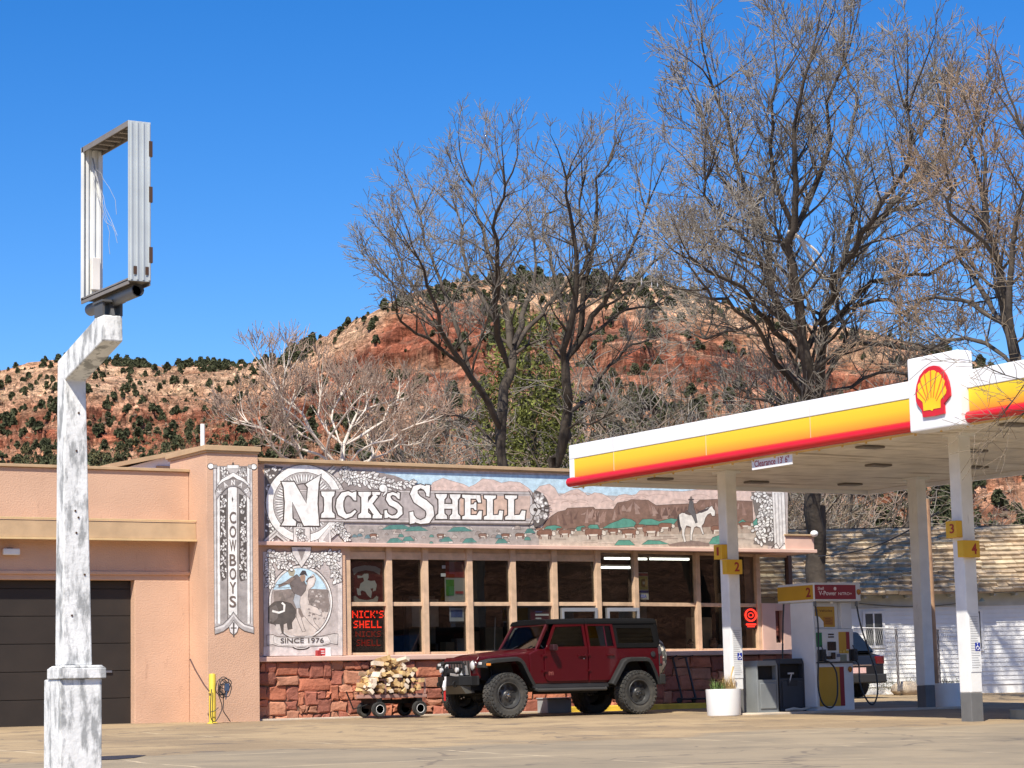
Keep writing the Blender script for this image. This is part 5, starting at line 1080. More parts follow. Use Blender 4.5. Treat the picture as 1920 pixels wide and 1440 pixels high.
# thicket of bare grey-brown shrubs between the store and the hill
def shrub_src(seed, nm, bark, twig):
    t = Tree(seed); t.thick = .62
    for k in range(13):
        a = 2*pi*k/13; d = np.array([cos(a)*.55, sin(a)*.55, .9]); t.grow(np.array([cos(a)*.2, sin(a)*.2, 0.]), d/np.linalg.norm(d), t.r.uniform(2.4,4.0), .036, 1, .05, .25, .8, .92, .0055)
    o = t.build(nm, (0,0,0), bark, twig); return o
SRC = [shrub_src(101+i, 'bare_shrub', BARK, (TWIG, TWIGT, PALT, TWIG)[i]) for i in range(4)]
rs = random.Random(17); SP = []
rows = [(78,[(30+0,1)]),]
def shrub(i, x, D, s, lab, z=None):
    src = SRC[i]; o = src if not src.get('label') else copy_tree(src); p = atD(x, 1290, D)
    zz = float(p[2]) if z is None else z; o.location = (p[0], p[1], zz); o.rotation_euler = (0,0,rs.uniform(0,6)); o.scale = (s*1.15,s*1.15,s)
    o['label'] = lab; o['category'] = 'shrub'; o['group'] = 'bare shrubs between the store and the hill'
def terr(x, D):
    p = atD(x, 1290, D); dd_ = math.hypot(p[0]-CAM[0], p[1]-CAM[1]); j = int(np.argmin(np.abs(pxs-x))); i = np.argmin(np.abs(Rr[:, j]-dd_)); return float(HZ[i, j]) if dd_ > R0 else .25
k = 0
LBS = ['bare grey-brown shrub in the thicket behind the store', 'tall bare grey-brown sapling rising behind the thicket', 'bare brush growing up the talus slope']
for (D, xs_, s0, li) in ((84,range(720,1500,60),2.5,0),(84,range(1640,1960,90),1.5,0),(104,range(690,1560,58),3.0,0),(122,range(700,1600,70),3.3,1),(138,range(690,1900,75),3.6,1),(168,range(560,1900,62),2.6,2),(200,range(520,1900,66),2.4,2),(240,range(560,1900,70),2.3,2),(285,range(640,1800,80),2.1,2),(330,range(1000,1800,80),1.8,2)):
    for x in xs_:
        if (x > 1580 and D > 130 and x % 4 < 3) or rs.random() < (.28 if D < 150 else .12): continue
        x_ = x+rs.uniform(-28,28); hl = .72 if x_ < 860 and D < 150 else 1.0; shrub((k*7+int(D)) % 4, x_, D+rs.uniform(-8,8), s0*hl*rs.uniform(.72,1.15), LBS[li], terr(x_, D)-.2); k += 1
for src in SRC:
    if not src.get('label'): src['label'] = 'bare grey-brown shrub in the thicket behind the store'
# green evergreen between the two tall trees
LEAFG = mat('evergreen_yellowgreen', (.125,.135,.035), .85, var=.6, scale=.9, spec=.15)
def evergreen(name, base, H, Rw, seed, m_, n=900, **tg):
    root = empty(name, base, **tg); r = random.Random(seed); b = MB()
    for i in range(n):
        h = r.random()**.8; a = r.uniform(0, 2*pi); w_ = Rw*(.35+.65*sin(min(1,(1-h)*1.25+.12)*pi*.5))*(1+.25*sin(a*3+h*9)); rad = w_*sqrt(r.uniform(.15,1)); c = np.array((cos(a)*rad, sin(a)*rad, H*(.12+.88*h)))
        if fbm(np.array(c[0]*.8+30), np.array(c[2]*.8+c[1]*.6), 2, 4) < .42: continue
        s_ = r.uniform(.09,.19)
        for q in range(9):
            d = np.array([r.gauss(0,1), r.gauss(0,1), r.gauss(0,.8)+.3]); d /= np.linalg.norm(d); e = np.cross(d, np.array([r.gauss(0,1) for _ in range(3)])); e /= np.linalg.norm(e)
            o_ = c+np.array([r.gauss(0,1) for _ in range(3)])*s_*1.5; b.add([o_-e*s_*.22, o_+d*s_, o_+e*s_*.22, o_-d*s_*.5], [(0,1,2,3)])
    b.build('crown', m_, root, recalc=False); b = MB(); b.tube([(0,0,0),(.1,0,H*.5),(0,.1,H*.9)], [.28,.16,.04], 7); b.build('trunk', BARK, root); return root
p = atD(1010, 1290, 84); evergreen('evergreen_tree', (p[0],p[1],.25), 14.2, 2.1, 3, LEAFG, 2600, label='yellow-green evergreen tree showing between the two tall bare trees', cat='tree')
p = atD(905, 1290, 88); evergreen('evergreen_tree', (p[0],p[1],.25), 6.8, 1.0, 4, LEAFG, 200, label='small yellow-green evergreen low behind the left tall tree', cat='tree')
OLV = mat('olive_scrub', (.12,.105,.04), .9, var=.45, scale=.6)
for k, (x, y_, s_) in enumerate(((300,820,3.4),(350,845,3.2),(240,855,3.0),(395,800,3.2),(180,862,2.4),(440,845,3.0),(70,860,2.4))):
    D = 150+k*6; p = atD(x, 1290, D); zt_ = terr(x, D); topz = atD(x, y_-35, D)[2]; evergreen('olive_bush', (p[0],p[1],zt_-.3), max(2.5,topz-zt_), s_*1.4, 50+k, OLV, 260, label='olive green bush at the foot of the hill beyond the garage roof', cat='bush', group='olive bushes beyond the garage')

# ================================================================== the dark red off-roader
def car_paint(name, col):
    m = mat(name, col, .35, .1, var=.05, scale=3, coat=.35, spec=.3); return m
RED = car_paint('car_red', (.062,.0008,.0034)); RUB = mat('tyre_rubber', (.036,.035,.031), .9, var=.22, scale=7, bump=.4, bscale=60, dirt=((.065,.06,.05), 3, .5, (1,1,1))); RIM = mat('rim_dark', (.07,.07,.068), .45, .5, var=.2); FLR = mat('flare_plastic', (.022,.022,.021), .7, var=.12, spec=.25)
STL = mat('steel_black', (.010,.010,.010), .6, .1, var=.3, spec=.3); CHR = mat('chrome', (.7,.7,.7), .15, 1.0); TINT = glass('tinted_glass', (.10,.115,.12)); CGL = glass('car_glass', (.13,.18,.21)); HTOP = mat('hardtop_black', (.006,.006,.0065), .85, var=.1, spec=.12)
LENS = mat('lamp_clear', (.6,.6,.58), .15, var=.05, coat=1); AMB = mat('lamp_amber', (.75,.25,.03), .25, coat=1); TAIL = mat('lamp_red', (.12,.006,.008), .25, coat=1)
J = empty('off_road_car', (5.145,-2.37,-.04), pi, label='dark red four door off-road car with black hardtop parked along the store front', cat='car')
def wheel(parent, x, y, z, r, side, w_=.30, name='wheel', steer=0.0, rim=None):
    e = bpy.data.objects.new(name, None); link(e, parent); e.location = (x, y, z); e.rotation_euler = (0, 0, steer); h = w_/2; s = side
    b = MB(); b.lathe([(r*.60,-h*.88),(r*.72,-h*1.0),(r*.90,-h*1.02),(r*.965,-h*.86),(r*.97,0),(r*.965,h*.86),(r*.90,h*1.02),(r*.72,h*1.0),(r*.60,h*.88),(r*.60,-h*.88)], axis='y', n=40)
    n = 30
    for k in range(n):
        t = 2*pi*k/n
        for (ya, yb, of, sk) in ((-.95,-.45,0,.5),(-.40,-.02,.5,-.4),(.02,.40,0,.4),(.45,.95,.5,-.5)):
            a = t+of*2*pi/n; ca, sa = cos(a), sin(a); yc = (ya+yb)/2*h; c = (ca*r*.975, yc, sa*r*.975)
            b.obox(c, (ca*r*.027,0,sa*r*.027), (sk*.02*-sa,(yb-ya)/2*h,sk*.02*ca), (-sa*r*.082,0,ca*r*.082))
        for sd in (-1, 1):
            a = t+.25*2*pi/n; ca, sa = cos(a), sin(a); b.obox((ca*r*.90, sd*h*1.03, sa*r*.90), (ca*r*.045,0,sa*r*.045), (0,.008,0), (-sa*r*.05,0,ca*r*.05))
    b.build('tyre', RUB, e, smooth=False, bevel=.004)
    rr = r*.60; b = MB(); b.lathe([(rr*1.0,s*h*.90),(rr*.97,s*h*.98),(rr*.90,s*h*.94),(rr*.86,s*h*.55),(rr*.80,s*h*.30),(rr*.45,s*h*.34),(rr*.30,s*h*.52),(rr*.26,s*h*.60),(.001,s*h*.60)], axis='y', n=36, cap=False); b.build('rim', rim or RIM, e, smooth=True)
    for k in range(8):
        b = MB(); a = 2*pi*k/8+.2; b.lathe([(rr*.135,s*h*.345),(rr*.135,s*h*.385),(.001,s*h*.39)], (cos(a)*rr*.62,0,sin(a)*rr*.62), 'y', 12); b.build('rim_hole', DARK, e)
    b = MB()
    for k in range(5): a = 2*pi*k/5; b.lathe([(.012,s*h*.55),(.012,s*h*.66),(.001,s*h*.66)], (cos(a)*rr*.20,0,sin(a)*rr*.20), 'y', 6)
    b.lathe([(rr*.12,s*h*.6),(rr*.10,s*h*.78),(.001,s*h*.79)], (0,0,0), 'y', 12); b.build('lug_nut', CHR, e)
    return e
for (x, s) in ((1.504,1),(1.504,-1),(-1.504,1),(-1.504,-1)): wheel(J, x, s*.79, .42, .425, s, .29)
def yz(z): return .785 if z <= 1.30 else .785-(z-1.30)*.22
def side_panel(mb, pts, t=.02, proud=0.0, s=1):
    n = len(pts); V = [(p[0], s*(yz(p[1])+proud), p[1]) for p in pts]+[(p[0], s*(yz(p[1])+proud-t), p[1]) for p in pts]
    tr = tessellate_polygon([[Vector((p[0],p[1],0)) for p in pts]])
    mb.add(V, [tuple(q) for q in tr]+[tuple(n+i for i in reversed(q)) for q in tr]+[(i,(i+1)%n,n+(i+1)%n,n+i) for i in range(n)])
def side_bars(mb, pts, w_, t=.03, proud=0, s=1, closed=False):
    m_ = len(pts)
    for i in range(m_ if closed else m_-1):
        a, c = np.array(pts[i]), np.array(pts[(i+1)%m_]); d = (c-a)/np.linalg.norm(c-a); n_ = np.array([-d[1], d[0]])*w_/2; a = a-d*w_*.35; c = c+d*w_*.35
        side_panel(mb, [tuple(a+n_),tuple(c+n_),tuple(c-n_),tuple(a-n_)], t, proud+.0007*i, s)
# tub and front clip
b = MB()
prof = [(.93,.62),(.93,1.20),(.72,1.285),(-2.10,1.295),(-2.12,.70),(-2.03,.66),(-1.88,1.03),(-1.72,1.075),(-1.30,1.075),(-1.17,1.02),(-.92,.62)]
b.prism(prof, 'y', -.772, .772)
J_tub = b.build('body', RED, J, bevel=.022, seg=3)
b = MB()
pr = [(.62,.60),(.90,.60),(1.12,1.02),(1.28,1.075),(1.97,1.075),(1.985,1.125),(.93,1.215),(.62,1.235)]
def clip_w(x): return .768-.115*max(0,(x-.62))/1.36
n = len(pr); tr = tessellate_polygon([[Vector((p[0],p[1],0)) for p in pr]])
b.add([(p[0],clip_w(p[0]),p[1]) for p in pr]+[(p[0],-clip_w(p[0]),p[1]) for p in pr], [tuple(q) for q in tr]+[tuple(n+i for i in reversed(q)) for q in tr]+[(i,(i+1)%n,n+(i+1)%n,n+i) for i in range(n)])
b.build('front_wing', RED, J, bevel=.02, seg=3)
# hood with a raised middle
b = MB(); xs_ = [.74,.80,1.1,1.45,1.8,1.95,2.0]; ys_ = [-1,-.96,-.62,-.52,0,.52,.62,.96,1]; N_ = len(ys_)
for x in xs_:
    t = (x-.74)/1.24; w_ = .735-.115*t; ze = 1.262-.115*t-(.02 if x > 1.97 else 0)-(.01 if x < .75 else 0)
    for u in ys_: a = abs(u); z = ze+(-.035 if a == 1 else 0 if a == .96 else .018 if a == .62 else .048 if a == .52 else .056)*(1 if x < 1.9 else .6); b.v.append((x, u*w_, z))
for i in range(len(xs_)-1):
    for k in range(N_-1): b.f.append((i*N_+k,i*N_+k+1,(i+1)*N_+k+1,(i+1)*N_+k)); b.m.append(0); b.c.append(None)
m0 = len(b.v); 
for i in range(len(xs_)):
    for u in (-1, 1): t = (xs_[i]-.74)/1.24; b.v.append((xs_[i], u*(.735-.115*t), 1.262-.115*t-.075))
b.f.append(tuple([ (len(xs_)-1)*N_+k for k in range(N_)]+[m0+2*(len(xs_)-1)+1, m0+2*(len(xs_)-1)])); b.m.append(0); b.c.append(None)
for i in range(len(xs_)-1):
    for (k, o_) in ((0,0),(N_-1,1)): b.f.append((i*N_+k,(i+1)*N_+k,m0+2*(i+1)+o_,m0+2*i+o_)); b.m.append(0); b.c.append(None)
hood = b.build('hood', RED, J, smooth=True)
b = MB()
for s in (-1,1): b.box(1.60,1.66,s*.60-.012,s*.60+.012,1.09,1.175); b.box(1.0,1.25,s*.30-.06,s*.30+.06,1.292,1.302)
b.build('hood_latch', BLACK, hood, bevel=.004)
# grille
b = MB(); b.prism([(1.945,.74),(2.01,.76),(2.035,1.10),(1.99,1.165),(1.945,1.165)], 'y', -.635, .635); gr2 = b.build('grille', RED, J, bevel=.02, seg=3)
for k in range(7):
    y = (k-3)*.108; b = MB(); b.prism([(2.012,.80),(2.022,.80),(2.044,1.09),(2.034,1.09)], 'y', y-.034, y+.034); b.build('slot', DARK, gr2, bevel=.01)
    b = MB(); b.tube([(2.018,y-.038,.80),(2.041,y-.038,1.09),(2.041,y+.038,1.09),(2.018,y+.038,.80)], .006, 5, closed=True); b.build('slot_rim', mat('grille_grey', (.16,.13,.12), .4), gr2)
for s in (-1,1):
    b = MB(); b.lathe([(.095,0),(.095,.03),(.085,.035)], (2.022,s*.50,1.0), 'x', 24); hl = b.build('headlight', CHR, J, smooth=True); b = MB(); b.lathe([(.083,.034),(.06,.052),(.001,.058)], (2.022,s*.50,1.0), 'x', 24); b.build('lens', LENS, hl, smooth=True)
    b = MB(); b.box(2.035,2.06,s*.79-.055,s*.79+.055,1.0,1.055); b.build('turn_signal', LENS, J, bevel=.012)
    b = MB(); b.box(1.90,2.0,s*.925,s*.945,.98,1.03); b.build('side_marker', AMB, J, bevel=.01)
# wheel arch flares
def flare(pts, s, nm):
    b = MB(); P_ = [np.array(p) for p in pts]; m_ = len(P_); ring_ = []
    for i in range(m_):
        d = P_[min(i+1,m_-1)]-P_[max(i-1,0)]; d /= np.linalg.norm(d); n_ = np.array([-d[1], d[0]]); n_ = n_ if n_[1] > 0 or abs(n_[1]) < .2 else -n_
        c = np.array([P_[m_//2][0], .6]); n_ = n_ if (P_[i]-c)@n_ > 0 else -n_; o_ = P_[i]+n_*.0; q = P_[i]-n_*.05; q2 = P_[i]-n_*.085
        ring_.append([(o_[0],s*.66,o_[1]),(o_[0],s*.90,o_[1]),(o_[0]-n_[0]*.02,s*.935,o_[1]-n_[1]*.02),(q2[0],s*.94,q2[1]),(q2[0],s*.915,q2[1]),(q[0],s*.90,q[1]),(q[0],s*.66,q[1])])
    for r_ in ring_: b.v += r_
    for i in range(m_-1):
        for k in range(7): b.f.append((i*7+k,i*7+(k+1)%7,(i+1)*7+(k+1)%7,(i+1)*7+k)); b.m.append(0); b.c.append(None)
    b.f += [tuple(range(7)), tuple((m_-1)*7+k for k in range(7))]; b.m += [0,0]; b.c += [None,None]; b.build(nm, FLR, J, bevel=.006)
for s in (-1,1):
    flare([(2.06,.95),(2.045,1.035),(1.98,1.085),(1.80,1.12),(1.30,1.145),(1.20,1.115),(1.12,1.04),(.97,.76),(.885,.62)], s, 'front_flare')
    flare([(-.86,.60),(-.98,.78),(-1.14,1.02),(-1.22,1.08),(-1.32,1.105),(-1.70,1.105),(-1.80,1.075),(-1.87,.99),(-1.96,.80),(-2.04,.58)], s, 'rear_flare')
    b = MB(); b.prism([(.95,.5),(1.15,1.03),(1.9,1.03),(1.9,.75),(1.0,.5)], 'y', s*.38, s*.42); b.build('wheel_well', DARK, J); b = MB(); b.prism([(-.95,.5),(-1.2,1.06),(-1.75,1.06),(-2.05,.6)], 'y', s*.44, s*.48); b.build('wheel_well', DARK, J)
# doors
for s in (-1,1):
    b = MB(); side_panel(b, [(.585,.72),(.60,.80),(.60,1.30),(-.395,1.30),(-.395,.70),(-.36,.66),(.50,.66),(.56,.68)], .03, .016, s); d = b.build('front_door', RED, J, bevel=.012, seg=3)
    b = MB(); side_bars(b, [(.53,1.30),(.50,1.37),(.30,1.735),(-.355,1.755),(-.375,1.30)], .052, .03, .004, s); side_bars(b, [(.56,1.312),(-.37,1.312)], .03, .03, .012, s); b.build('window_frame', RED, d, bevel=.006)
    b = MB(); side_panel(b, [(.50,1.31),(.285,1.725),(-.35,1.74),(-.365,1.31)], .005, -.018, s); b.build('window_glass', CGL, d)
    b = MB(); b.box(-.33,-.17,s*.806,s*.835,1.135,1.165); b.box(-.34,-.31,s*.80,s*.825,1.125,1.175); b.box(-.19,-.16,s*.80,s*.825,1.125,1.175); b.build('handle', RED, d, bevel=.008)
    b = MB(); b.ball((-.30,s*.80,1.09), .014, 8, 5); b.build('lock', CHR, d, smooth=True)
    b = MB()
    for z in (.86,1.16): b.box(.56,.66,s*.80,s*.822,z-.02,z+.02)
    b.build('hinge', RED, d, bevel=.006)
    b = MB(); b.box(.42,.52,s*.84,s*1.0,1.25,1.37); b.box(.43,.50,s*.78,s*.86,1.27,1.31); mi = b.build('mirror', mat('mirror_dark', (.03,.008,.01), .4), d, bevel=.03, seg=3); b = MB(); b.box(.413,.419,s*.86,s*.98,1.27,1.35); b.build('mirror_glass', CHR, mi)
    b = MB(); side_panel(b, [(-.425,.66),(-.425,1.30),(-1.075,1.30),(-1.13,1.12),(-1.15,1.02),(-.98,.74),(-.90,.66)], .03, .016, s); d = b.build('rear_door', RED, J, bevel=.012, seg=3)
    b = MB(); side_bars(b, [(-.445,1.30),(-.44,1.755),(-1.03,1.755),(-1.06,1.30)], .052, .03, .004, s); side_bars(b, [(-.44,1.312),(-1.06,1.312)], .03, .03, .012, s); side_bars(b, [(-.86,1.33),(-.86,1.73)], .02, .02, -.006, s); b.build('window_frame', RED, d, bevel=.006)
    b = MB(); side_panel(b, [(-.45,1.31),(-.45,1.74),(-1.02,1.74),(-1.05,1.31)], .005, -.018, s); b.build('window_glass', TINT, d)
    b = MB(); b.box(-1.0,-.84,s*.806,s*.835,1.135,1.165); b.box(-1.01,-.98,s*.80,s*.825,1.125,1.175); b.box(-.86,-.83,s*.80,s*.825,1.125,1.175); b.build('handle', RED, d, bevel=.008)
    b = MB(); 
    for z in (.86,1.16): b.box(-.455,-.375,s*.80,s*.822,z-.02,z+.02)
    b.build('hinge', RED, d, bevel=.006)
# windscreen frame
b = MB()
for s in (-1,1): b.bar((.745,s*.70,1.25),(.42,s*.625,1.785),.055,.065)
b.bar((.745,-.70,1.27),(.745,.70,1.27),.06,.07); b.bar((.43,-.63,1.765),(.43,.63,1.765),.06,.06)
ws = b.build('windscreen_frame', RED, J, bevel=.012); b = MB(); b.add([(.735,-.68,1.29),(.735,.68,1.29),(.445,.61,1.755),(.445,-.61,1.755)], [(0,1,2,3)]); b.build('windscreen', CGL, ws)
b = MB(); b.tube([(.755,-.3,1.285),(.70,-.05,1.36)], .007, 5); b.tube([(.755,.25,1.285),(.70,.5,1.36)], .007, 5); b.build('wiper', BLACK, ws)
b = MB(); b.box(.58,.86,-.70,.70,1.225,1.25); b.build('cowl', BLACK, J, bevel=.01)
# hardtop
b = MB()
for x0_, x1_ in ((.47,-.42),(-.425,-2.12)):
    V = []; 
    for x in (x0_, x1_):
        k = .02 if x == .47 else 0
        for (y, z) in ((-.70,1.765),(-.685,1.82-k),(-.62,1.868-k),(-.3,1.89-k),(.3,1.89-k),(.62,1.868-k),(.685,1.82-k),(.70,1.765)): V.append((x,y,z))
    b.add(V, [(i,i+1,9+i,8+i) for i in range(7)]+[tuple(range(8)),tuple(range(15,7,-1)),(0,7,15,8)])
b.build('hardtop_roof', HTOP, J, bevel=.012, seg=3)
for s in (-1,1):
    b = MB(); side_bars(b, [(-1.105,1.335),(-1.105,1.72),(-2.02,1.72),(-2.055,1.335)], .09, .04, -.003, s, closed=True)
    q = b.build('hardtop_side', HTOP, J, bevel=.008); b = MB(); side_panel(b, [(-1.14,1.36),(-1.14,1.70),(-2.0,1.70),(-2.03,1.36)], .005, -.012, s); b.build('quarter_glass', TINT, q)
b = MB(); b.box(-2.13,-2.09,-.74,.74,1.295,1.37); b.bar((-2.11,-.72,1.34),(-2.08,-.66,1.78),.09,.06); b.bar((-2.11,.72,1.34),(-2.08,.66,1.78),.09,.06); b.build('hardtop_rear', HTOP, J, bevel=.01)
b = MB(); b.add([(-2.10,-.68,1.37),(-2.10,.68,1.37),(-2.075,.62,1.77),(-2.075,-.62,1.77)], [(0,1,2,3)]); b.build('rear_glass', TINT, J)
# bumper, winch, hoop, strap
b = MB(); b.prism([(2.08,-.50),(2.30,-.42),(2.34,-.2),(2.34,.2),(2.30,.42),(2.08,.50),(2.05,.66),(2.02,.70),(2.02,-.70),(2.05,-.66)], 'z', .62, .80); bp_ = b.build('front_bumper', STL, J, bevel=.012)
b = MB(); b.tube([(2.20,-.40,.80),(2.18,-.38,1.02),(2.18,-.30,1.06),(2.18,.30,1.06),(2.18,.38,1.02),(2.20,.40,.80)], .026, 8); b.build('bull_bar', STL, bp_, smooth=True)
b = MB(); b.lathe([(.075,-.20),(.075,.20)], (2.16,0,.87), 'y', 14); b.box(2.08,2.24,.2,.32,.80,.96); b.box(2.08,2.24,-.32,-.2,.80,.96); b.build('winch', STL, bp_, bevel=.01)
b = MB()
for s in (-1,1): b.prism([(2.06,.82),(2.10,1.0),(2.13,1.0),(2.26,.82)], 'y', s*.36-.006, s*.36+.006)
b.prism([(2.05,.84),(2.07,1.0),(2.10,1.0),(2.09,.84)], 'y', -.62, -.61); b.build('side_plate', mat('plate_pale', (.45,.45,.43), .4, .5), bp_)
b = MB(); b.bar((2.27,.02,.84),(2.27,.34,.815),.012,.05); b.bar((2.11,.30,.97),(2.24,.40,.815),.05,.015); b.build('fairlead', mat('plate_pale', (.45,.45,.43), .4, .5), bp_, bevel=.004)
for s in (-1,1):
    b = MB(); b.lathe([(.045,0),(.05,.04),(.001,.05)], (2.26,s*.30,.92), 'x', 14); b.build('fog_lamp', LENS, bp_, smooth=True)
    b = MB(); b.tube([(2.33+.05*sin(t*pi/6),s*.30,.70-.05+.05*cos(t*pi/6)) for t in range(12)], .013, 6, closed=True); b.build('shackle', STL, bp_)
b = MB(); b.box(2.335,2.36,-.05,-.01,.70,.80); b.tube([(2.36,-.03,.72),(2.38,-.03,.60),(2.37,-.03,.54)], [.03,.04,.03], 8); b.build('hook', mat('hook_white', (.75,.72,.70), .5), bp_)
b = MB(); b.box(2.362,2.378,-.055,-.005,.34,.56); b.build('strap', mat('strap_red', (.50,.02,.02), .7), bp_)
b = MB(); b.prism([(2.28,.62),(2.05,.62),(1.95,.48),(2.16,.46)], 'y', -.42, .42); b.build('skid_plate', mat('skid_grey', (.10,.095,.08), .6, .3), bp_, bevel=.01)
# running gear
b = MB()
for x in (1.504,-1.504): b.lathe([(.045,-.66),(.045,.66)], (x,0,.42), 'y', 12); b.ball((x,.1 if x < 0 else -.2,.42),(.16,.14,.15))
for s in (-1,1): b.box(-2.05,2.05,s*.40-.04,s*.40+.04,.52,.64); b.tube([(1.60,s*.5,.42),(1.62,s*.5,.72),(1.62,s*.46,.95)], .03, 6); b.bar((1.5,s*.55,.40),(.4,s*.42,.55),.05)
b.bar((1.68,-.62,.44),(1.68,.62,.46),.035); b.box(.2,-.9,-.35,.35,.42,.6); b.lathe([(.09,-.25),(.11,-.2),(.11,.2),(.09,.25)], (-1.95,0,.52), 'y', 12); b.build('running_gear', STL, J)
b = MB()
for s in (-1,1): b.tube([(.84,s*.62,.56),(.78,s*.80,.50),(-.80,s*.80,.50),(-.86,s*.62,.56)], .034, 8)
b.build('side_step', mat('step_grey', (.07,.07,.068), .45, .4), J, smooth=True)
b = MB()
for s in (-1,1): b.box(-.88,.88,s*.70,s*.765,.54,.62)
b.build('rocker', BLACK, J)
# rear bumper, spare wheel, tail lamps
b = MB(); b.prism([(-2.10,-.80),(-2.10,.80),(-2.22,.82),(-2.34,.60),(-2.34,-.60),(-2.22,-.82)], 'z', .56, .76); b.build('rear_bumper', FLR, J, bevel=.02)
b = MB(); b.lathe([(.30,.14),(.39,.145),(.42,.10),(.425,0),(.42,-.10),(.39,-.14),(.001,-.15)], (-2.42,0,1.10), 'x', 36); tg_ = bpy.data.materials.new('spare_cover'); tg_.use_nodes = True
nn = tg_.node_tree.nodes; ll = tg_.node_tree.links; vo = nn.new('ShaderNodeTexVoronoi'); vo.inputs['Scale'].default_value = 14; tcn = nn.new('ShaderNodeTexCoord'); ll.new(tcn.outputs['Object'], vo.inputs['Vector']); cr = nn.new('ShaderNodeValToRGB'); cr.color_ramp.interpolation = 'CONSTANT'; cr.color_ramp.elements[0].color = (.60,.56,.48,1); cr.color_ramp.elements[1].position = .55; cr.color_ramp.elements[1].color = (.10,.10,.09,1)
ll.new(vo.outputs['Color'], cr.inputs[0]); ll.new(cr.outputs[0], nn['Principled BSDF'].inputs['Base Color']); nn['Principled BSDF'].inputs['Roughness'].default_value = .8
b.build('spare_wheel', tg_, J, smooth=True)
b = MB(); b.box(-2.32,-2.121,-.12,.12,1.0,1.2); b.build('spare_mount', BLACK, J)
for s in (-1,1):
    b = MB(); b.box(-2.16,-2.10,s*.64,s*.80,.92,1.17); tl = b.build('tail_lamp', BLACK, J, bevel=.012); b = MB(); b.box(-2.185,-2.161,s*.655,s*.785,.94,1.15); b.box(-2.14,-2.11,s*.801,s*.815,.97,1.12); b.build('lens', TAIL, tl, bevel=.006)
b = MB(); b.lathe([(.001,.0),(.055,.0),(.055,.012),(.001,.014)], (-1.95,.785,1.16), 'y', 18); b.build('fuel_cap', BLACK, J)
# interior
b = MB(); SEAT = mat('seat_dark', (.03,.03,.032), .8)
for s in (-1,1):
    b.box(-.15,.32,s*.38-.24,s*.38+.24,.85,1.02); b.box(-.28,-.14,s*.38-.23,s*.38+.23,.98,1.48); b.box(-.27,-.17,s*.38-.12,s*.38+.12,1.50,1.66); b.tube([(-.42,s*.6,1.3),(-.42,s*.56,1.74),(-2.0,s*.56,1.74),(-2.05,s*.62,1.3)], .03, 6)
b.box(-1.2,-.75,-.62,.62,.85,1.02); b.box(-1.32,-1.19,-.62,.62,.98,1.5); b.tube([(-.42,-.56,1.74),(-.42,.56,1.74)], .03, 6); b.box(.52,.74,-.68,.68,1.02,1.26); b.build('interior', SEAT, J, bevel=.02)
b = MB(); b.tube([(.42+.06*sin(t*pi/9),.38+.18*cos(t*pi/9),1.2+.18*sin(t*pi/9)) for t in range(18)], .014, 6, closed=True); b.bar((.42,.38,1.2),(.56,.38,1.14),.03); b.build('steering_wheel', BLACK, J)
b = MB(); b.ball((.0,.52,1.36),(.09,.05,.07),10,6); b.ball((.07,.50,1.33),(.06,.05,.05),8,5); b.build('blue_cloth', mat('cloth_blue', (.25,.42,.60), .8, var=.2, scale=20, bump=.4), J, smooth=True)
b = MB(); b.tube([(.86,-.66,1.24),(.82,-.67,1.95)], .004, 5); b.build('aerial', BLACK, J)
b = MB(); put_text(b, 'Jeep', (.84,.7762,.80), (-1,0,0), (0,0,1), .17, .055, .02); b.v = [(v[0], clip_w(v[0])+.004, v[2]) for v in b.v]; b.build('badge', mat('badge_silver', (.6,.5,.5), .3, .8), J)
b = MB(); b.lathe([(.001,0),(.035,0),(.035,.006),(.001,.007)], (.74,clip_w(.74),1.10), 'y', 14); b.build('round_badge', mat('badge_silver', (.6,.5,.5), .3, .8), J)
b = MB(); put_text(b, 'IYI', (.52,.8035,.78), (-1,0,0), (0,0,1), .10, .07, .01); b.build('door_mark', mat('mark_dull', (.30,.10,.08), .5), J)

# ================================================================== the grey car behind the pump
p = atD(1618, 1300, 56.5); SV = empty('grey_suv', (p[0]-.42,p[1]+2.1,.08), pi/2+.02, label='dark grey suv seen from behind, half hidden by the fuel pump', cat='car')
DG = car_paint('car_grey', (.014,.015,.017)); b = MB()
b.prism([(2.35,.35),(2.38,.85),(1.35,1.02),(.75,1.12),(-1.9,1.12),(-2.32,1.02),(-2.38,.80),(-2.38,.35),(-1.85,.35),(-1.75,.66),(-1.1,.66),(-1.0,.35),(1.0,.35),(1.1,.66),(1.75,.66),(1.85,.35)], 'y', -.90, .90); b.build('body', DG, SV, bevel=.07, seg=3)
b = MB(); V = [(1.25,.78,1.05),(.55,.66,1.60),(-1.75,.62,1.63),(-2.2,.76,1.10)]
b.add(V+[(v[0],-v[1],v[2]) for v in V], [(0,1,2,3),(4,7,6,5),(0,4,5,1),(1,5,6,2),(2,6,7,3),(3,7,4,0)]); b.build('cabin', DG, SV, bevel=.05, seg=3)
b = MB(); b.add([(-1.80,-.56,1.56),(-1.80,.56,1.56),(-2.195,.70,1.14),(-2.195,-.70,1.14)], [(0,1,2,3)]); b.v = [(v[0]-.018, v[1], v[2]+.012) for v in b.v]; b.build('rear_window', mat('window_black', (.01,.014,.02), .06), SV)
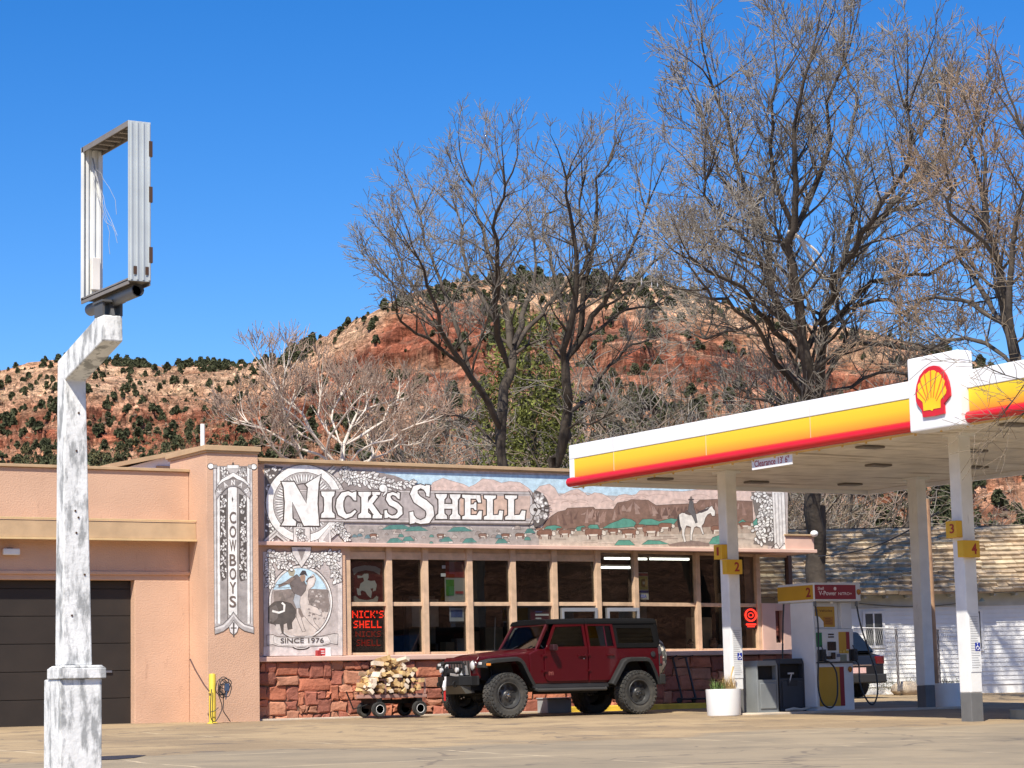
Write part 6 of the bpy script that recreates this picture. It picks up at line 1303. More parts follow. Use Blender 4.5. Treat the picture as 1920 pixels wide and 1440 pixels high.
for s in (-1,1):
    b = MB(); b.add([(1.0,s*.745,1.12),(.52,s*.668,1.54),(-1.6,s*.645,1.57),(-1.95,s*.755,1.16)], [(0,1,2,3)]); b.v = [(v[0], v[1]+s*.02, v[2]) for v in b.v]; b.build('side_window', mat('window_black', (.01,.014,.02), .06), SV)
    b = MB(); b.box(-2.395,-2.30,s*.62,s*.88,.82,1.02); b.build('tail_lamp', TAIL, SV, bevel=.02)
    for x in (1.42,-1.42): b = MB(); b.lathe([(.001,-.1),(.2,-.1),(.33,-.1),(.34,0),(.33,.1),(.2,.1),(.001,.09)], (x,s*.80,.34), 'y', 24); b.build('wheel', RUB, SV)
b = MB(); b.box(-2.402,-2.385,-.26,.26,.60,.74); pl = b.build('number_plate', mat('plate_pink', (.75,.48,.42), .5, var=.15, scale=20), SV); b = MB(); b.box(-2.46,-2.36,-.88,.88,.36,.58); b.build('bumper', mat('bumper_dark', (.02,.02,.02), .7), SV, bevel=.03)
b = MB(); b.box(-2.392,-2.36,-.45,.45,.78,.81); b.build('trim_strip', CHR, SV)
# ================================================================== fuel pump and forecourt things
PX, PY = 9.22, -5.60     # front left corner of the pump body
PW = mat('pump_white', (.66,.66,.65), .5, var=.06, scale=3, dirt=((.40,.39,.37), 8, .70, (1,1,.3)))
pg = gz(0, PY); pump = empty('fuel_pump', (PX+.55,PY+.4,pg), label='white fuel pump with yellow and red header numbered two, black hoses on both sides', cat='fuel pump')
def pbld(mb, nm, m, parent=None, **k): mb.v = [(v[0]-PX-.55, v[1]-PY-.4, v[2]) for v in mb.v]; return mb.build(nm, m, parent or pump, **k)
x0, x1 = PX, PX+1.0; y0, y1 = PY, PY+.70
b = MB(); b.box(x0+.04,x1-.02,y0+.02,y1-.02,.03,.98); b.box(x0+.0,x1,y0,y1,.98,1.62); b.box(x0-.01,x0+.045,y0-.02,y1+.0,.10,2.15); b.box(x0+.046,x1-.28,y0+.10,y1-.08,1.62,2.15); b.box(x1-.28,x1,y0+.02,y1-.08,1.62,2.15); body = pbld(b, 'cabinet', PW, bevel=.02)
b = MB(); b.box(x0-.06,x1+.12,y0-.14,y1+.32,2.15,2.52); hd_ = pbld(b, 'header', PW, bevel=.03, seg=3)
def face(nm, u0, u1, z0_, z1_, m_, y_=None, parent=None, t=.008, **k):
    b = MB(); yy = y0 if y_ is None else y_; b.box(x0+u0,x0+u1,yy-t,yy-.0005,z0_,z1_); return pbld(b, nm, m_, parent, **k)
YEL = mat('pump_yellow', (.50,.27,.01), .4, var=.06); RDP = mat('pump_red', (.24,.005,.008), .4, var=.06); hy = y0-.14
face('header_red', -.04, .98, 2.195, 2.475, RDP, hy, hd_)
b = MB(); b.box(x0-.0685,x0-.0605,hy+.03,y1+.30,2.195,2.475); pbld(b, 'header_yellow', YEL, hd_)
b = MB(); put_text(b, '2', (x0-.0695,hy+.24,2.24), (0,-1,0), (0,0,1), .15, .19, .03); pbld(b, 'header_numeral', RDP, hd_)
WT = mat('letter_pale', (.75,.62,.58), .5)
b = MB(); put_text(b, 'Shell', (x0+.03,hy-.0095,2.375), (1,0,0), (0,0,1), .15, .06, .012); put_text(b, 'V-Power', (x0+.05,hy-.0095,2.27), (1,0,0), (0,0,1), .44, .085, .02); put_text(b, 'NiTRO+', (x0+.54,hy-.0095,2.275), (1,0,0), (0,0,1), .34, .055, .015); pbld(b, 'header_lettering', WT, hd_)
b = MB(); b.lathe([(.035,-.010),(.035,-.0085),(.001,-.0095)], (x0+.46,hy,2.40), 'y', 12); pbld(b, 'header_ring', WT, hd_)
def scallop(cx, cz, y_, s, parent):
    b = MB(); b.add([(cx+s*1.0*cos(t),y_,cz+s*1.0*sin(t)) for t in [radians(-60+300*i/20) for i in range(21)]]+[(cx-.45*s,y_,cz-1.1*s),(cx+.45*s,y_,cz-1.1*s)], [tuple(range(23))]); pbld(b, 'scallop_rim', mat('scallop_brown', (.33,.09,.01), .5), parent)
    b = MB()
    for i in range(7): a = radians(25+130*i/6); w_ = radians(8); b.add([(cx,y_-.002,cz-.8*s),(cx+s*.85*cos(a-w_),y_-.002,cz+s*.8*sin(a-w_)),(cx+s*.85*cos(a+w_),y_-.002,cz+s*.8*sin(a+w_))], [(0,1,2)])
    pbld(b, 'scallop', mat('scallop_ochre', (.55,.28,.02), .5), parent)
scallop(x0+1.06, 2.34, hy-.003, .055, hd_); scallop(x1-.12, .83, y0-.0, .055, body)
face('yellow_panel', .10, .62, .12, .88, YEL, y0+.02, body); face('red_panel', .625, .73, .12, .88, RDP, y0+.02, body)
face('kick_line', .02, .98, .955, .975, BLACK, y0, body, .02)
face('poster_yellow', .07, .62, 1.66, 2.06, YEL, y0+.10, body); face('poster_card', .34, .57, 1.70, 1.86, mat('poster_orange', (.40,.16,.01), .5), y0+.09, body)
b = MB(); put_text(b, 'All Vehicles', (x0+.10,y0+.090,1.955), (1,0,0), (0,0,1), .46, .05, .01)
for k in range(4): b.box(x0+.37,x0+.54-.04*(k%2),y0+.080,y0+.0815,1.73+k*.03,1.74+k*.03)
pbld(b, 'poster_lettering', mat('ink_brown', (.14,.05,.01), .6), body)
b = MB(); b.add([(x0+.03+u,y0+.085,1.66+v) for u, v in ((0,0),(.30,0),(.30,.10),(.20,.20),(.08,.22),(0,.20))], [tuple(range(6))]); pbld(b, 'notice_card', WHITE, body)
b = MB(); b.lathe([(.03,0),(.035,.05),(.001,.06)], (x0+.47,y0-.02,2.11), 'z', 12); pbld(b, 'globe_lamp', WHITE, body, smooth=True)
# instrument panel
face('green_label', .06, .20, 1.27, 1.55, mat('label_green', (.01,.16,.04), .4), y0, body); face('yellow_label', .62, .80, 1.14, 1.56, YEL, y0, body, .009); face('red_label', .80, .89, 1.22, 1.56, RDP, y0, body, .010)
SCR = mat('screen_dark', (.012,.016,.02), .12)
face('screen', .33, .54, 1.20, 1.37, SCR, y0, body, .02, bevel=.006); face('display_slot', .36, .50, 1.50, 1.525, SCR, y0, body, .01); face('display_slot', .36, .50, 1.45, 1.475, SCR, y0, body, .01)
face('card_reader', .41, .50, 1.03, 1.16, SCR, y0, body, .04, bevel=.008); face('key_pad', .30, .40, 1.03, 1.09, SCR, y0, body, .02); face('key_pad', .55, .63, 1.07, 1.13, mat('pad_blue', (.10,.12,.18), .4), y0, body, .02)
b = MB()
for k in range(3): b.lathe([(.032,-.022),(.026,-.030),(.001,-.031)], (x0+.645+.085*k,y0,1.17), 'y', 14)
pbld(b, 'grade_button', mat('button_gold', (.55,.36,.05), .35), body, smooth=True)
face('note_panel', .34, .62, .99, 1.17, mat('panel_pale', (.52,.53,.53), .5), y0, body, .006); face('receipt_panel', .64, .80, .99, 1.12, mat('panel_green', (.18,.20,.15), .5), y0, body, .008)
for (u, gcol) in ((.07, 'g'), (.86, 'k')):
    b = MB(); b.box(x0+u,x0+u+.18,y0-.03,y0-.001,.99,1.22); pbld(b, 'nozzle_boot', BLACK, body, bevel=.01)
    b = MB(); b.box(x0+u+.05,x0+u+.13,y0-.12,y0-.03,1.00,1.22); b.tube([(x0+u+.09,y0-.08,1.2),(x0+u+.09,y0-.16,1.12),(x0+u+.09,y0-.15,1.0)], .014, 6); b.tube([(x0+u+.09,y0-.07,1.22),(x0+u+.09,y0-.02,1.30)], .012, 6); pbld(b, 'nozzle', BLACK, body, bevel=.01)
def hose(pts, nm='hose'):
    P_ = [np.array(p, float) for p in pts]; out = []
    for i in range(len(P_)-1):
        a = P_[max(i-1,0)]; b0 = P_[i]; c = P_[i+1]; e = P_[min(i+2,len(P_)-1)]
        for k in range(8): t = k/8; out.append(.5*((2*b0)+(-a+c)*t+(2*a-5*b0+4*c-e)*t*t+(-a+3*b0-3*c+e)*t**3))
    out.append(P_[-1]); return out
for pts in ([(x0-.02,y0-.10,2.14),(x0-.01,y0-.16,1.7),(x0-.07,y0-.2,1.0),(x0-.10,y0-.2,.5),(x0+.0,y0-.2,.18),(x0+.22,y0-.2,.10),(x0+.38,y0-.18,.32),(x0+.40,y0-.16,.75),(x0+.30,y0-.12,.95),(x0+.17,y0-.09,1.0)],
            [(x1+.02,y0-.10,2.14),(x1+.09,y0-.12,1.7),(x1+.24,y0-.15,1.2),(x1+.36,y0-.2,.75),(x1+.38,y0-.2,.35),(x1+.25,y0-.2,.13),(x1+.08,y0-.2,.25),(x1-.02,y0-.16,.55),(x1+.02,y0-.1,.9),(x1-.04,y0-.08,1.0)],
            [(x0-.08,y1+.1,2.14),(x0-.12,y1+.1,1.7),(x0-.16,y1+.1,1.05),(x0-.16,y1+.1,.5)]):
    b = MB(); b.tube(hose(pts), .017, 7); pbld(b, 'hose', BLACK, smooth=True)
b = MB(); b.tube([(x0-.02,y0-.10,2.16),(x0-.02,y0-.10,2.06)], .03, 8); b.tube([(x1+.02,y0-.10,2.16),(x1+.02,y0-.10,2.06)], .03, 8); pbld(b, 'swivel', GREY)
# litter bin and service bin
def bin_(nm, x, y, w_, d_, h, m_, lab, cat, kind):
    e = empty(nm, (x,y,gz(x,y)+.0), label=lab, cat=cat); b = MB(); W, D = w_/2, d_/2
    b.prism([(-W,.03),(W,.03),(W*1.02,h-.10),(W*.86,h),(-W*.86,h),(-W*1.02,h-.10)], 'y', D-.02, D); b.prism([(-W,.03),(-W+.03,.03),(-W+.03,h-.02),(-W*1.02,h-.10)], 'y', -D, D-.021); b.prism([(W,.03),(W-.03,.03),(W-.03,h-.02),(W*1.02,h-.10)], 'y', -D, D-.021)
    b.box(-W+.031,W-.031,-D+.01,D-.021,.03,h*.64); b.box(-W+.031,W-.031,-D,D-.021,h*.90,h); b.box(-W+.031,W-.031,-D+.15,D-.021,h*.64,h*.90); b.build('shell', m_, e, bevel=.014, seg=3)
    b = MB(); b.box(-W+.035,W-.035,-D+.135,-D+.149,h*.645,h*.895); b.build('opening', DARK, e)
    b = MB(); b.box(-W+.06,W-.06,-D-.012,-D+.009,.10,h*.58); b.build('door_panel', m_, e, bevel=.012)
    b = MB(); b.box(-W-.01,W+.01,-D-.01,D+.01,0,.045); b.build('plinth', m_, e)
    if kind == 'squeegee':
        b = MB(); b.box(-.12,.12,-D-.03,-D+.0,h*.50,h*.60); b.build('towel_box', BLACK, e, bevel=.01); b = MB(); b.tube([(-.02,-D-.02,h*.72),(-.08,-D-.02,h*.56)], .012, 6); b.box(-.11,.03,-D-.03,-D-.01,h*.71,h*.74); b.build('squeegee', mat('squeegee_grey', (.5,.5,.5), .5), e)
    return e
bin_('litter_bin', 8.16, -5.22, .50, .48, 1.02, mat('bin_grey', (.20,.215,.215), .6, var=.12), 'mid grey litter bin with a dark opening beside the numbered left post', 'bin', '')
bin_('service_bin', 8.90, -5.0, .62, .55, 1.05, mat('bin_charcoal', (.035,.04,.05), .5, var=.15), 'charcoal windscreen service bin between the grey litter bin and the pump', 'bin', 'squeegee')
# round planters
for (x, y, r_, h, lab, grass) in ((7.10,-5.45,.335,.50,'white round planter of dry and green grass at the foot of the left post', 1),(13.05,-5.1,.33,.50,'shaded round planter with a few dark stems beyond the far post', 0)):
    e = empty('round_planter', (x,y,gz(x,y)), label=lab, cat='planter'); b = MB(); b.lathe([(.001,0),(r_*.93,0),(r_*.95,.02),(r_,h-.03),(r_,h),(r_-.035,h),(r_-.04,h-.05),(.001,h-.05)], n=40); b.build('pot', WHITE, e, smooth=True)
    b = MB(); b.lathe([(r_-.041,h-.045),(.001,h-.03)], n=20); b.build('soil', mat('soil_dark', (.06,.045,.03), .95), e)
    rg = random.Random(int(x*10))
    for nm_, m_, n_, L_, xo in ((('green_blades', mat('blade_green', (.13,.20,.05), .7, var=.3), 90, .26, -.12), ('dry_blades', mat('blade_straw', (.52,.36,.15), .8, var=.25), 230, .34, .12)) if grass else (('dead_stems', mat('stem_dark', (.09,.06,.05), .9), 26, .26, 0),)):
        b = MB()
        for k in range(n_):
            a = rg.uniform(0,6.28); q = rg.uniform(0,.15); px_ = xo+cos(a)*q; py_ = sin(a)*q; t = rg.uniform(0,6.28); le = L_*rg.uniform(.5,1.15); ln = rg.uniform(.1,.9); P_ = []
            for j in range(5): s = j/4; P_.append((px_+cos(t)*ln*le*s*s*.9, py_+sin(t)*ln*le*s*s*.9, h-.05+le*(s-.35*ln*s*s)))
            w_ = .006 if nm_ != 'green_blades' else .011
            for j in range(4): a_, c_ = np.array(P_[j]), np.array(P_[j+1]); n1 = np.array((-sin(t),cos(t),0))*w_*(1-j/4.2); n2 = np.array((-sin(t),cos(t),0))*w_*(1-(j+1)/4.2); b.add([a_-n1,a_+n1,c_+n2,c_-n2], [(0,1,2,3)])
        if nm_ == 'dry_blades': b.tube([(.16,0,h),(.2,0,h+.25),(.26,.0,h+.42)], [.012,.012,.02], 5)
        b.build(nm_, m_, e, recalc=False)
# low round concrete island nose at the front post
b = MB(); pts = [(9.15+.62*cos(pi/2+pi*t/16), -11.9+.62*sin(pi/2+pi*t/16)) for t in range(17)]+[(14.0,-12.52),(14.0,-11.28)]
b.prism(pts, 'z', gz(0,-12)-.1, gz(0,-12)+.17); tag(b.build('pump_island', mat('kerb_greygreen', (.24,.25,.21), .8, var=.2, dirt=((.5,.46,.36), 3, .6, (1,1,1))), bevel=.03), kind='structure')
# chunks of something pale on the island by the service bin
b = MB(); b.tube([(8.45,-5.62,-.03),(8.62,-5.66,-.01),(8.82,-5.62,-.03),(9.0,-5.66,.0)], [.02,.035,.03,.02], 7); tag(b.build('rolled_rag', mat('rag_grey', (.35,.36,.34), .9, bump=.5), smooth=True), 'pale crumpled rag on the island before the charcoal service bin', 'rag')
# grey box by the kerb
e = empty('grey_box', (6.22,-.82,-.01), label='grey concrete box seen under the off-road car beside the yellow kerb', cat='box')
b = MB(); b.box(-.29,.29,-.2,.2,0,.28); b.build('box', mat('box_grey', (.36,.38,.38), .7, var=.1), e, bevel=.012); b = MB(); b.box(-.31,.31,-.22,.22,.281,.31); b.build('lid', mat('box_grey', (.36,.38,.38), .7), e, bevel=.01)
# yellow bollard with air hose
e = empty('yellow_bollard', (-1.46,-.98,gz(0,-1)), label='bright yellow steel bollard in front of the corner tower', cat='bollard')
b = MB(); b.lathe([(.065,0),(.065,.90),(.055,.925),(.001,.93)], n=20); b.lathe([(.10,0),(.10,.015),(.066,.03)], n=20); b.build('post', mat('bollard_yellow', (.72,.53,.06), .5, var=.1, dirt=((.35,.25,.08), 9, .66, (1,1,.4))), e, smooth=True)
e = empty('air_hose', (-1.35,-1.02,0), label='tangled black air hose hung on the yellow bollard', cat='hose'); b = MB(); rg = random.Random(4)
for k in range(7):
    cx_, cz_ = .06+rg.uniform(-.03,.06), .66+rg.uniform(-.06,.08); rx, rz = rg.uniform(.05,.13), rg.uniform(.08,.17); b.tube([(cx_+rx*cos(t*pi/9)+.01*sin(t), -.04-.012*k, cz_+rz*sin(t*pi/9)) for t in range(18)], .009, 6, closed=True)
b.tube(hose([(-.17,-.06,.62),(-.19,-.07,.45),(-.205,-.08,.25),(-.19,-.08,.08),(-.12,-.08,.02),(-.03,-.08,.12),(.03,-.08,.3),(-.05,-.07,.55)]), .009, 6); b.tube(hose([(.06,-.06,.6),(.07,-.06,.35),(.06,-.07,.22),(.14,-.07,.10),(.2,-.08,.01)]), .009, 6); b.tube(hose([(-.20,-.08,.20),(-.12,-.09,.22),(-.05,-.09,.28)]), .008, 6)
b.build('coil', BLACK, e, smooth=True); b = MB(); b.box(.08,.17,-.12,-.07,.58,.72); b.tube([(.12,-.1,.58),(.10,-.1,.42)], [.02,.012], 6); b.build('gauge', mat('gauge_blue', (.05,.08,.14), .35), e, bevel=.01)
e_ = MB(); e_.tube([(-1.90,-.96,1.19),(-1.80,-.98,.98),(-1.64,-1.02,.70),(-1.55,-1.05,.58)], .014, 6); tag(e_.build('hose_arm', mat('rod_brown', (.16,.09,.08), .7), smooth=True), 'thin brown bent rod leaning out from the yellow bollard', 'rod')
# firewood cart
cg = gz(0,-1)+.035; FC = empty('firewood_cart', (2.42,-.85,cg), label='low flat wagon with small black wheels by the red stone wall', cat='cart')
RUST = mat('cart_rust', (.36,.21,.17), .8, var=.2)
b = MB(); b.box(-.62,.62,-.32,.32,.36,.42); b.box(-.6,.6,-.3,.3,.421,.435); b.build('bed', RUST, FC, bevel=.006)
b = MB()
for x in (-.58,-.3,.0,.3,.58):
    for y in (-.30,.30): b.box(x-.018,x+.018,y-.012,y+.012,.436,.72)
for y in (-.30,.30): b.box(-.6,.6,y-.008,y+.008,.70,.73)
b.build('stake_rail', RUST, FC)
b = MB(); b.box(-.5,-.40,-.34,.34,.16,.35); b.box(.40,.5,-.34,.34,.16,.35); b.box(-.4,.4,-.03,.03,.25,.33); b.tube([(-.5,0,.25),(-.85,0,.16),(-1.0,0,.5)], .015, 6); b.build('axle_frame', STL, FC)
for x in (-.45,.45):
    for y in (-.31,.31): wheel(FC, x, y, .145, .145, -1 if y < 0 else 1, .10, rim=WHITED)
    
wm = [mat('wood_split', (.62,.42,.19), .85, var=.25, scale=9, bump=.3), mat('wood_bark', (.27,.17,.10), .95, var=.3, scale=6, bump=.8), mat('wood_pale', (.66,.55,.42), .85, var=.2, scale=9)]
LM = []
for k in range(6):
    rg = random.Random(60+k); b = MB(); n = rg.choice([3,4,5]); r_ = rg.uniform(.05,.075); ang = sorted(rg.uniform(0,2*pi) for _ in range(n)); ang = [2*pi*i/n+rg.uniform(-.25,.25) for i in range(n)]; pts = [(r_*cos(a)*rg.uniform(.8,1.2), r_*sin(a)*rg.uniform(.8,1.2)) for a in ang]; b.prism(pts, 'y', -.20, .20)
    me = bpy.data.meshes.new('log'); me.from_pydata(b.v, [], b.f); me.materials.append(wm[0]); me.materials.append(wm[1]); me.materials.append(wm[2])
    for i, f_ in enumerate(me.polygons): f_.material_index = (0 if k % 3 else 2) if abs(f_.normal.y) > .5 or i % 3 else 1
    LM.append(me)
rg = random.Random(99); nl = 0
for row in range(7):
    wd = [.56,.55,.52,.45,.38,.30,.20][row]; z = .50+row*.098
    x = -wd
    while x < wd:
        if row >= 5 and -.02 < x < .10: x += .1; continue
        for dep in ((-.17,.13) if row < 4 else (-.1,)):
            o = bpy.data.objects.new('firewood_log', LM[nl % 6]); link(o); o.location = (2.40+x+rg.uniform(-.02,.02), -.85+dep+rg.uniform(-.05,.03), cg+z+rg.uniform(-.015,.03))
            o.rotation_euler = (rg.uniform(-.2,.2), rg.uniform(0,6.28), rg.uniform(-.35,.35) if row < 4 else rg.choice([rg.uniform(-1.5,1.5), rg.uniform(-.4,.4)])); s_ = rg.uniform(.85,1.2); o.scale = (s_, 1.0, s_)
            tag(o, 'split yellow firewood log heaped on the low wagon', 'log', 'split logs on the wagon'); nl += 1
        x += rg.uniform(.105,.15)
for k in range(8):
    o = bpy.data.objects.new('firewood_log', LM[2 if k % 2 else 0]); link(o); o.location = (1.86+rg.uniform(-.06,.12), -.95+rg.uniform(-.1,.1), cg+.42+.07*k); o.rotation_euler = (rg.uniform(-.6,.6), rg.uniform(0,6), rg.uniform(-1.8,1.8)); o.scale = (.7,.6,.7); tag(o, 'short pale log end sticking out at the wagon front', 'log', 'pale log ends at the wagon front')
# kick scooters against the wall under the sill
for (xp, lean, cdk, lab) in ((1283,.10,(.02,.02,.022),'black kick scooter leaning on the shaded stone wall nearest the off-road car'),(1300,.02,(.03,.30,.34),'kick scooter with a turquoise deck against the shaded stone wall')):
    q = onY(xp, 1325, -.45); e = empty('kick_scooter', (q[0]+(.12 if lean < .05 else 0),-.42,.11), .25 if lean < .05 else -.2, label=lab, cat='scooter'); e.rotation_euler[0] = -.16
    b = MB(); b.box(-.02,.52,-.055,.055,.07,.095); b.build('deck', mat('deck%d' % int(lean*100), cdk, .5), e, bevel=.01)
    b = MB(); b.bar((-.02,0,.10),(-.14,0,.98),.035); b.bar((-.02,0,.09),(-.09,0,.10),.03); b.build('stem', BLACK, e)
    b = MB(); b.tube([(-.14,-.22,.99),(-.14,.22,.99)], .014, 6); b.build('handlebar', BLACK, e)
    for x in (-.09,.58): b = MB(); b.lathe([(.001,-.02),(.045,-.02),(.06,-.015),(.06,.015),(.045,.02),(.001,.02)], (x,0,.06), 'y', 18); b.build('wheel', RUB, e)
# people behind the glass
SKIN = mat('skin', (.42,.25,.18), .6)
def person(loc, rz, shirt, trous, cap, lab, seated=True):
    e = empty('person', loc, rz, label=lab, cat='person'); sz = .45 if seated else .92
    J_ = {'pel':(0,0,sz+.08),'wa':(0,.02,sz+.28),'ch':(0,.03,sz+.48),'ne':(0,.0,sz+.62),'he':(0,-.03,sz+.70),'sl':(-.19,.02,sz+.52),'sr':(.19,.02,sz+.52),'el':(-.25,-.06,sz+.26),'er':(.25,-.06,sz+.26),'wl':(-.16,-.28,sz+.24),'wr':(.16,-.28,sz+.24)}
    if seated: J_.update({'hl':(-.10,-.02,sz+.05),'hr':(.10,-.02,sz+.05),'kl':(-.13,-.42,sz+.04),'kr':(.13,-.42,sz+.04),'al':(-.12,-.40,.08),'ar':(.12,-.40,.08),'tl':(-.12,-.55,.04),'tr':(.12,-.55,.04)})
    else: J_.update({'hl':(-.10,0,sz-.02),'hr':(.10,0,sz-.02),'kl':(-.11,-.02,.50),'kr':(.11,-.02,.50),'al':(-.11,.02,.09),'ar':(.11,.02,.09),'tl':(-.12,-.14,.04),'tr':(.12,-.14,.04)})
    E_ = [('pel','wa'),('wa','ch'),('ch','ne'),('ne','he'),('ch','sl'),('ch','sr'),('sl','el'),('sr','er'),('el','wl'),('er','wr'),('pel','hl'),('pel','hr'),('hl','kl'),('hr','kr'),('kl','al'),('kr','ar'),('al','tl'),('ar','tr')]
    Rd = {'pel':.14,'wa':.125,'ch':.15,'ne':.06,'he':.055,'sl':.075,'sr':.075,'el':.048,'er':.048,'wl':.034,'wr':.034,'hl':.10,'hr':.10,'kl':.065,'kr':.065,'al':.045,'ar':.045,'tl':.04,'tr':.04}
    ks = list(J_); me = bpy.data.meshes.new('body'); me.from_pydata([J_[k] for k in ks], [(ks.index(a), ks.index(c)) for a, c in E_], []); o = bpy.data.objects.new('body', me); link(o, e)
    md = o.modifiers.new('skin', 'SKIN'); 
    for i, k in enumerate(ks): me.skin_vertices[0].data[i].radius = (Rd[k], Rd[k]*(.75 if k in ('ch','wa','pel') else 1)); me.skin_vertices[0].data[i].use_root = (k == 'pel')
    o.modifiers.new('sub', 'SUBSURF').levels = 2; o.modifiers['sub'].render_levels = 2; me.materials.append(shirt)
    b = MB(); z = sz+.80; b.ball((0,-.03,z),(.078,.098,.118),14,10); b.ball((0,-.125,z-.02),(.014,.022,.022),8,6); b.ball((-.08,-.02,z-.01),(.012,.022,.03),8,6); b.ball((.08,-.02,z-.01),(.012,.022,.03),8,6); b.tube([(-.022,-.118,z-.065),(.022,-.118,z-.065)], .006, 6); b.build('head', SKIN, e, smooth=True)
    b = MB()
    for s in (-1,1): b.ball((s*.03,-.115,z+.012),(.012,.008,.008),8,6)
    b.build('eye', DARK, e)
    b = MB(); b.ball((0,-.02,z+.04),(.086,.10,.095),14,8); b.build('hair', mat('hair_dark', (.03,.02,.015), .8), e, smooth=True)
    if cap: b = MB(); b.ball((0,-.025,z+.07),(.09,.106,.075),14,8); b.prism([(-.07,-.09),(.07,-.09),(.06,-.19),(0,-.21),(-.06,-.19)], 'z', z+.065, z+.078); b.build('cap', mat('cap_black', (.012,.012,.015), .8), e, smooth=True)
    for s, w_ in ((-1,'wl'),(1,'wr')):
        hx_, hy_, hz_ = J_[w_]; b = MB(); b.ball((hx_-s*.01,hy_-.06,hz_-.005),(.038,.05,.016),10,6)
        for q, (fo, fl) in enumerate(((-.028,.055),(-.010,.065),(.009,.06),(.027,.048))): b.tube([(hx_-s*.01+fo,hy_-.095,hz_),(hx_-s*.01+fo*1.1,hy_-.095-fl*.6,hz_-.004),(hx_-s*.01+fo*1.15,hy_-.095-fl,hz_-.022)], [.009,.0085,.007], 6)
        b.tube([(hx_-s*.04,hy_-.04,hz_),(hx_-s*.062,hy_-.075,hz_-.006),(hx_-s*.058,hy_-.10,hz_-.012)], [.011,.01,.008], 6); b.build('hand', SKIN, e, smooth=True)
q = onY(1330, 1215, 1.35); person((q[0]+.1,1.35,.14), .5, mat('shirt_grey', (.34,.32,.31), .85), None, True, 'seated person in a grey shirt and black cap behind the right pane', True)
q = onY(1296, 1215, 1.5); person((q[0],1.5,.14), -.6, mat('shirt_dark', (.07,.06,.06), .85), None, False, 'seated person in a dark shirt behind the right pane, facing the one in a cap', True)
b = MB(); b.box(-.55,.55,-.35,.35,.72,.76); b.tube([(0,0,0),(0,0,.72)], .04, 8); q = onY(1313, 1215, .9)
e = empty('cafe_table', (q[0]+.1,.95,.14), label='small dark table behind the right window panes', cat='table'); b.build('table', BLACK, e)
# ================================================================== the tall empty sign on its bent pole
SX, SY = -11.6, -20.84; SP_ = empty('bare_sign', (SX,SY,0), label='tall empty rectangular metal sign frame on a peeling white bent pole', cat='sign')
PEEL = mat('peeling_white', (.74,.74,.71), .7, var=.10, scale=5, dirt=((.33,.335,.325), 4.5, .49, (1.8,1.8,.55)), bump=.3, bscale=25)
def sgb(mb, nm, m, parent=None, **k): mb.v = [(v[0]-SX, v[1]-SY, v[2]) for v in mb.v]; return mb.build(nm, m, parent or SP_, **k)
b = MB(); b.box(-11.785,-11.39,-21.01,-20.58,-1.2,.68); base = sgb(b, 'pedestal', PEEL, bevel=.012)
b = MB(); b.box(-11.80,-11.362,-21.045,-20.70,.681,.775); b.prism([(-11.80,.776),(-11.362,.776),(-11.40,.80),(-11.76,.80)], 'y', -21.03, -20.72); sgb(b, 'pedestal_cap', PEEL, base, bevel=.008)
def sec(x0_, x1_, y0_, y1_, z, z2=None): z2 = z if z2 is None else z2; return [(x0_,y0_,z),(x1_,y0_,z),(x1_,y1_,z2),(x0_,y1_,z2)]
S_ = [sec(-11.745,-11.465,-20.96,-20.76,.80), sec(-11.735,-11.53,-20.96,-20.77,3.40,3.60), sec(-11.715,-11.525,-21.86,-21.62,3.64,3.85), sec(-11.71,-11.53,-21.86,-21.65,3.87)]
b = MB(); V = [p for s in S_ for p in s]; fs = [(0,3,2,1)]
for i in range(len(S_)-1):
    for k in range(4): fs.append((4*i+k,4*i+(k+1)%4,4*(i+1)+(k+1)%4,4*(i+1)+k))
fs.append(tuple(4*(len(S_)-1)+k for k in range(4))); b.add(V, fs); sgb(b, 'pole', PEEL, bevel=.012)
rg = random.Random(3); RUSTD = mat('rust_dark', (.07,.035,.02), .9)
for (z, x) in ((2.75,-.0),(2.2,-.01),(2.14,.02),(2.0,.0),(1.62,.08),(3.1,.02),(1.25,-.04)): b = MB(); b.lathe([(.010,0),(.010,-.006),(.001,-.007)], (-11.62+x,-20.961,z), 'y', 8); sgb(b, 'bolt', RUSTD)
b = MB(); b.prism([(-21.86,3.871),(-21.62,3.871),(-21.66,4.0),(-21.80,4.0)], 'x', -11.63, -11.60); b.box(-11.71,-11.69,-21.84,-21.64,3.871,3.99); b.box(-11.54,-11.52,-21.84,-21.64,3.871,3.99); b.box(-11.72,-11.50,-21.86,-21.62,3.991,4.01); sgb(b, 'mount_bracket', mat('bracket_dark', (.09,.09,.09), .6))
FRM = mat('sign_metal', (.50,.54,.54), .45, .15, var=.08, scale=4, dirt=((.30,.16,.08), 5, .73, (1,1,.3))); FRI = mat('sign_inner', (.72,.73,.70), .5, var=.1, scale=4, dirt=((.40,.17,.07), 4, .70, (1,1,.4)))
xa, xb, ya, yb, za, zt2 = -11.67, -11.46, -22.35, -21.19, 4.10, 5.53
b = MB(); b.box(xa,xb,ya,ya+.010,za,zt2)
for k in range(4): b.box(xa+.02+k*.055,xa+.038+k*.055,ya-.008,ya,za+.01,zt2-.01)
fr = sgb(b, 'end_panel', FRM, bevel=.002)
for z in (zt2-.24,zt2-.65,za+.24): b = MB(); b.box(xb-.02,xb+.014,ya-.010,ya+.025,z-.07,z+.07); sgb(b, 'hinge_plate', RUSTD, fr)
for x in (xa+.045, xa+.155): b = MB(); b.box(x,x+.03,ya-.011,ya-.0085,za+.06,za+.13); sgb(b, 'slot', RUSTD, fr)
b = MB(); b.box(xa,xb,yb-.010,yb,za,zt2)
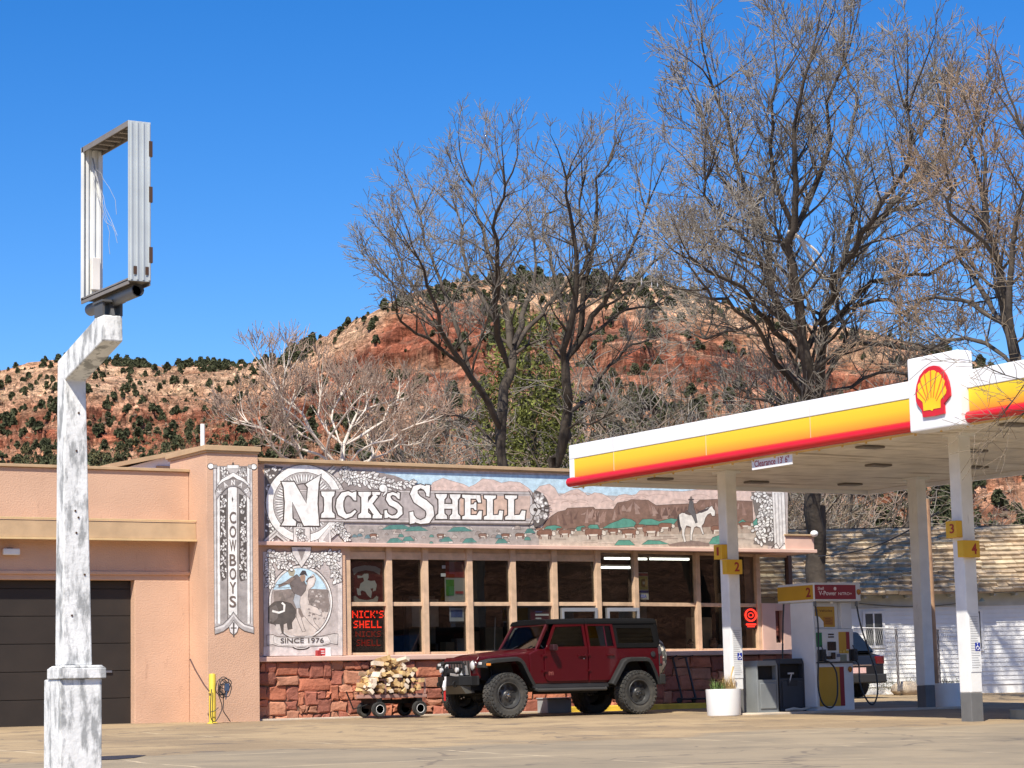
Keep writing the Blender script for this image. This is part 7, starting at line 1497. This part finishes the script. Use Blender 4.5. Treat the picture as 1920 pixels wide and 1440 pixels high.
for k in range(3): b.box(xa+.04+k*.06,xa+.066+k*.06,yb-.03,yb-.010,za+.02,zt2-.02)
b.box(xa,xa+.015,yb-.05,yb-.0105,za,zt2); fr2 = sgb(b, 'end_panel', FRI, bevel=.002)
b = MB(); b.box(xa+.08,xa+.16,yb-.08,yb-.031,za+.10,za+.40); sgb(b, 'ballast_box', mat('ballast_white', (.72,.68,.62), .5, var=.1, dirt=((.45,.18,.06), 4, .62, (1,1,.6))), fr2, bevel=.006)
CHN = mat('sign_brownish', (.25,.22,.19), .6, .2)
b = MB(); b.box(xa,xb,ya+.011,yb-.011,zt2-.010,zt2); b.box(xa,xa+.012,ya+.011,yb-.011,zt2-.05,zt2-.0105); b.box(xb-.012,xb,ya+.011,yb-.011,zt2-.05,zt2-.0105)
for k in range(6): b.box(xa+.04,xb-.03,ya+.14+k*.16,ya+.18+k*.16,zt2-.04,zt2-.0105)
sgb(b, 'top_channel', CHN)
b = MB(); b.box(xa,xb,ya+.011,yb-.011,za,za+.010); b.box(xa,xa+.012,ya+.011,yb-.011,za-.03,za+.025); b.box(xb-.012,xb,ya+.011,yb-.011,za-.03,za+.025); sgb(b, 'bottom_channel', CHN)
b = MB(); xm = (xa+xb)/2; b.tube([(xm,ya+.04,za-.072),(xm,yb+.02,za-.072)], .058, 14, cap=False); b.tube([(xm,yb+.02,za-.072),(xm,ya+.04,za-.072)], .048, 14, cap=False); sgb(b, 'cross_tube', mat('tube_grey', (.20,.20,.20), .55, .2), smooth=True, recalc=False)
b = MB(); b.lathe([(.047,0),(.001,0)], (xm,ya+.10,za-.072), 'y', 14); sgb(b, 'tube_bore', DARK)
b = MB()
for k in range(5):
    P_ = [(xm,yb-.04,zt2-.12-.05*k)]
    for j_ in range(6): P_.append((xm+rg.uniform(-.02,.02), P_[-1][1]-rg.uniform(.04,.13), P_[-1][2]-rg.uniform(.05,.17)))
    b.tube(P_, .002, 4)
b.tube([(xm,yb-.02,zt2-.08),(xm,yb-.10,zt2-.24),(xm,yb-.16,zt2-.34)], .007, 5); b.tube([(xm,yb-.16,za+.02),(xm,yb-.26,za+.08),(xm,yb-.36,za+.05)], .003, 4); sgb(b, 'loose_wire', mat('wire_grey', (.3,.3,.3), .5))
# dark flat patch lying on the concrete
b = MB(); pp = [(-8.95,-13.9),(-8.55,-14.0),(-8.15,-13.75),(-7.75,-13.15),(-7.9,-12.95),(-8.35,-13.0),(-8.75,-13.45)]; b.add([(x,y,gz(x,y)+.006) for x, y in pp], [tuple(range(7))]); tag(b.build('dark_patch', mat('patch_dark', (.025,.022,.03), .9)), kind='structure')

# ================================================================== the white house at the right
HA = radians(-29.5); hx_, hy_ = cos(HA), sin(HA); H0 = np.array([19.95, 7.35])
HS_ = empty('white_house', (19.95,7.35,.27), HA, label='white clapboard house with a weathered wood shake roof beyond the pumps', cat='house')
SHK = mat('shake_wood', (1,1,1), .95, var=.3, scale=5, attr='paint', bump=.6, bscale=14); CLP = mat('clapboard_white', (.80,.79,.75), .7, var=.05)
LH = 14.0; EZ = 2.50
b = MB(); b.box(-3,LH,.0,6,-.2,EZ)
z = .05
while z < EZ-.35: b.prism([(0,z),(-.028,z),(-.006,z+.115),(0,z+.115)], 'x', -3.02, LH+.02); z += .118
b.build('wall', CLP, HS_, recalc=True)
b = MB(); b.box(-3.2,LH+.2,-.45,-.02,EZ-.02,EZ+.0)
for k in range(30): b.box(-3+k*.58,-2.93+k*.58,-.52,-.01,EZ-.10,EZ-.021)
b.box(-3.2,LH+.2,-.05,-.03,EZ-.35,EZ-.021); b.build('eave', mat('eave_grey', (.45,.46,.44), .8), HS_)
rg = random.Random(8); b = MB(); slope = np.array([3.1, 1.95]); L_ = np.linalg.norm(slope); sd = slope/L_; nz_ = np.array([-sd[1], sd[0]])
nrow = 15
for i in range(nrow):
    t0 = i/nrow*L_; x = -3.3
    while x < LH+.3:
        w_ = rg.uniform(.18,.75); ln = L_/nrow*1.25; a0 = np.array([-.62,EZ-.02])+sd*(t0+rg.uniform(-.05,.04)); a1 = a0+sd*ln; th = rg.uniform(.06,.12)
        c_ = rg.choice([(.42,.33,.24),(.47,.38,.28),(.38,.30,.22),(.33,.26,.19),(.50,.42,.31)]); f_ = rg.uniform(.85,1.1); b.col = (c_[0]*f_, c_[1]*f_*.95, c_[2]*f_*.82)
        p0 = a0+nz_*th; p1 = a1+nz_*.012; 
        b.add([(x,a0[0],a0[1]),(x+w_-.008,a0[0],a0[1]),(x+w_-.008,p0[0],p0[1]),(x,p0[0],p0[1]),(x,p1[0],p1[1]),(x+w_-.008,p1[0],p1[1])], [(0,1,2,3),(3,2,5,4),(0,3,4),(1,5,2)]); x += w_
b.build('roof', SHK, HS_, recalc=False)
b = MB(); e0 = np.array([-.6,EZ-.03]); e1 = e0+sd*L_; b.add([(-3.3,e0[0],e0[1]),(LH+.3,e0[0],e0[1]),(LH+.3,e1[0],e1[1]),(-3.3,e1[0],e1[1])], [(0,1,2,3)]); b.add([(-3.3,e1[0],e1[1]),(LH+.3,e1[0],e1[1]),(LH+.3,e1[0]+3.2,e1[1]-1.9),(-3.3,e1[0]+3.2,e1[1]-1.9)], [(0,1,2,3)]); b.box(-3.3,LH+.3,e1[0]-.06,e1[0]+.06,e1[1]-.02,e1[1]+.05); b.build('roof_deck', mat('roof_dark', (.06,.05,.045), .9), HS_, recalc=False)
for (x_, w_, z_, h_) in ((1.15,.45,1.15,.85),(3.75,.50,1.0,1.0),(6.3,1.3,.72,1.25)):
    b = MB()
    for (u0,u1,v0,v1) in ((x_-.07,x_,z_-.07,z_+h_+.07),(x_+w_,x_+w_+.07,z_-.07,z_+h_+.07),(x_+.0005,x_+w_-.0005,z_-.07,z_),(x_+.0005,x_+w_-.0005,z_+h_,z_+h_+.07),(x_+w_/2-.02,x_+w_/2+.02,z_,z_+h_)): b.box(u0,u1,-.06,-.03,v0,v1)
    wn = b.build('window', CLP, HS_, bevel=.005); b = MB(); b.box(x_,x_+w_,-.045,-.04,z_,z_+h_); b.build('pane', mat('house_pane', (.50,.50,.47), .25) if w_ > 1 else mat('house_pane_dark', (.09,.095,.09), .15), wn)
b = MB(); b.lathe([(.02,0),(.09,-.10),(.001,-.1)], (4.25,-.35,EZ-.15), 'z', 12); b.build('porch_lamp', mat('lamp_green', (.35,.42,.36), .5), HS_)
b = MB(); b.tube([(1.0+k*.35,-.07,2.28-.12*sin(pi*k/9)) for k in range(10)], .012, 5); b.build('cable', GREY, HS_)
# greenery and rubble along the house wall
def along(d, off=0.0): return (H0[0]+hx_*d+hy_*off*-1, H0[1]+hy_*d+hx_*off)
rg = random.Random(13); WDG = mat('weed_green', (.10,.15,.03), .85, var=.4)
for k, (d, s_) in enumerate(((1.0,.30),(1.6,.38),(2.3,.34),(2.9,.28),(3.4,.24),(6.9,.16),(8.0,.14),(8.6,.18))):
    x, y = along(d, -.45); e = empty('weed_clump', (x,y,.25), label='low green weed clump growing at the foot of the white house wall', cat='plant', group='weeds along the white house'); b = MB()
    for q in range(220):
        c = np.array([rg.gauss(0,s_*.45), rg.gauss(0,s_*.45), abs(rg.gauss(0,s_*.42))]); dd = np.array([rg.gauss(0,1) for _ in range(3)]); dd /= np.linalg.norm(dd); ee = np.cross(dd, (0.3,.2,1)); b.add([c-ee*.012, c+dd*.05, c+ee*.012, c-dd*.03], [(0,1,2,3)])
    b.build('leaves', WDG, e, recalc=False)
b = MB(); x, y = along(2.0, -.9); b.ball((x,y,.25),(.5,.3,.22),12,7); tag(b.build('sand_heap', mat('sand_pale', (.50,.40,.28), .95, bump=1, bscale=8), smooth=True), 'pale heap of sand by the white house beyond the grey suv', 'heap')
# fence posts of the chain link fence and the brown pole
q = atD(1683, 1268, 59.0)
FN = empty('wire_fence', (q[0],q[1],.2), label='thin wire fence with a dark steel post before the white house', cat='fence'); pz0 = 59.0
fp0 = atD(1684, 1268, pz0); fq = [atD(x, 1180, pz0) for x in (1600, 1684, 1765)]
b = MB(); b.tube([(fp0[0]-q[0],fp0[1]-q[1],0),(fp0[0]-q[0],fp0[1]-q[1],fq[1][2]-.2+.06)], .035, 8); b.build('fence_post', mat('fence_dark', (.10,.09,.10), .7), FN)
b = MB(); r0_ = atD(1762, 1268, pz0); b.tube([(r0_[0]-q[0],r0_[1]-q[1],0),(r0_[0]-q[0],r0_[1]-q[1],fq[1][2]-.2)], .03, 8); b.build('fence_post', mat('fence_dark', (.10,.09,.10), .7), FN)
b = MB(); l_ = atD(1600,1177,pz0); r_ = atD(1785,1180,pz0); b.tube([(l_[0]-q[0],l_[1]-q[1],l_[2]-.2),(r_[0]-q[0],r_[1]-q[1],r_[2]-.2)], .015, 5)
dv = (r_-l_); n_ = 46
for k in range(n_):
    for s in (-1,1):
        a = l_+dv*(k/n_); c = l_+dv*min(1,max(0,(k+s*7)/n_)); b.tube([(a[0]-q[0],a[1]-q[1],a[2]-.2),(c[0]-q[0],c[1]-q[1],.02)], .0022, 3, cap=False)
b.build('mesh', mat('fence_wire', (.55,.54,.52), .6), FN)
q = atD(1751, 1290, 50.5); b = MB(); b.tube([(0,0,-.1),(0,0,2.2),(0,0,4.3)], [.12,.11,.10], 12)
up_ = empty('wooden_pole', (q[0],q[1],.2), label='brown wooden pole just behind the far canopy post', cat='pole'); b.build('pole', mat('pole_brown', (.42,.25,.14), .9, var=.2, dirt=((.22,.11,.07), 4, .55, (1,1,.3))), up_, smooth=True)
b = MB(); a, c = atD(1535, 1043, 57.2), atD(1760, 960, 52); b.tube([a+(c-a)*t/12+np.array([0,0,-.25*sin(pi*t/12)]) for t in range(13)], .018, 5); tag(b.build('overhead_cable', BLACK), 'dark overhead cable running up past the house roof', 'cable')
# globe lamp at the end of the ledge
q = onY(1524, 1001, -.05); b = MB(); b.ball((q[0],-.1,q[2]),(.09,.09,.075),14,10); tag(b.build('floodlight', WHITE, smooth=True), 'small round white light at the end of the pink ledge', 'light')
# masts on the hill top
for k, (x, y0_, y1_) in enumerate(((1151,452,522),(1176,478,522),(1203,462,522),(1222,470,524),(1233,486,525))):
    j = int(np.argmin(np.abs(pxs-x))); D = float(R1[j]); p0 = atD(x, y1_+14, D*.985); p1 = atD(x, y0_, D*.985); e = empty('radio_mast', tuple(p0), label='thin grey radio mast on the hill top behind the twigs of the bare tree', cat='mast', group='radio masts on the hill'); b = MB(); h = p1[2]-p0[2]
    b.tube([(0,0,-2),(0,0,h)], .10, 5); b.build('mast', mat('mast_grey', (.42,.42,.44), .6), e); b = MB()
    for q_ in range(2): b.ball((.3*(-1)**q_,-.2,h*(.45+.25*q_)),(.22,.12,.26),8,5)
    b.build('dish', mat('dish_grey', (.5,.5,.5), .6), e)
